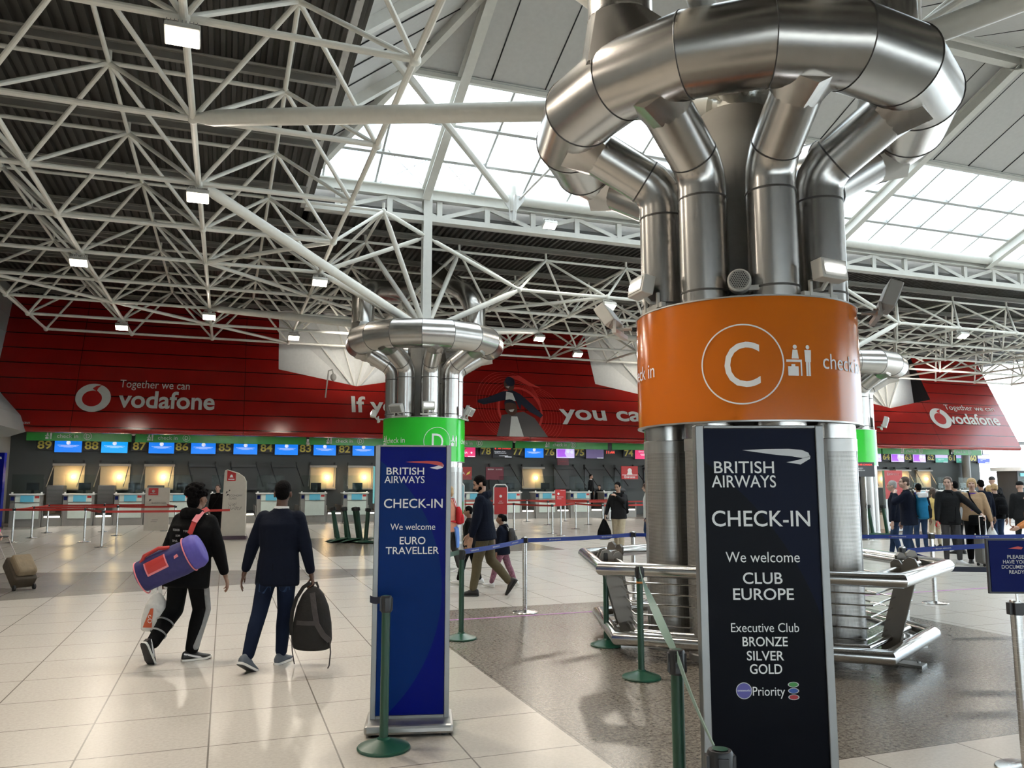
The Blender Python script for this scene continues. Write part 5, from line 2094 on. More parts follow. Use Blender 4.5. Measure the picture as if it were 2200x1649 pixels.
wall_art('man_hair', [poly2d([(12.0, 5.28), (12.03, 5.45), (12.15, 5.55), (12.3, 5.58), (12.45, 5.55), (12.57, 5.45), (12.6, 5.28), (12.5, 5.38), (12.3, 5.42), (12.1, 5.38)])], 'ad_navy', 0.038)
wall_art('man_smile', [poly2d([(12.16, 5.06), (12.46, 5.10), (12.36, 4.97), (12.24, 4.97)])], 'ad_white', 0.04)
wall_art('boy_jacket', [poly2d([(10.75, 5.50), (11.2, 5.62), (12.0, 5.95), (12.5, 6.05), (12.9, 5.85), (13.4, 5.35), (13.85, 4.85), (13.70, 4.72), (13.2, 5.0), (12.85, 5.35), (12.75, 5.05), (12.62, 5.5), (12.0, 5.52), (11.0, 5.28), (10.72, 5.38)])], 'ad_navy', 0.028)
wall_art('boy_shirt', [poly2d([(12.1, 5.55), (12.6, 5.50), (12.5, 5.9), (12.2, 5.95)])], 'ad_white', 0.030)
wall_art('boy_head', [disc2d(12.4, 6.30, 0.30, 24, 0.85)], 'ad_skin', 0.030)
wall_art('boy_hair', [disc2d(12.47, 6.47, 0.24, 20, 1.0)], 'ad_navy', 0.032)
wall_art('boy_smile', [poly2d([(12.2, 6.20), (12.42, 6.24), (12.34, 6.12)])], 'ad_white', 0.034)

# ------------------------------------------------------------------ floodlights on the roof frame and other fittings up there
def roof_lamp(p, lab, energy=60, w=0.42):
    s = thing('roof_floodlight', lab, 'floodlight', RTH @ Vector(p), TH, 'floodlights on the roof frame')
    s.rotation_euler = (R(-28), 0, TH)
    b = MB()
    b.box(-w / 2, w / 2, -0.14, 0.14, -0.30, -0.20)
    bev(b.build('housing', MATS['fitting_beige'], s, 0), 0.01)
    f = MB()
    for i in range(9):
        f.box(-w / 2 + 0.02 + i * w / 9.4, -w / 2 + 0.03 + i * w / 9.4, -0.14, 0.14, -0.20, -0.15)
    f.build('cooling_fins', MATS['fitting_grey'], s, 0)
    MB().box(-w / 2 + 0.02, w / 2 - 0.02, -0.12, 0.12, -0.315, -0.30).build('lamp_glass', MATS['lamp_glow'], s, 0)
    k = MB()
    for x in (-w / 2 + 0.04, w / 2 - 0.05):
        k.box(x, x + 0.012, -0.02, 0.02, -0.2, -0.02)
    k.box(-w / 2 + 0.04, w / 2 - 0.04, -0.02, 0.02, -0.03, -0.01)
    k.build('bracket', MATS['fitting_beige'], s, 0)
    d = bpy.data.lights.new('flood_or_fill_beam', 'AREA')
    d.shape = 'RECTANGLE'
    d.size, d.size_y = w, 0.28
    d.energy = energy
    d.color = (1, 0.90, 0.76)
    d.spread = R(150)
    lo_ = bpy.data.objects.new('flood_or_fill_beam', d)
    lo_.location = (0, 0, -0.33)
    lo_.parent = s
    COL.objects.link(lo_)
    return s


for n, m, t in ((0, 0, 'the brightest, at the upper left of the picture'), (2, 0, 'at the joint where the thick tube begins'), (4, -1, 'at the left above the red wall'), (4, 1, 'left of the green column\'s ring duct'),
                (7, -1, 'low at the left before the red wall'), (6, 0, 'low above the big white lettering'), (7, 1, 'beside the left white fan'), (4, 4, 'high between the two columns'), (6, 4, 'low between the two columns'),
                (7, 5, 'beside the right-hand white fan'), (4, 9, 'at the far right above the hanging duct')):
    roof_lamp(LN(n, m) - Vector((0, 0, 0.08)), 'white floodlight under the roof frame, ' + t, 70 if n < 2 else 38)
for n, m in ((1, -2), (-1, -1), (-2, 0), (-1, 1)):      # unseen fill lamps added overhead to brighten the near floor
    _p = RTH @ (LN(n, m) - Vector((0, 0, 0.4)))
    area_light('flood_or_fill_beam', _p, (R(-28), 0, TH), 0.42, 0.26, 70, (1, 0.90, 0.76))
roof_lamp((9.0, 21.75, 9.75), 'white floodlight under the bright roof glazing beside the fin plate', 40)
for p, t in ((LN(5, 5), 'left one of the pair'), (LN(5, 6), 'right one of the pair')):
    s = thing('spotlight', 'small white spotlight under the roof frame before the red wall, ' + t, 'spotlight', RTH @ (p + Vector((0, 0, -0.12))), TH, 'small spotlights before the red wall')
    MB().cbox((0, 0, 0.03), (0.05, 0.05, 0.16)).build('mount', MATS['fitting_beige'], s, 0)
    MB().tube([(0.02, 0.05, -0.02), (-0.06, -0.16, -0.20)], [0.10, 0.12], 12).build('housing', MATS['fitting_beige'], s)
s = thing('dome_camera', 'dome camera on a bent pole before the left white fan', 'camera', H(34.1, 4.1, 5.3), TH)
MB().tube([(-0.25, 0, 0.0), (-0.15, 0, 1.15), (0, -0.05, 1.2), (0.05, -0.05, 1.0)], 0.03, 8).build('pole', MATS['fitting_grey'], s)
MB().ell((0.05, -0.05, 0.88), (0.13, 0.13, 0.16), 14, 9).build('dome', MATS['fitting_grey'], s)
s = thing('smoke_detector', 'small white round detector under a joint at the upper left', 'detector', RTH @ (UNODE(0, -1) - Vector((0, 0, 0.12))), 0)
MB().lathe([(0.03, 0.1), (0.11, 0.02), (0.14, -0.06), (0.10, -0.09), (0.0, -0.10)], 16).build('body', MATS['letter_white'], s)

# ------------------------------------------------------------------ kiosks at the far right
mat('canopy_white', (0.70, 0.72, 0.70), 0.5)
mat('shop_dark', (0.05, 0.055, 0.06), 0.4)
s = thing('service_pavilion', 'dark service pavilion under a white canopy at the far right', 'pavilion', H(35.6, 49.2), TH)
MB().box(-3.4, 0.6, 0.0, 1.4, 0, 2.45).build('body', MATS['shop_dark'], s, 0)
MB().box(-3.7, 0.7, -0.5, 1.6, 2.45, 2.68).build('canopy', MATS['canopy_white'], s, 0)
for i, x in enumerate((-3.2, -1.6)):
    MB().box(x, x + 1.4, -0.03, 0.0, 0.95, 2.0).build('glass_front', MATS['desk_glass'], s, 0)
MB().box(-3.2, -2.1, -0.05, -0.0, 2.12, 2.32).build('light_box', MATS['kiosk_teal'], s, 0)
MB().box(-0.9, 0.4, -0.05, -0.0, 1.75, 2.2).build('notice_panel', MATS['canopy_white'], s, 0)
s = thing('round_column', 'slim dark round column right of number 61', 'column', H(39.25, 45.9), 0)
MB().lathe([(0.25, 0), (0.25, 4.05)], 20).build('shaft', MATS['fitting_grey'], s)
# stack of red and white goods right of the far column
s = thing('bench', 'low bench piled with red and grey packages right of the far column', 'bench', H(24.5, 22.4), TH)
MB().box(-0.6, 0.6, -0.25, 0.25, 0.85, 0.95).build('shelf', MATS['desk_metal'], s, 0)
for x in (-0.5, 0.5):
    MB().box(x - 0.03, x + 0.03, -0.2, 0.2, 0, 0.85).build('leg', MATS['desk_metal'], s, 0)
for x, m, t in ((-0.35, 'notice_red', 'red package at the left end of the bench'), (0.0, 'ribbon_silver', 'grey package in the middle of the bench'), (0.36, 'notice_red', 'red package at the right end of the bench')):
    q_ = RTH @ Vector((22.4 + x, 24.5, 0.95))
    k = thing('package', t, 'package', q_, TH)
    bev(MB().box(-0.15, 0.15, -0.15, 0.15, 0, 0.40).build('box', MATS[m], k, 0), 0.03)
    MB().box(-0.152, 0.152, -0.03, 0.03, 0, 0.404).build('band', MATS['letter_white'], k, 0)

# unseen fill lights added to brighten the desks (behind the red wall's lip)
for i in range(9):
    area_light('desk_fill_light', H(35.3, -6.0 + 6.2 * i, 4.06), (0, 0, TH), 3.0, 0.25, 60, (1, 0.96, 0.90))
# ------------------------------------------------------------------ people
BAKE = []


def soft(mb, name, m, parent, voxel, iters=4, fac=0.6):
    """closed overlapping pieces -> one continuous smooth surface (baked to a plain mesh later)"""
    o = mb.build(name, m, parent, 0)
    md = o.modifiers.new('r', 'REMESH')
    md.mode = 'VOXEL'
    md.voxel_size = voxel
    md.use_smooth_shade = True
    sm = o.modifiers.new('s', 'SMOOTH')
    sm.factor = fac
    sm.iterations = iters
    BAKE.append(o)
    return o


def bake():
    if not BAKE:
        return
    bpy.context.view_layer.update()
    dg = bpy.context.evaluated_depsgraph_get()
    new = []
    for o in BAKE:
        new.append(bpy.data.meshes.new_from_object(o.evaluated_get(dg)))
    for o, me in zip(BAKE, new):
        mats = [q for q in o.data.materials]
        o.modifiers.clear()
        o.data = me
        me.materials.clear()
        for q in mats:
            me.materials.append(q)
        me.shade_smooth()
    BAKE.clear()


def decal(o, name, datas, m, fn, d, parent=None):
    """lay flat shapes on a baked surface: fn(x, y) gives start points, d the direction towards the surface (local)"""
    from mathutils.bvhtree import BVHTree
    me = o.data
    bv = BVHTree.FromPolygons([v.co for v in me.vertices], [list(p.vertices) for p in me.polygons])
    d = Vector(d).normalized()
    l = MB()
    for vs, fs in datas:
        out = []
        for a, b in vs:
            p = fn(a, b)
            h = bv.ray_cast(p, d)
            out.append((h[0] if h[0] is not None else p + d * 0.3) - d * 0.004)
        l.add(out, fs)
    return l.build(name, m, parent or o, 0)


def ik(p0, p1, l1, l2, pole):
    p0, p1 = Vector(p0), Vector(p1)
    d = p1 - p0
    L = d.length
    mx = (l1 + l2) * 0.999
    if L > mx:
        p1 = p0 + d * (mx / L)
        d = p1 - p0
        L = mx
    dn = d.normalized()
    a = (l1 * l1 - l2 * l2 + L * L) / (2 * L)
    h = math.sqrt(max(0, l1 * l1 - a * a))
    pl = Vector(pole)
    pl = pl - dn * pl.dot(dn)
    pl.normalize()
    return p0 + dn * a + pl * h, p1


def eloft(mb, rs, M, n=20):
    rings = []
    for z, a, b, yo in rs:
        rings.append([M @ Vector((a * math.cos(2 * PI * i / n), yo + b * math.sin(2 * PI * i / n), z)) for i in range(n)])
    mb.rings(rings)


SKIN = {'dark': (0.115, 0.055, 0.035), 'brown': (0.26, 0.135, 0.085), 'tan': (0.42, 0.245, 0.17), 'fair': (0.55, 0.35, 0.27)}
for k_, c_ in SKIN.items():
    mat('skin_' + k_, c_, 0.5, noise=(14, 0.06))


def cloth(name, col, rough=0.85, noise=(18, 0.12), bump=(28, 0.25)):
    return mat('cloth_' + name, col, rough, noise=noise, bump=bump, spec=0.12)


cloth('black', (0.0045, 0.0045, 0.005))
cloth('navy', (0.006, 0.0085, 0.018))
cloth('denim', (0.022, 0.040, 0.085), noise=(5, 0.55))
cloth('denim_dark', (0.008, 0.013, 0.030), noise=(4, 0.7))
cloth('khaki', (0.105, 0.088, 0.052))
cloth('grey', (0.065, 0.062, 0.062))
cloth('charcoal', (0.014, 0.014, 0.015))
cloth('beige', (0.44, 0.36, 0.25))
cloth('tan', (0.42, 0.28, 0.165))
cloth('peach', (0.62, 0.27, 0.18))
cloth('light_blue', (0.13, 0.25, 0.60))
cloth('white', (0.72, 0.71, 0.70))
cloth('pink', (0.75, 0.07, 0.22))
cloth('yellow', (0.62, 0.45, 0.16))
cloth('orange', (0.60, 0.24, 0.09))
cloth('purple', (0.13, 0.06, 0.36))
cloth('red', (0.48, 0.025, 0.03))
cloth('pattern', (0.26, 0.12, 0.16), noise=(30, 0.7))
cloth('grey_light', (0.28, 0.28, 0.28))
cloth('teal', (0.02, 0.17, 0.32))
mat('hair_black', (0.0035, 0.003, 0.003), 0.85, noise=(60, 0.3), bump=(60, 0.6), spec=0.1)
mat('hair_brown', (0.055, 0.030, 0.018), 0.55, noise=(60, 0.3), bump=(60, 0.6))
mat('hair_grey', (0.33, 0.32, 0.30), 0.6, noise=(60, 0.3), bump=(60, 0.6))
mat('hair_blond', (0.46, 0.30, 0.14), 0.55, noise=(50, 0.35), bump=(50, 0.6))
mat('shoe_black', (0.014, 0.013, 0.013), 0.55)
mat('shoe_grey', (0.10, 0.115, 0.135), 0.7)
mat('shoe_white', (0.70, 0.69, 0.68), 0.5)
mat('sole_white', (0.75, 0.73, 0.68), 0.5)
mat('sole_dark', (0.02, 0.02, 0.02), 0.6)
mat('eye_dark', (0.02, 0.015, 0.012), 0.2)
mat('lip', (0.33, 0.13, 0.11), 0.5)


def shoe(parent, ank, yaw, pitch, k, m, sole, stripe=None, high=False):
    M = Matrix.Translation(ank) @ Matrix.Rotation(-yaw, 4, 'Z') @ Matrix.Rotation(-pitch, 4, 'X') @ Matrix.Translation((0, 0, -0.085 * k)) @ Matrix.Scale(k, 4)
    L = [(-0.088, 0.018, 0.055), (-0.080, 0.030, 0.085), (-0.05, 0.038, 0.105), (-0.01, 0.040, 0.108), (0.035, 0.042, 0.092), (0.08, 0.046, 0.070), (0.12, 0.049, 0.056), (0.155, 0.045, 0.048), (0.182, 0.033, 0.040), (0.195, 0.014, 0.032)]
    rs = []
    for y, w, h in L:
        z0 = 0.018
        ring = []
        for i in range(14):
            a = 2 * PI * i / 14
            x, z = math.cos(a), math.sin(a)
            zz = z0 + (h - z0) * 0.5 + (h - z0) * 0.5 * (z if z > 0 else max(z * 1.6, -1))
            ww = w * (1 - 0.28 * max(0, z)) * (abs(x) ** 0.7) * (1 if x > 0 else -1)
            ring.append(M @ Vector((ww, y, zz)))
        rs.append(ring)
    s = MB().rings(rs).build('shoe', m, parent, 60)
    so = MB()
    rs = []
    for y, w, h in L:
        lift = 0.012 * max(0, (y - 0.12) / 0.075)
        rs.append([M @ Vector((x * (w + 0.004), y * 1.02, z + lift)) for x, z in ((-1, 0.022), (-1, 0.003), (-0.8, 0.0), (0.8, 0.0), (1, 0.003), (1, 0.022))])
    so.rings(rs).build('sole', sole, s, 50)
    tr = MB()
    rs = []
    for y, w, h in L:
        lift = 0.012 * max(0, (y - 0.12) / 0.075)
        rs.append([M @ Vector((x * (w + 0.001), y * 1.0, z + lift)) for x, z in ((-1, 0.001), (-1, -0.004), (1, -0.004), (1, 0.001))])
    tr.rings(rs).build('tread', MATS['sole_dark'], s, 50)
    if stripe:
        st = MB()
        for sx in (-1, 1):
            pts = []
            for y, z in ((-0.075, 0.082), (-0.03, 0.070), (0.02, 0.055), (0.07, 0.042), (0.10, 0.026), (0.06, 0.024), (0.02, 0.036), (-0.03, 0.052), (-0.078, 0.068)):
                w = 0.0335 + 0.014 * min(1, (y + 0.08) / 0.18)
                pts.append(M @ Vector((sx * (w + 0.003 - 0.10 * max(0, z - 0.05)), y, z)))
            st.add(pts, [list(range(len(pts)))])
        st.build('side_stripe', stripe, s, 0)
    return s


def hand_pieces(mb, wrist, fdir, pnorm, side, k, curl, spread=0.0, thumb_in=0.0):
    """palm, four unequal bent fingers and a thumb; fdir along the fingers, pnorm out of the palm, side = +1 thumb towards +cross"""
    f = Vector(fdir).normalized()
    p = Vector(pnorm)
    p = (p - f * p.dot(f)).normalized()
    s = f.cross(p) * side                       # towards the thumb
    W = Vector(wrist)
    mb.cap(W - f * 0.02 * k, W + f * 0.02 * k, 0.025 * k, 0.024 * k, 10)
    xs = (0.028, 0.010, -0.009, -0.026)
    ln = ((0.040, 0.025, 0.020), (0.045, 0.028, 0.022), (0.042, 0.026, 0.021), (0.033, 0.020, 0.018))
    for i in range(4):
        base = W + s * xs[i] * 0.72 * k + f * 0.012 * k
        kn = W + f * (0.088 - (0.0, -0.003, 0.002, 0.010)[i]) * k + s * xs[i] * k
        mb.cap(base, kn, 0.0145 * k, 0.0125 * k, 8)
        a = curl * (0.75 + 0.12 * i)
        d = f
        q = kn
        for j in range(3):
            w = a * (0.55, 1.0, 1.25)[j] if j == 0 else a * (0.55 + 0.85 * j)
            d = (f * math.cos(w) + p * math.sin(w)).normalized() + s * spread * (1.5 - i) * 0.05
            q2 = q + d.normalized() * ln[i][j] * k
            mb.cap(q, q2, (0.0098 - 0.0009 * j) * k, (0.0090 - 0.0009 * j) * k, 8)
            q = q2
    t0 = W + f * 0.020 * k + s * 0.020 * k
    t1 = t0 + (f * 0.62 + s * 0.62 + p * (0.25 + thumb_in * 0.5)).normalized() * 0.042 * k
    t2 = t1 + (f * 0.85 + s * (0.25 - thumb_in * 0.7) + p * (0.25 + thumb_in)).normalized() * 0.033 * k
    t3 = t2 + (f * 0.95 - s * thumb_in * 0.7 + p * (0.15 + thumb_in)).normalized() * 0.026 * k
    mb.cap(t0, t1, 0.016 * k, 0.0125 * k, 8)
    mb.cap(t1, t2, 0.0120 * k, 0.0105 * k, 8)
    mb.cap(t2, t3, 0.0105 * k, 0.0085 * k, 8)


def head_pieces(mb, M, beard=False):
    mb.ell((0, 0, 0), (1, 1, 1), 20, 13, M @ Matrix.Translation((0, -0.006, 0.030)) @ Matrix.Diagonal((0.076, 0.096, 0.098, 1)))
    for i in range(0):
        pass
    return mb


def add_head(mb, M):
    def e(c, r):
        MM = M @ Matrix.Translation(c) @ Matrix.Diagonal((*r, 1))
        tmp = MB().ell((0, 0, 0), (1, 1, 1), 18, 11)
        mb.add([MM @ v for v in tmp.v], tmp.f)
    e((0, -0.008, 0.028), (0.075, 0.096, 0.096))
    e((0, 0.018, -0.030), (0.062, 0.074, 0.070))
    e((0, 0.036, -0.072), (0.042, 0.046, 0.034))
    e((0, 0.060, 0.030), (0.052, 0.030, 0.030))
    for s in (-1, 1):
        e((s * 0.077, -0.006, -0.010), (0.011, 0.022, 0.032))
        e((s * 0.040, 0.055, -0.028), (0.024, 0.026, 0.024))
    mb.cap(M @ Vector((0, 0.084, 0.012)), M @ Vector((0, 0.106, -0.026)), 0.010, 0.0135, 8)
    mb.cap(M @ Vector((-0.012, 0.092, -0.030)), M @ Vector((0.012, 0.092, -0.030)), 0.010, 0.010, 8)
    mb.cap(M @ Vector((-0.018, 0.080, -0.060)), M @ Vector((0.018, 0.080, -0.060)), 0.011, 0.011, 8)


def person(label, X, Y, az, h=1.75, feet=None, hands=None, skin='fair', top='navy', bottom='denim', shoes=('shoe_black', 'sole_dark', None), hair=('short', 'hair_brown'),
           lean=0.04, head=(0, 0), fine=False, hem=-0.10, bulk=1.0, legfit=1.0, kind='jacket', hood=False, curl=(0.5, 0.5), palm=(None, None), base=0.0, hip=None, face=True, collar=None, group=None, lateral=0.0, elbow=(None, None), thumb_in=(0, 0), sleeve_end=0.94, finger=(None, None), skirt=False):
    k = h / 1.75
    root = thing('person', label, 'person', (X, Y, base), -az, group)
    sk = MATS['skin_' + skin]
    vb = 0.0065 if fine else 0.011
    vc = 0.010 if fine else 0.016
    hz = (0.915 if hip is None else hip) * k
    feet = feet or [(-0.10, 0.0, 0.085, -8, 0), (0.10, 0.0, 0.085, 8, 0)]
    T = Matrix.Translation((0, 0, hz)) @ Matrix.Rotation(lateral, 4, 'Y') @ Matrix.Rotation(-lean, 4, 'X') @ Matrix.Scale(k, 4)
    hips = [Vector((-0.088 * k, 0, hz)), Vector((0.088 * k, 0, hz))]
    sh = [T @ Vector((-0.178, 0, 0.475)), T @ Vector((0.178, 0, 0.475))]
    hands = hands or [(-0.27, 0.05, 0.80), (0.27, 0.05, 0.80)]
    # skeleton
    legs, arms = [], []
    for i in range(2):
        ax, ay, azz, yaw, pit = feet[i]
        an = Vector((ax * k, ay * k, azz * k))
        kn, an = ik(hips[i], an, 0.425 * k, 0.415 * k, (math.sin(R(yaw)) * 0.5, 1, 0.1))
        legs.append((hips[i], kn, an, R(yaw), R(pit)))
        hd = Vector(hands[i]) * k
        pole = elbow[i] or ((-0.5 if i == 0 else 0.5), -1, -0.2)
        el, wr = ik(sh[i], hd, 0.285 * k, 0.25 * k, pole)
        arms.append((sh[i], el, wr))
    nb = T @ Vector((0, -0.005, 0.545))
    hc = T @ Vector((0, 0.022, 0.545)) + Vector((0, 0, 0.158 * k))
    HM = Matrix.Translation(hc) @ Matrix.Rotation(-R(head[0]), 4, 'Z') @ Matrix.Rotation(R(head[1]), 4, 'X') @ Matrix.Scale(k, 4)
    # continuous body
    b = MB()
    add_head(b, HM)
    b.cap(nb - Vector((0, 0, 0.03 * k)), hc + (HM.to_3x3() @ Vector((0, -0.02, -0.05))), 0.056 * k, 0.052 * k, 14)
    eloft(b, [(-0.06, 0.12, 0.09, 0), (0.05, 0.14, 0.10, 0), (0.18, 0.125, 0.09, 0), (0.33, 0.145, 0.10, 0), (0.44, 0.15, 0.095, 0), (0.51, 0.11, 0.07, 0), (0.55, 0.055, 0.055, 0)], T)
    for (a, e_, w) in arms:
        b.cap(a, e_, 0.045 * k, 0.037 * k).cap(e_, w, 0.037 * k, 0.026 * k)
    for (a, e_, w, _, _) in legs:
        b.cap(a, e_, 0.07 * k, 0.048 * k).cap(e_, w, 0.046 * k, 0.034 * k)
        b.cap(w, w + Vector((math.sin(_) * 0.0, 0, -0.03 * k)), 0.034 * k, 0.034 * k)
    for i, (a, e_, w) in enumerate(arms):
        fd = finger[i] or (w - e_).normalized()
        inward = palm[i] or Vector((1 if i == 0 else -1, -0.35, 0))
        s_ = 1 if i == 0 else -1
        # thumb side points forward for a hanging arm
        f = Vector(fd).normalized()
        pn = Vector(inward)
        pn = (pn - f * pn.dot(f)).normalized()
        sd = 1 if f.cross(pn).dot(Vector((0, 1, 0.25))) >= 0 else -1
        hand_pieces(b, w + f * 0.035 * k, f, pn, sd, k, curl[i], thumb_in=thumb_in[i])
    body = soft(b, 'body', sk, root, vb, 2 if fine else 1, 0.5)
    # trousers
    bm_ = MATS['cloth_' + bottom]
    t = MB()
    eloft(t, [(-0.115, 0.09, 0.085, 0), (-0.07, 0.165, 0.118, -0.008), (0.0, 0.172, 0.122, -0.012), (0.07, 0.155, 0.108, -0.004), (0.10, 0.14, 0.095, 0)], T)
    for (a, e_, w, _, _) in legs:
        t.cap(a + Vector((0, -0.008 * k, -0.02 * k)), e_, 0.094 * k * (0.5 + 0.5 * legfit), 0.066 * k * legfit, 14)
        lo_ = w + (e_ - w).normalized() * 0.03 * k
        md_ = e_.lerp(w, 0.35) + Vector((0, -0.012 * k, 0))
        t.cap(e_, md_, 0.066 * k * legfit, 0.062 * k * legfit, 14).cap(md_, lo_, 0.062 * k * legfit, 0.050 * k * legfit, 14)
    if skirt:
        eloft(t, [(-0.40, 0.22, 0.17, 0), (-0.1, 0.18, 0.13, 0), (0.08, 0.15, 0.10, 0)], T)
    tr = soft(t, 'trousers', bm_, root, vc, 5 if fine else 3)
    # upper clothing
    tm = MATS['cloth_' + top]
    u = MB()
    B = bulk
    eloft(u, [(hem, 0.176 * B, 0.128 * B, -0.004), (hem + 0.02, 0.186 * B, 0.136 * B, -0.006), (0.02, 0.178 * B, 0.130 * B, -0.004), (0.16, 0.162 * B, 0.118 * B, 0), (0.30, 0.178 * B, 0.126 * B, -0.004), (0.40, 0.190 * B, 0.122 * B, -0.008), (0.47, 0.182 * B, 0.100, -0.010), (0.515, 0.135, 0.078, -0.010), (0.545, 0.082, 0.070, -0.006), (0.565, 0.070, 0.066, -0.002)], T)
    for i, (a, e_, w) in enumerate(arms):
        wr = e_.lerp(w, sleeve_end)
        u.cap(a + Vector(((0.012 if i == 0 else -0.012) * k, 0, -0.012 * k)), e_, 0.073 * k * (0.6 + 0.4 * B), 0.056 * k * B, 14).cap(e_, wr, 0.056 * k * B, 0.042 * k * (0.5 + 0.5 * B), 14)
    if hood:
        for a in range(-3, 4):
            w = a * 0.45
            p = T @ Vector((0.095 * math.sin(w), -0.035 - 0.085 * math.cos(w), 0.515 + 0.02 * math.cos(w)))
            u.cap(p, p + Vector((0, 0, 0.02 * k)), 0.048 * k, 0.045 * k)
    up = soft(u, kind, tm, root, vc, 5 if fine else 3)
    if collar:
        c = MB()
        rs = []
        for z, r, yo in ((0.545, 0.074, -0.004), (0.578, 0.069, 0.002)):
            rs.append([T @ Vector((r * math.cos(2 * PI * i / 24), yo + r * 0.95 * math.sin(2 * PI * i / 24), z)) for i in range(24)])
        c.rings(rs, False)
        c.build('collar', MATS['cloth_' + collar], root, 60)
    # shoes
    for (a, e_, w, yaw, pit) in legs:
        shoe(root, w, yaw, pit, k, MATS[shoes[0]], MATS[shoes[1]], MATS[shoes[2]] if shoes[2] else None)
    # hair
    st, hm = hair
    hm = MATS[hm]

    def he(mb, c, r):
        MM = HM @ Matrix.Translation(c) @ Matrix.Diagonal((*r, 1))
        tmp = MB().ell((0, 0, 0), (1, 1, 1), 18, 11)
        mb.add([MM @ v for v in tmp.v], tmp.f)
    if st != 'none':
        q = MB()
        if st == 'curly':
            he(q, (0, -0.024, 0.058), (0.092, 0.106, 0.095))
            rnd = random.Random(3)
            for i in range(90):
                a, b2 = rnd.uniform(0, 2 * PI), rnd.uniform(-0.35, 1.5)
                r = 0.013 + 0.010 * rnd.random()
                c = (0.094 * math.cos(b2) * math.cos(a), -0.026 + 0.108 * math.cos(b2) * math.sin(a), 0.058 + 0.098 * math.sin(b2))
                if c[1] < 0.055:
                    he(q, c, (r, r, r))
            he(q, (0, -0.062, -0.03), (0.074, 0.055, 0.085))
        elif st == 'short':
            he(q, (0, -0.016, 0.050), (0.0785, 0.094, 0.084))
            he(q, (0, -0.052, 0.004), (0.070, 0.056, 0.070))
            for s in (-1, 1):
                he(q, (s * 0.060, 0.004, 0.030), (0.020, 0.045, 0.040))
        elif st in ('bob', 'long'):
            he(q, (0, -0.016, 0.050), (0.088, 0.102, 0.086))
            for s in (-1, 1):
                he(q, (s * 0.072, -0.005, -0.005), (0.022, 0.055, 0.075))
            he(q, (0, -0.068, -0.015), (0.074, 0.050, 0.085))
            if st == 'long':
                he(q, (0, -0.085, -0.10), (0.078, 0.040, 0.13))
        elif st in ('ponytail', 'bun'):
            he(q, (0, -0.016, 0.048), (0.0795, 0.096, 0.084))
            he(q, (0, -0.052, 0.0), (0.070, 0.056, 0.066))
            if st == 'ponytail':
                he(q, (0, -0.115, 0.065), (0.03, 0.035, 0.035))
                he(q, (0, -0.135, 0.0), (0.026, 0.028, 0.075))
            else:
                he(q, (0, -0.03, 0.15), (0.045, 0.045, 0.045))
        elif st == 'cap':
            he(q, (0, -0.010, 0.055), (0.082, 0.100, 0.075))
            he(q, (0, 0.085, 0.045), (0.06, 0.05, 0.010))
        soft(q, 'hair' if st != 'cap' else 'cap', hm, root, 0.007 * max(k, 0.8) if fine else 0.011, 1 if st == 'curly' else 3)
    if face:
        for s in (-1, 1):
            MB().ell(HM @ Vector((s * 0.031, 0.083, 0.008)), (0.0115 * k, 0.008 * k, 0.007 * k), 8, 6).build('eye', MATS['eye_dark'], root)
            MB().tube([HM @ Vector((s * 0.016, 0.092, 0.026)), HM @ Vector((s * 0.034, 0.090, 0.030)), HM @ Vector((s * 0.050, 0.078, 0.024))], 0.004 * k, 6).build('eyebrow', hm if st != 'none' else MATS['hair_brown'], root)
        MB().ell(HM @ Vector((0, 0.0885, -0.060)), (0.021 * k, 0.006 * k, 0.006 * k), 10, 6).build('mouth', MATS['lip'], root)
    return root, dict(T=T, HM=HM, arms=arms, legs=legs, body=body, top=up, trousers=tr, k=k)


# --- the man in black, seen from behind, left
A, A_ = person('man in black sweatshirt and tracksuit walking away with a purple bag on his back', -3.21, 8.02, R(12), 1.70,
               feet=[(-0.16, -0.30, 0.185, 5, 62), (0.12, -0.06, 0.085, 42, 0)], hands=[(-0.30, -0.02, 0.77), (0.36, 0.12, 0.78)], skin='brown', top='black', bottom='black', shoes=('shoe_black', 'sole_white', 'shoe_white'),
               hair=('curly', 'hair_black'), lean=0.12, head=(14, 2), fine=True, hem=-0.20, bulk=1.34, legfit=1.32, kind='sweatshirt', hood=True, curl=(1.1, 0.5), face=True, sleeve_end=0.98, hip=0.90, lateral=0.03)
bake()
k = A_['k']
hp, kn, an = A_['legs'][1][:3]
st = MB()
off = Vector((0.068, -0.006, 0))
st.cap(hp + off + Vector((0.004, 0, 0.03)), kn + off * 0.95, 0.050, 0.038).cap(kn + off * 0.95, an + off * 0.66 + Vector((0, 0, 0.05)), 0.038, 0.036)
soft(st, 'white_side_panel', MATS['cloth_grey_light'], A_['trousers'], 0.009, 4)
hp, kn, an = A_['legs'][0][:3]
ax = (an - kn).normalized()
ring = MB()
for t in (0.38, 0.68):
    c = kn.lerp(an, t)
    sd = ax.orthogonal().normalized()
    s2 = ax.cross(sd)
    rr = 0.069 - 0.012 * t
    ring_ = [[c + ax * d + (sd * math.cos(2 * PI * i / 24) + s2 * math.sin(2 * PI * i / 24)) * (rr + 0.019) + Vector((0, -0.008, 0)) for i in range(24)] for d in (-0.009, 0.009)]
    MB().rings(ring_, False).build('grey_stripe', MATS['cloth_grey_light'], A_['trousers'], 60)
bake()
fnb = lambda a, c: Vector((a, -0.6, c))
decal(A_['top'], 'lettering', [text2d('TODOS', -0.125, -0.035, 1.235, 0.020), text2d('TOS', 0.01, 0.06, 1.225, 0.018), text2d('SOM', -0.075, -0.02, 1.180, 0.020), text2d('BAIL', -0.115, -0.04, 1.130, 0.020)], MATS['ribbon_silver'], fnb, (0, 1, 0))

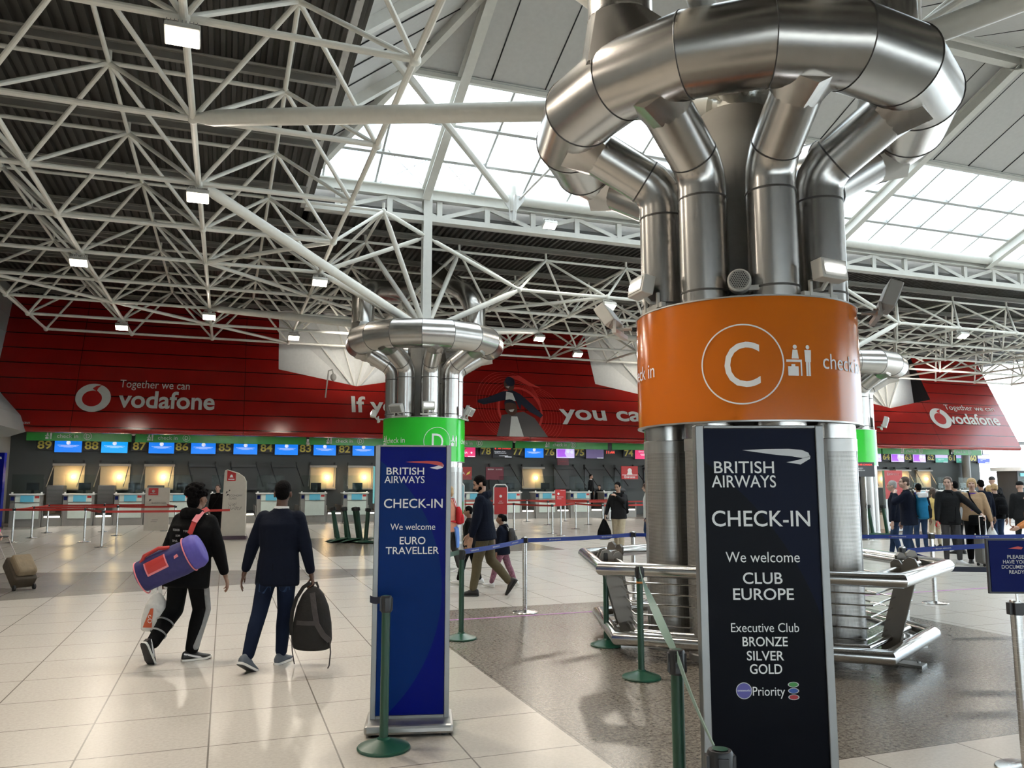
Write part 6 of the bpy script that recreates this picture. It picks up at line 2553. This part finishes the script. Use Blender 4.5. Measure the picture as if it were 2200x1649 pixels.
# --- the man in the blazer
S_, S2 = person('man in navy blazer and dark jeans walking away with a backpack in his right hand', -2.23, 7.72, R(4), 1.735,
                feet=[(-0.15, -0.30, 0.13, 14, 28), (0.02, 0.10, 0.085, 8, 0)], hands=[(-0.365, 0.06, 0.83), (0.325, 0.02, 0.825)], skin='dark', top='navy', bottom='denim_dark', shoes=('shoe_grey', 'sole_white', None),
                hair=('short', 'hair_black'), lean=0.06, head=(-14, 2), fine=True, hem=-0.175, bulk=1.15, legfit=1.12, kind='blazer', curl=(0.35, 1.45), face=True, sleeve_end=0.93, collar='white', thumb_in=(0, 0.9), palm=(Vector((1, 0.3, 0)), Vector((-1, -0.2, 0))))
bake()
decal(S2['top'], 'back_vent', [rect2d(-0.002, 0.002, 0.75, 0.95)], MATS['cloth_black'], lambda a, c: Vector((a, -0.6, c)), (0, 1, 0))
for x in (-0.075, 0.085):
    decal(S2['trousers'], 'back_pocket', [ring2d(0, 0, 0, 0.001)[0:0] or poly2d([(x - 0.05, 0.80), (x + 0.05, 0.80), (x + 0.05, 0.70), (x, 0.68), (x - 0.05, 0.70)])], MATS['cloth_denim'], lambda a, c: Vector((a, -0.6, c)), (0, 1, 0))

# backpack hanging from his right hand
hand = S_.matrix_basis @ (S2['arms'][1][2] + Vector((0.0, 0.0, -0.10)))
mat('pack_dark', (0.013, 0.011, 0.010), 0.8, noise=(20, 0.2), bump=(40, 0.2))
mat('pack_side', (0.055, 0.046, 0.046), 0.7, noise=(20, 0.2), bump=(40, 0.2))
bp_ = thing('backpack', 'dark grey backpack hanging from the hand of the man in the blazer', 'backpack', (hand.x + 0.03, hand.y, 0), R(-6))
zt = hand.z - 0.02
b = MB()
eloft(b, [(zt - 0.60, 0.13, 0.075, 0), (zt - 0.585, 0.175, 0.10, 0), (zt - 0.50, 0.195, 0.115, 0), (zt - 0.35, 0.185, 0.11, 0), (zt - 0.20, 0.155, 0.095, 0), (zt - 0.09, 0.105, 0.075, 0), (zt - 0.03, 0.05, 0.04, 0), (zt - 0.015, 0.02, 0.02, 0)], Matrix.Identity(4), 24)
o1 = soft(b, 'main_bag', MATS['pack_dark'], bp_, 0.010, 4)
b = MB()
eloft(b, [(zt - 0.52, 0.05, 0.08, 0), (zt - 0.42, 0.075, 0.10, 0), (zt - 0.25, 0.065, 0.09, 0), (zt - 0.10, 0.03, 0.05, 0)], Matrix.Translation((0.125, 0.02, 0)) @ Matrix.Rotation(R(-6), 4, 'Y') @ Matrix.Translation((0, 0, 0)), 18)
soft(b, 'side_pocket', MATS['pack_side'], bp_, 0.010, 3)
MB().tube([(0.0, 0, zt - 0.03), (-0.03, 0, zt + 0.015), (0.03, 0, zt + 0.02), (0.05, 0, zt - 0.03)], 0.010, 8).build('grab_loop', MATS['pack_dark'], bp_)


def strap(name, path, w, m, parent, th=0.006):
    P = [Vector(p) for p in path]
    rs = []
    for i, p in enumerate(P):
        d = (P[min(i + 1, len(P) - 1)] - P[max(i - 1, 0)]).normalized()
        s = d.cross(Vector((0, 1, 0)))
        s = s.normalized() if s.length > 1e-4 else Vector((1, 0, 0))
        n = s.cross(d)
        rs.append([p + s * a * w / 2 + n * b_ * th / 2 for a, b_ in ((-1, -1), (1, -1), (1, 1), (-1, 1))])
    return MB().rings(rs).build(name, m, parent, 40)


strap('shoulder_strap', [(-0.02, -0.03, zt + 0.02), (-0.08, -0.05, zt - 0.02), (-0.14, -0.06, zt - 0.12), (-0.175, -0.06, zt - 0.24), (-0.185, -0.06, zt - 0.36), (-0.18, -0.05, zt - 0.46)], 0.035, MATS['pack_dark'], bp_)
strap('shoulder_strap', [(0.03, -0.11, zt - 0.06), (0.06, -0.13, zt - 0.20), (0.09, -0.135, zt - 0.34), (0.15, -0.12, zt - 0.44), (0.205, -0.09, zt - 0.50)], 0.05, MATS['pack_side'], bp_)
strap('loose_strap', [(0.205, -0.09, zt - 0.50), (0.215, -0.09, zt - 0.60), (0.205, -0.09, zt - 0.72), (0.17, -0.09, zt - 0.79), (0.10, -0.09, zt - 0.80)], 0.012, MATS['pack_side'], bp_, 0.003)
strap('loose_strap', [(-0.18, -0.05, zt - 0.46), (-0.165, -0.06, zt - 0.60), (-0.14, -0.06, zt - 0.72)], 0.010, MATS['pack_side'], bp_, 0.003)
bake()
decal(o1, 'pocket_band', [sub_text(rect2d(-0.125, 0.10, zt - 0.36, zt - 0.32), 0.02)], MATS['pack_side'], lambda a, c: Vector((a, -0.6, c)), (0, 1, 0))

# duffel bag on the man's back
mat('duffel_purple', (0.020, 0.018, 0.115), 0.6, noise=(6, 0.25), bump=(14, 0.5))
mat('duffel_end', (0.095, 0.075, 0.36), 0.6, noise=(6, 0.2), bump=(14, 0.4))
mat('duffel_red', (0.50, 0.035, 0.03), 0.55)
mat('duffel_pink', (0.75, 0.22, 0.25), 0.5)
DM = Matrix.Translation((-3.24, 7.68, 0.945)) @ Matrix.Rotation(R(6), 4, 'Z') @ Matrix.Rotation(R(-27), 4, 'Y') @ Matrix.Scale(1.1, 4)
df = thing('duffel_bag', 'purple duffel bag with red trim slung across the back of the man in black', 'duffel bag', (0, 0, 0), 0)
df.matrix_basis = DM
b = MB()
rs = []
for x, r in ((-0.29, 0.06), (-0.285, 0.105), (-0.26, 0.128), (-0.10, 0.138), (0.08, 0.138), (0.23, 0.130), (0.27, 0.115), (0.28, 0.07)):
    rs.append([Vector((x, r * 0.85 * math.cos(2 * PI * i / 24), r * 1.05 * math.sin(2 * PI * i / 24) - 0.01 * math.sin(x * 9))) for i in range(24)])
b.rings(rs)
dbag = soft(b, 'main_bag', MATS['duffel_purple'], df, 0.010, 3)
b = MB()
rs = []
for x, r in ((0.16, 0.10), (0.17, 0.138), (0.24, 0.140), (0.285, 0.118), (0.295, 0.06)):
    rs.append([Vector((x, r * 0.87 * math.cos(2 * PI * i / 24), r * 1.08 * math.sin(2 * PI * i / 24))) for i in range(24)])
b.rings(rs)
soft(b, 'end_flap', MATS['duffel_end'], df, 0.009, 3)
for x in (-0.262, 0.168):
    r = 0.134 if x < 0 else 0.142
    MB().tube([(x, r * 0.87 * math.cos(2 * PI * i / 28), r * 1.06 * math.sin(2 * PI * i / 28)) for i in range(28)], 0.006, 6, True).build('piping', MATS['duffel_pink'], df)
bake()
dfn = lambda a, c: Vector((a, -0.6, c))
def grid2d(x0, x1, z0, z1, n=8):
    vs = [(x0 + (x1 - x0) * i / n, z0 + (z1 - z0) * j / n) for j in range(n + 1) for i in range(n + 1)]
    return vs, [[j * (n + 1) + i, j * (n + 1) + i + 1, (j + 1) * (n + 1) + i + 1, (j + 1) * (n + 1) + i] for j in range(n) for i in range(n)]


decal(dbag, 'pocket_flap', [grid2d(-0.165, 0.0, -0.005, 0.095)], MATS['duffel_red'], dfn, (0, 1, 0))
decal(dbag, 'pocket_edge', [grid2d(-0.175, 0.01, -0.022, -0.004, 6), grid2d(-0.177, -0.164, -0.02, 0.095, 6), grid2d(0.0, 0.012, -0.02, 0.095, 6)], MATS['duffel_pink'], dfn, (0, 1, 0))
decal(dbag, 'small_patch', [poly2d([(0.075, 0.015), (0.115, 0.02), (0.11, 0.045), (0.08, 0.04)])], MATS['duffel_pink'], dfn, (0, 1, 0))
MB().tube([(-0.20, -0.05, 0.115), (-0.15, -0.06, 0.155), (-0.02, -0.06, 0.160), (0.06, -0.05, 0.125)], 0.016, 8).build('handle', MATS['duffel_red'], df)
inv = DM.inverted()
s0 = inv @ (A.matrix_basis @ (A_['T'] @ Vector((0.11, 0.03, 0.60))))
s1 = inv @ (A.matrix_basis @ (A_['T'] @ Vector((0.115, -0.085, 0.555))))
s2 = inv @ (A.matrix_basis @ (A_['T'] @ Vector((0.105, -0.165, 0.45))))
s3 = inv @ (A.matrix_basis @ (A_['T'] @ Vector((0.085, -0.185, 0.33))))
strap('shoulder_strap', [s0, s1, s2, s3], 0.045, MATS['duffel_red'], df, 0.008)
strap('strap_pad', [s1 + (s1 - s2).normalized() * 0.01 + (s1 - s3).normalized().orthogonal() * 0.0, s1.lerp(s2, 0.5) + Vector((0, -0.008, 0)), s2 + Vector((0, -0.008, 0))], 0.050, MATS['duffel_pink'], df, 0.006)
MB().tube([s3, s3 + (Vector((0.24, -0.02, 0.13)) - s3) * 0.55, Vector((0.24, -0.02, 0.13))], 0.008, 8).build('metal_clip', MATS['steel_polished'], df)

# carrier bag in his left hand
m = glass_mat('bag_film', (0.86, 0.85, 0.82), 0.9, 0.35)
mat('bag_white', (0.66, 0.64, 0.60), 0.45, bump=(22, 0.5))
mat('bag_orange', (0.62, 0.10, 0.03), 0.5)
pl = A.matrix_basis @ (A_['arms'][0][2] + Vector((0, 0.0, -0.10)))
cb_ = thing('carrier_bag', 'white plastic carrier bag with an orange patch held by the man in black', 'carrier bag', (pl.x - 0.02, pl.y - 0.06, 0), R(10))
z0 = pl.z - 0.47
b = MB()
eloft(b, [(z0, 0.11, 0.05, 0), (z0 + 0.02, 0.135, 0.075, 0), (z0 + 0.12, 0.135, 0.08, 0), (z0 + 0.25, 0.105, 0.06, 0), (z0 + 0.34, 0.055, 0.03, 0), (z0 + 0.37, 0.03, 0.02, 0)], Matrix.Identity(4), 22)
cbo = soft(b, 'film', MATS['bag_white'], cb_, 0.009, 3)
for s in (-1, 1):
    strap('handle', [(s * 0.03, 0, z0 + 0.35), (s * 0.022, 0, z0 + 0.43), (0.0, 0, z0 + 0.49)], 0.035, MATS['bag_white'], cb_, 0.004)
bake()
_v, _f = grid2d(-0.105, -0.015, z0 + 0.045, z0 + 0.225, 8)
_v = [(x + 0.35 * (z - z0 - 0.045) * (-0.015 - x) / 0.09 + 0.02 * (z - z0 - 0.045), z) for x, z in _v]
decal(cbo, 'orange_patch', [(_v, _f)], MATS['bag_orange'], dfn, (0, 1, 0))
o = decal(cbo, 'patch_mark', [ring2d(-0.035, z0 + 0.11, 0.016, 0.021, 18), ring2d(-0.04, z0 + 0.15, 0.010, 0.015, 14, 0, 4.5)], MATS['letter_white'], dfn, (0, 1, 0))
o.location = (0, -0.003, 0)

# --- woman in black facing us
P3, P3_ = person('woman in black with lace sleeves standing before the cream pillar sign', -9.52, 25.9, R(176), 1.66, skin='fair', top='black', bottom='black', hair=('short', 'hair_brown'), hem=-0.2, bulk=1.25, legfit=1.4, kind='blouse', head=(0, 0), hands=[(-0.27, 0.08, 0.78), (0.27, 0.05, 0.76)])
strap('bag_strap', [P3_['T'] @ Vector(q) for q in ((-0.08, 0.07, 0.54), (-0.05, 0.145, 0.40), (0.06, 0.155, 0.2), (0.17, 0.12, 0.0))], 0.02, MATS['cloth_charcoal'], P3)

# --- the group walking to the left
walkL = [(-0.09, 0.22, 0.085, 0, -6), (0.09, -0.34, 0.20, 0, 58)]
P5, P5_ = person('man in dark navy hooded jacket and khaki trousers walking left', -0.42, 12.42, R(-84), 1.83, feet=[(-0.09, 0.16, 0.085, 0, 0), (0.08, -0.36, 0.19, 0, 55)], hands=[(-0.24, 0.17, 0.80), (0.20, 0.28, 0.80)], skin='tan', top='navy', bottom='khaki',
                 hair=('short', 'hair_black'), lean=0.10, head=(-10, -22), fine=True, hem=-0.12, bulk=1.22, legfit=1.15, kind='hooded_jacket', hood=True, curl=(0.5, 0.5))
bake()
bd = MB()
Mh = P5_['HM']
for c, r in (((0, 0.050, -0.075), (0.050, 0.045, 0.032)), ((-0.052, 0.02, -0.055), (0.014, 0.03, 0.035)), ((0.052, 0.02, -0.055), (0.014, 0.03, 0.035))):
    MM = Mh @ Matrix.Translation(c) @ Matrix.Diagonal((*r, 1))
    tmp = MB().ell((0, 0, 0), (1, 1, 1), 14, 9)
    bd.add([MM @ v for v in tmp.v], tmp.f)
soft(bd, 'beard', MATS['hair_black'], P5, 0.008, 2)
CH, CH_ = person('small child in navy jacket and patterned leggings walking left', -0.16, 13.35, R(-80), 1.20, feet=[(-0.10, 0.26, 0.085, 0, -8), (0.08, -0.30, 0.11, 0, 12)], skin='brown', top='navy', bottom='pattern', shoes=('shoe_white', 'sole_white', None), hair=('ponytail', 'hair_black'), bulk=1.35, hem=-0.14, legfit=1.2, kind='jacket', hood=True, hands=[(-0.26, 0.1, 0.80), (0.26, 0.12, 0.8)])
BY, BY_ = person('child in black with white shoes, hidden behind the man in the hooded jacket', -0.72, 13.75, R(-84), 1.32, feet=[(-0.09, 0.24, 0.085, 0, -6), (0.08, -0.22, 0.10, 0, 10)], skin='brown', top='black', bottom='black', shoes=('shoe_white', 'sole_white', None), hair=('short', 'hair_black'), bulk=1.2, legfit=1.2)
PW, PW_ = person('blond woman in peach jumper walking left behind the blue sign', -1.20, 15.5, R(-86), 1.66, feet=[(-0.09, 0.12, 0.085, 0, 0), (0.09, -0.20, 0.10, 0, 12)], skin='fair', top='peach', bottom='grey', shoes=('shoe_white', 'sole_white', None), hair=('bob', 'hair_blond'), bulk=1.12, kind='jumper', hands=[(-0.23, 0.18, 0.85), (0.24, 0.12, 0.85)], legfit=1.15)
w = MB()
eloft(w, [(-0.42, 0.10, 0.03, -0.15), (-0.2, 0.14, 0.04, -0.15), (-0.02, 0.16, 0.05, -0.13)], PW_['T'])
eloft(w, [(-0.03, 0.196, 0.150, -0.006), (0.05, 0.186, 0.140, -0.006)], PW_['T'])
w.cap(PW_['T'] @ Vector((-0.17, 0.03, 0.0)), PW_['T'] @ Vector((-0.20, 0.06, -0.35)), 0.035, 0.045)
soft(w, 'tied_jacket', MATS['cloth_light_blue'], PW, 0.014, 3)


def rucksack(label, par, M_, cm, w=0.16, d=0.10, hgt=0.42, zc=0.28, pocket=None, name='rucksack'):
    """worn on the back: a thing of its own resting against the jacket"""
    root = thing(name, label, 'rucksack', (0, 0, 0), 0)
    root.matrix_basis = par.matrix_basis @ M_
    b = MB()
    y = -0.135 - d
    eloft(b, [(zc - hgt / 2, w * 0.7, d * 0.6, y), (zc - hgt / 2 + 0.03, w, d, y), (zc, w * 0.98, d, y), (zc + hgt / 2 - 0.08, w * 0.85, d * 0.85, y + 0.01), (zc + hgt / 2, w * 0.45, d * 0.5, y + 0.02)], Matrix.Identity(4), 18)
    soft(b, 'main_bag', MATS[cm], root, 0.014, 3)
    b = MB()
    eloft(b, [(zc - hgt / 2 + 0.02, w * 0.6, d * 0.4, y - d * 0.85), (zc - 0.06, w * 0.75, d * 0.5, y - d * 0.9), (zc + 0.02, w * 0.6, d * 0.3, y - d * 0.85)], Matrix.Identity(4), 14)
    soft(b, 'front_pocket', MATS[pocket or cm], root, 0.014, 2)
    for s in (-1, 1):
        strap('shoulder_strap', [Vector((s * 0.09, -0.15, zc + 0.16)), Vector((s * 0.10, -0.10, 0.56)), Vector((s * 0.105, 0.0, 0.575)), Vector((s * 0.11, 0.10, 0.50)), Vector((s * 0.12, 0.14, 0.36)), Vector((s * 0.155, 0.10, 0.20)), Vector((s * 0.19, 0.0, 0.13)), Vector((s * 0.12, -0.15, zc - hgt / 2 + 0.06))], 0.045, MATS[pocket or cm], root, 0.008)
    return root


rucksack('grey rucksack on the back of the small child', CH, CH_['T'] @ Matrix.Translation((0, -0.03, 0)), 'cloth_grey', 0.15, 0.09, 0.40)
rucksack('red rucksack on the back of the blond woman in peach', PW, PW_['T'], 'cloth_red', 0.13, 0.07, 0.36, 0.22)

# --- man with black bag and his hand at his mouth
P9, P9_ = person('man in grey jumper and beige trousers with a hand at his mouth', 2.70, 20.3, R(205), 1.74, feet=[(-0.10, 0.10, 0.085, -5, 0), (0.10, -0.16, 0.10, 5, 10)], hands=[(-0.02, 0.20, 1.38), (0.30, 0.12, 0.92)], skin='tan', top='charcoal', bottom='beige', hair=('short', 'hair_black'), head=(8, -16), bulk=1.15, legfit=1.2, kind='jumper', elbow=((-1, 0.3, -0.6), None), curl=(1.1, 1.3))
rk = rucksack('black rucksack with a grey cap strapped on top, on the man in beige trousers', P9, P9_['T'], 'cloth_black', 0.19, 0.12, 0.52, 0.26, 'cloth_charcoal')
MB().ell((0.0, -0.24, 0.60), (0.13, 0.12, 0.06), 14, 9).build('strapped_cap', MATS['cloth_grey'], rk)
hw = P9.matrix_basis @ (P9_['arms'][1][2] + Vector((0, 0, -0.1)))
bg = thing('black_bag', 'limp black bag hanging from the hand of the man in beige trousers', 'bag', (hw.x, hw.y - 0.02, 0), 0)
b = MB()
eloft(b, [(hw.z - 0.52, 0.12, 0.07, 0), (hw.z - 0.48, 0.19, 0.10, 0), (hw.z - 0.30, 0.17, 0.10, 0), (hw.z - 0.10, 0.08, 0.06, 0), (hw.z, 0.03, 0.03, 0)], Matrix.Translation((-0.05, 0, 0)), 18)
soft(b, 'cloth', MATS['cloth_black'], bg, 0.014, 3)
MB().tube([(-0.04, 0, hw.z - 0.02), (0, 0, hw.z + 0.05), (0.03, 0, hw.z - 0.02)], 0.012, 8).build('handle', MATS['cloth_black'], bg)
person('person in white top, half hidden by the left pipe of the orange column', 3.55, 20.9, R(-85), 1.72, skin='fair', top='white', bottom='denim', hair=('bob', 'hair_brown'), kind='shirt')

# --- staff behind the desks
p = H(37.0, 17.55)
person('clerk in black suit and white collar standing between the desks below number 75', p.x, p.y, R(120), 1.70, skin='tan', top='black', bottom='black', hair=('short', 'hair_black'), kind='suit_jacket', collar='white', base=0.46, hem=-0.18)
p = H(37.8, 18.45)
person('dark-haired clerk behind the desk below number 75, only her head showing', p.x, p.y, R(200), 1.62, skin='tan', top='black', bottom='black', hair=('ponytail', 'hair_black'))
p = H(37.6, 11.7)
person('brown-haired clerk behind the desk beside the red framed notice', p.x, p.y, R(170), 1.62, skin='fair', top='charcoal', bottom='black', hair=('bob', 'hair_brown'))

# --- group at the right
R1, R1_ = person('man in navy jacket and jeans facing left with one hand on his chest', 8.45, 17.1, R(-68), 1.85, feet=[(-0.11, 0.04, 0.085, -6, 0), (0.11, -0.06, 0.085, 10, 0)], hands=[(0.02, 0.22, 1.38), (0.27, 0.10, 0.86)], skin='fair', top='navy', bottom='denim', hair=('short', 'hair_brown'), head=(-8, 6), bulk=1.22, legfit=1.15, kind='jacket', elbow=((-1, 0.2, -0.8), None), hem=-0.14, curl=(0.4, 0.6))
rk = rucksack('blue rucksack with a white bundle on top, on the man in the navy jacket', R1, R1_['T'] @ Matrix.Translation((0.05, -0.02, 0)), 'cloth_teal', 0.17, 0.12, 0.50, 0.22, 'cloth_charcoal')
bev(MB().box(-0.20, 0.16, -0.36, -0.18, 0.40, 0.50).build('white_bundle', MATS['cloth_white'], rk, 0), 0.02)
person('grey-haired man in dark top and jeans behind the man with the blue rucksack', 8.75, 18.3, R(-60), 1.77, skin='fair', top='navy', bottom='denim', hair=('short', 'hair_grey'), bulk=1.15, feet=[(-0.10, -0.06, 0.085, 0, 0), (0.12, 0.14, 0.085, 0, 0)])
R2, R2_ = person('young man in dark jacket over black shirt holding the suitcase handle', 9.35, 17.15, R(196), 1.85, feet=[(-0.13, 0.02, 0.085, -35, 0), (0.10, 0.0, 0.085, 12, 0)], hands=[(-0.50, 0.22, 1.02), (0.26, 0.14, 0.86)], skin='fair', top='charcoal', bottom='grey', shoes=('shoe_white', 'sole_white', None), hair=('short', 'hair_brown'), head=(25, -4), bulk=1.16, kind='jacket', hem=-0.13, curl=(1.2, 1.0))
bake()
decal(R2_['top'], 'shirt_front', [sub_text(poly2d([(-0.085, 0.86), (0.06, 0.86), (0.085, 1.20), (0.06, 1.52), (-0.06, 1.52), (-0.10, 1.2)]), 0.03)], MATS['cloth_black'], lambda a, c: Vector((a, 0.7, c)), (0, -1, 0))
hw = R2.matrix_basis @ (R2_['arms'][1][2] + Vector((0, 0.03, -0.09)))
ps = thing('passport', 'red passport in the right hand of the young man in the dark jacket', 'passport', hw, R(20))
MB().cbox((0, 0, 0), (0.09, 0.012, 0.125), Matrix.Rotation(R(35), 4, 'Y')).build('cover', MATS['cloth_red'], ps, 0)
R3, R3_ = person('woman in tan cardigan and purple top beside the grey suitcase', 9.98, 17.35, R(202), 1.82, skin='fair', top='tan', bottom='black', hair=('bob', 'hair_blond'), head=(12, 0), bulk=1.18, kind='cardigan', hem=-0.05, hands=[(-0.31, 0.10, 0.80), (0.30, 0.12, 0.95)], legfit=1.2)
bake()
decal(R3_['top'], 'purple_top', [sub_text(poly2d([(-0.06, 1.12), (0.06, 1.12), (0.08, 1.50), (-0.08, 1.50)]), 0.03)], MATS['cloth_purple'], lambda a, c: Vector((a, 0.7, c)), (0, -1, 0))
wb_ = thing('shoulder_bag', 'black leather bag worn across the woman in the tan cardigan', 'bag', (0, 0, 0), 0)
wb_.matrix_basis = R3.matrix_basis @ R3_['T']
b = MB()
eloft(b, [(-0.13, 0.13, 0.03, 0.17), (-0.10, 0.16, 0.045, 0.175), (0.05, 0.15, 0.04, 0.17), (0.08, 0.13, 0.025, 0.165)], Matrix.Translation((-0.03, 0, 0)))
soft(b, 'bag', MATS['cloth_black'], wb_, 0.014, 2)
strap('strap', [Vector((-0.16, 0.15, 0.03)), Vector((-0.04, 0.165, 0.24)), Vector((0.06, 0.15, 0.42)), Vector((0.085, 0.06, 0.565)), Vector((0.09, -0.08, 0.55))], 0.03, MATS['cloth_black'], wb_)
hw = R3.matrix_basis @ (R3_['arms'][0][2] + Vector((0, 0, -0.09)))
cb2 = thing('carrier_bag', 'white carrier bag hanging from the hand of the woman in the tan cardigan', 'carrier bag', (hw.x, hw.y, 0), 0)
b = MB()
eloft(b, [(hw.z - 0.52, 0.13, 0.06, 0), (hw.z - 0.48, 0.17, 0.09, 0), (hw.z - 0.25, 0.14, 0.08, 0), (hw.z - 0.08, 0.06, 0.04, 0), (hw.z - 0.02, 0.02, 0.02, 0)], Matrix.Identity(4))
soft(b, 'film', MATS['bag_white'], cb2, 0.014, 3)
MB().tube([(-0.03, 0, hw.z - 0.08), (0, 0, hw.z + 0.02), (0.03, 0, hw.z - 0.08)], 0.008, 6).build('handle', MATS['bag_white'], cb2)
# grey suitcase with a raised handle
mat('case_grey', (0.16, 0.15, 0.135), 0.45, 0.2, bump=(3, 0.2))
cs = thing('suitcase', 'upright grey suitcase with raised handle between the young man and the woman', 'suitcase', (9.88, 16.75, 0), R(8))
b = bev(MB().box(-0.22, 0.22, -0.13, 0.13, 0.06, 0.62).build('shell', MATS['case_grey'], cs, 0), 0.04, 3)
for x in (-0.14, 0.0, 0.14):
    MB().box(x - 0.012, x + 0.012, -0.138, 0.138, 0.12, 0.56).build('rib', MATS['case_grey'], cs, 0)
MB().tube([(-0.19, -0.05, 0.60), (-0.19, -0.05, 1.02), (-0.05, -0.05, 1.02), (-0.05, -0.05, 0.60)], 0.010, 8).build('handle', MATS['steel_polished'], cs)
for x in (-0.17, 0.17):
    for y in (-0.09, 0.09):
        MB().lathe([(0.0, -0.012), (0.03, -0.012), (0.03, 0.012), (0.0, 0.012)], 14, M=Matrix.Translation((x, y, 0.03)) @ Matrix.Rotation(R(90), 4, 'Y')).build('wheel', MATS['rubber_black'], cs)
# people farther back on the right
bgp = [('man with black hair and navy shirt behind the blue rucksack', 1973, 20.5, R(10), 1.70, 'brown', 'navy', 'denim', ('short', 'hair_black'), 0),
       ('woman with long brown hair and yellow top, back turned', 2004, 21.5, R(0), 1.58, 'fair', 'yellow', 'beige', ('long', 'hair_brown'), 0),
       ('man in grey jumper with dark straps behind the young man', 2052, 19.6, R(-15), 1.76, 'tan', 'grey_light', 'charcoal', ('short', 'hair_black'), 0),
       ('man in navy top right behind the blond woman\'s head', 2108, 20.2, R(10), 1.80, 'tan', 'navy', 'charcoal', ('short', 'hair_black'), 0),
       ('short blond person between the two dark jackets in the far queue', 2126, 22.5, R(0), 1.66, 'fair', 'navy', 'denim', ('bob', 'hair_blond'), 0),
       ('fair-haired man in black jacket and blue jeans, back turned, in the far queue', 2137, 20.6, R(5), 1.70, 'fair', 'black', 'denim', ('short', 'hair_blond'), 1),
       ('person in a grey cap seen above the fair-haired man in the far queue', 2133, 24.5, R(5), 1.92, 'fair', 'charcoal', 'denim', ('cap', 'cloth_grey'), 0),
       ('man in dark grey coat and flat cap near the right edge', 2192, 19.4, R(10), 1.76, 'fair', 'charcoal', 'charcoal', ('cap', 'cloth_charcoal'), 0)]
for lab, px_, Y, az, h, sk, tp, bt, hr, ruck in bgp:
    X = (px_ - 1100) / 1702 * (Y * 0.9922)
    q, q_ = person(lab, X, Y, az, h, skin=sk, top=tp, bottom=bt, hair=hr, bulk=1.15, face=False)
    if ruck:
        rucksack('black rucksack with a small white tag on the fair-haired man', q, q_['T'], 'cloth_black', 0.17, 0.11, 0.46, 0.24)
OR, OR_ = person('fair-haired woman in orange and white knitted coat at the right edge', 9.75, 15.0, R(-60), 1.56, skin='fair', top='orange', bottom='charcoal', hair=('bob', 'hair_blond'), bulk=1.3, hem=-0.2, kind='knitted_coat', hands=[(-0.15, 0.25, 1.0), (0.15, 0.28, 1.0)])
eb = MB()
for z, mm in ((-0.02, 0),):
    eloft(eb, [(-0.06, 0.245, 0.182, -0.006), (0.02, 0.240, 0.176, -0.006)], OR_['T'])
soft(eb, 'knitted_band', MATS['cloth_grey_light'], OR, 0.014, 2)

# --- person in pink at the left edge pulling a brown trolley case
PK, PK_ = person('person in pink jacket at the left edge pulling the brown trolley case', -8.90, 13.35, R(-92), 1.68, feet=[(-0.09, 0.2, 0.085, 0, 0), (0.09, -0.22, 0.11, 0, 16)], hands=[(-0.25, 0.10, 0.80), (0.24, -0.36, 0.74)], skin='fair', top='pink', bottom='white', hair=('bob', 'hair_grey'), bulk=1.25, kind='jacket', elbow=(None, (0.4, -1, 0.2)), curl=(0.5, 1.3))
hw = PK.matrix_basis @ (PK_['arms'][1][2] + Vector((0, -0.06, -0.05)))
mat('case_brown', (0.060, 0.042, 0.024), 0.7, noise=(12, 0.2), bump=(20, 0.3))
mat('bag_tan', (0.20, 0.145, 0.085), 0.7, noise=(12, 0.2), bump=(20, 0.3))
wheel = Vector((-7.83, 13.02, 0.0))
dv = Vector((hw.x - wheel.x, hw.y - wheel.y, hw.z - 0.05))
tl = thing('trolley_case', 'tilted brown trolley case with a tan bag strapped on, rolling at the left', 'trolley case', wheel, math.atan2(-dv.x, dv.y) + PI)
tilt = math.atan2(math.hypot(dv.x, dv.y), dv.z)
TM = Matrix.Rotation(tilt, 4, 'X')
# local: case leans towards -y ... z along the case
b = MB()
b.box(-0.17, 0.17, -0.02, 0.20, 0.06, 0.58)
o = bev(b.build('case', MATS['case_brown'], tl, 0, M=TM), 0.035, 3)
b = MB().box(-0.15, 0.15, 0.19, 0.33, 0.10, 0.50)
o = bev(b.build('strapped_bag', MATS['bag_tan'], tl, 0, M=TM), 0.045, 3)
L = dv.length
for x in (-0.09, 0.09):
    MB().tube([(x, 0.02, 0.55), (x, 0.02, L - 0.02)], 0.008, 8).build('handle_rod', MATS['steel_dull'], tl, M=TM)
MB().tube([(-0.10, 0.02, L), (0.10, 0.02, L)], 0.015, 8).build('grip', MATS['black_plastic'], tl, M=TM)
for x in (-0.15, 0.15):
    MB().lathe([(0.0, -0.015), (0.045, -0.015), (0.045, 0.015), (0.0, 0.015)], 16, M=Matrix.Translation((x, 0.0, 0.045)) @ Matrix.Rotation(R(90), 4, 'Y')).build('wheel', MATS['rubber_black'], tl)
bake()
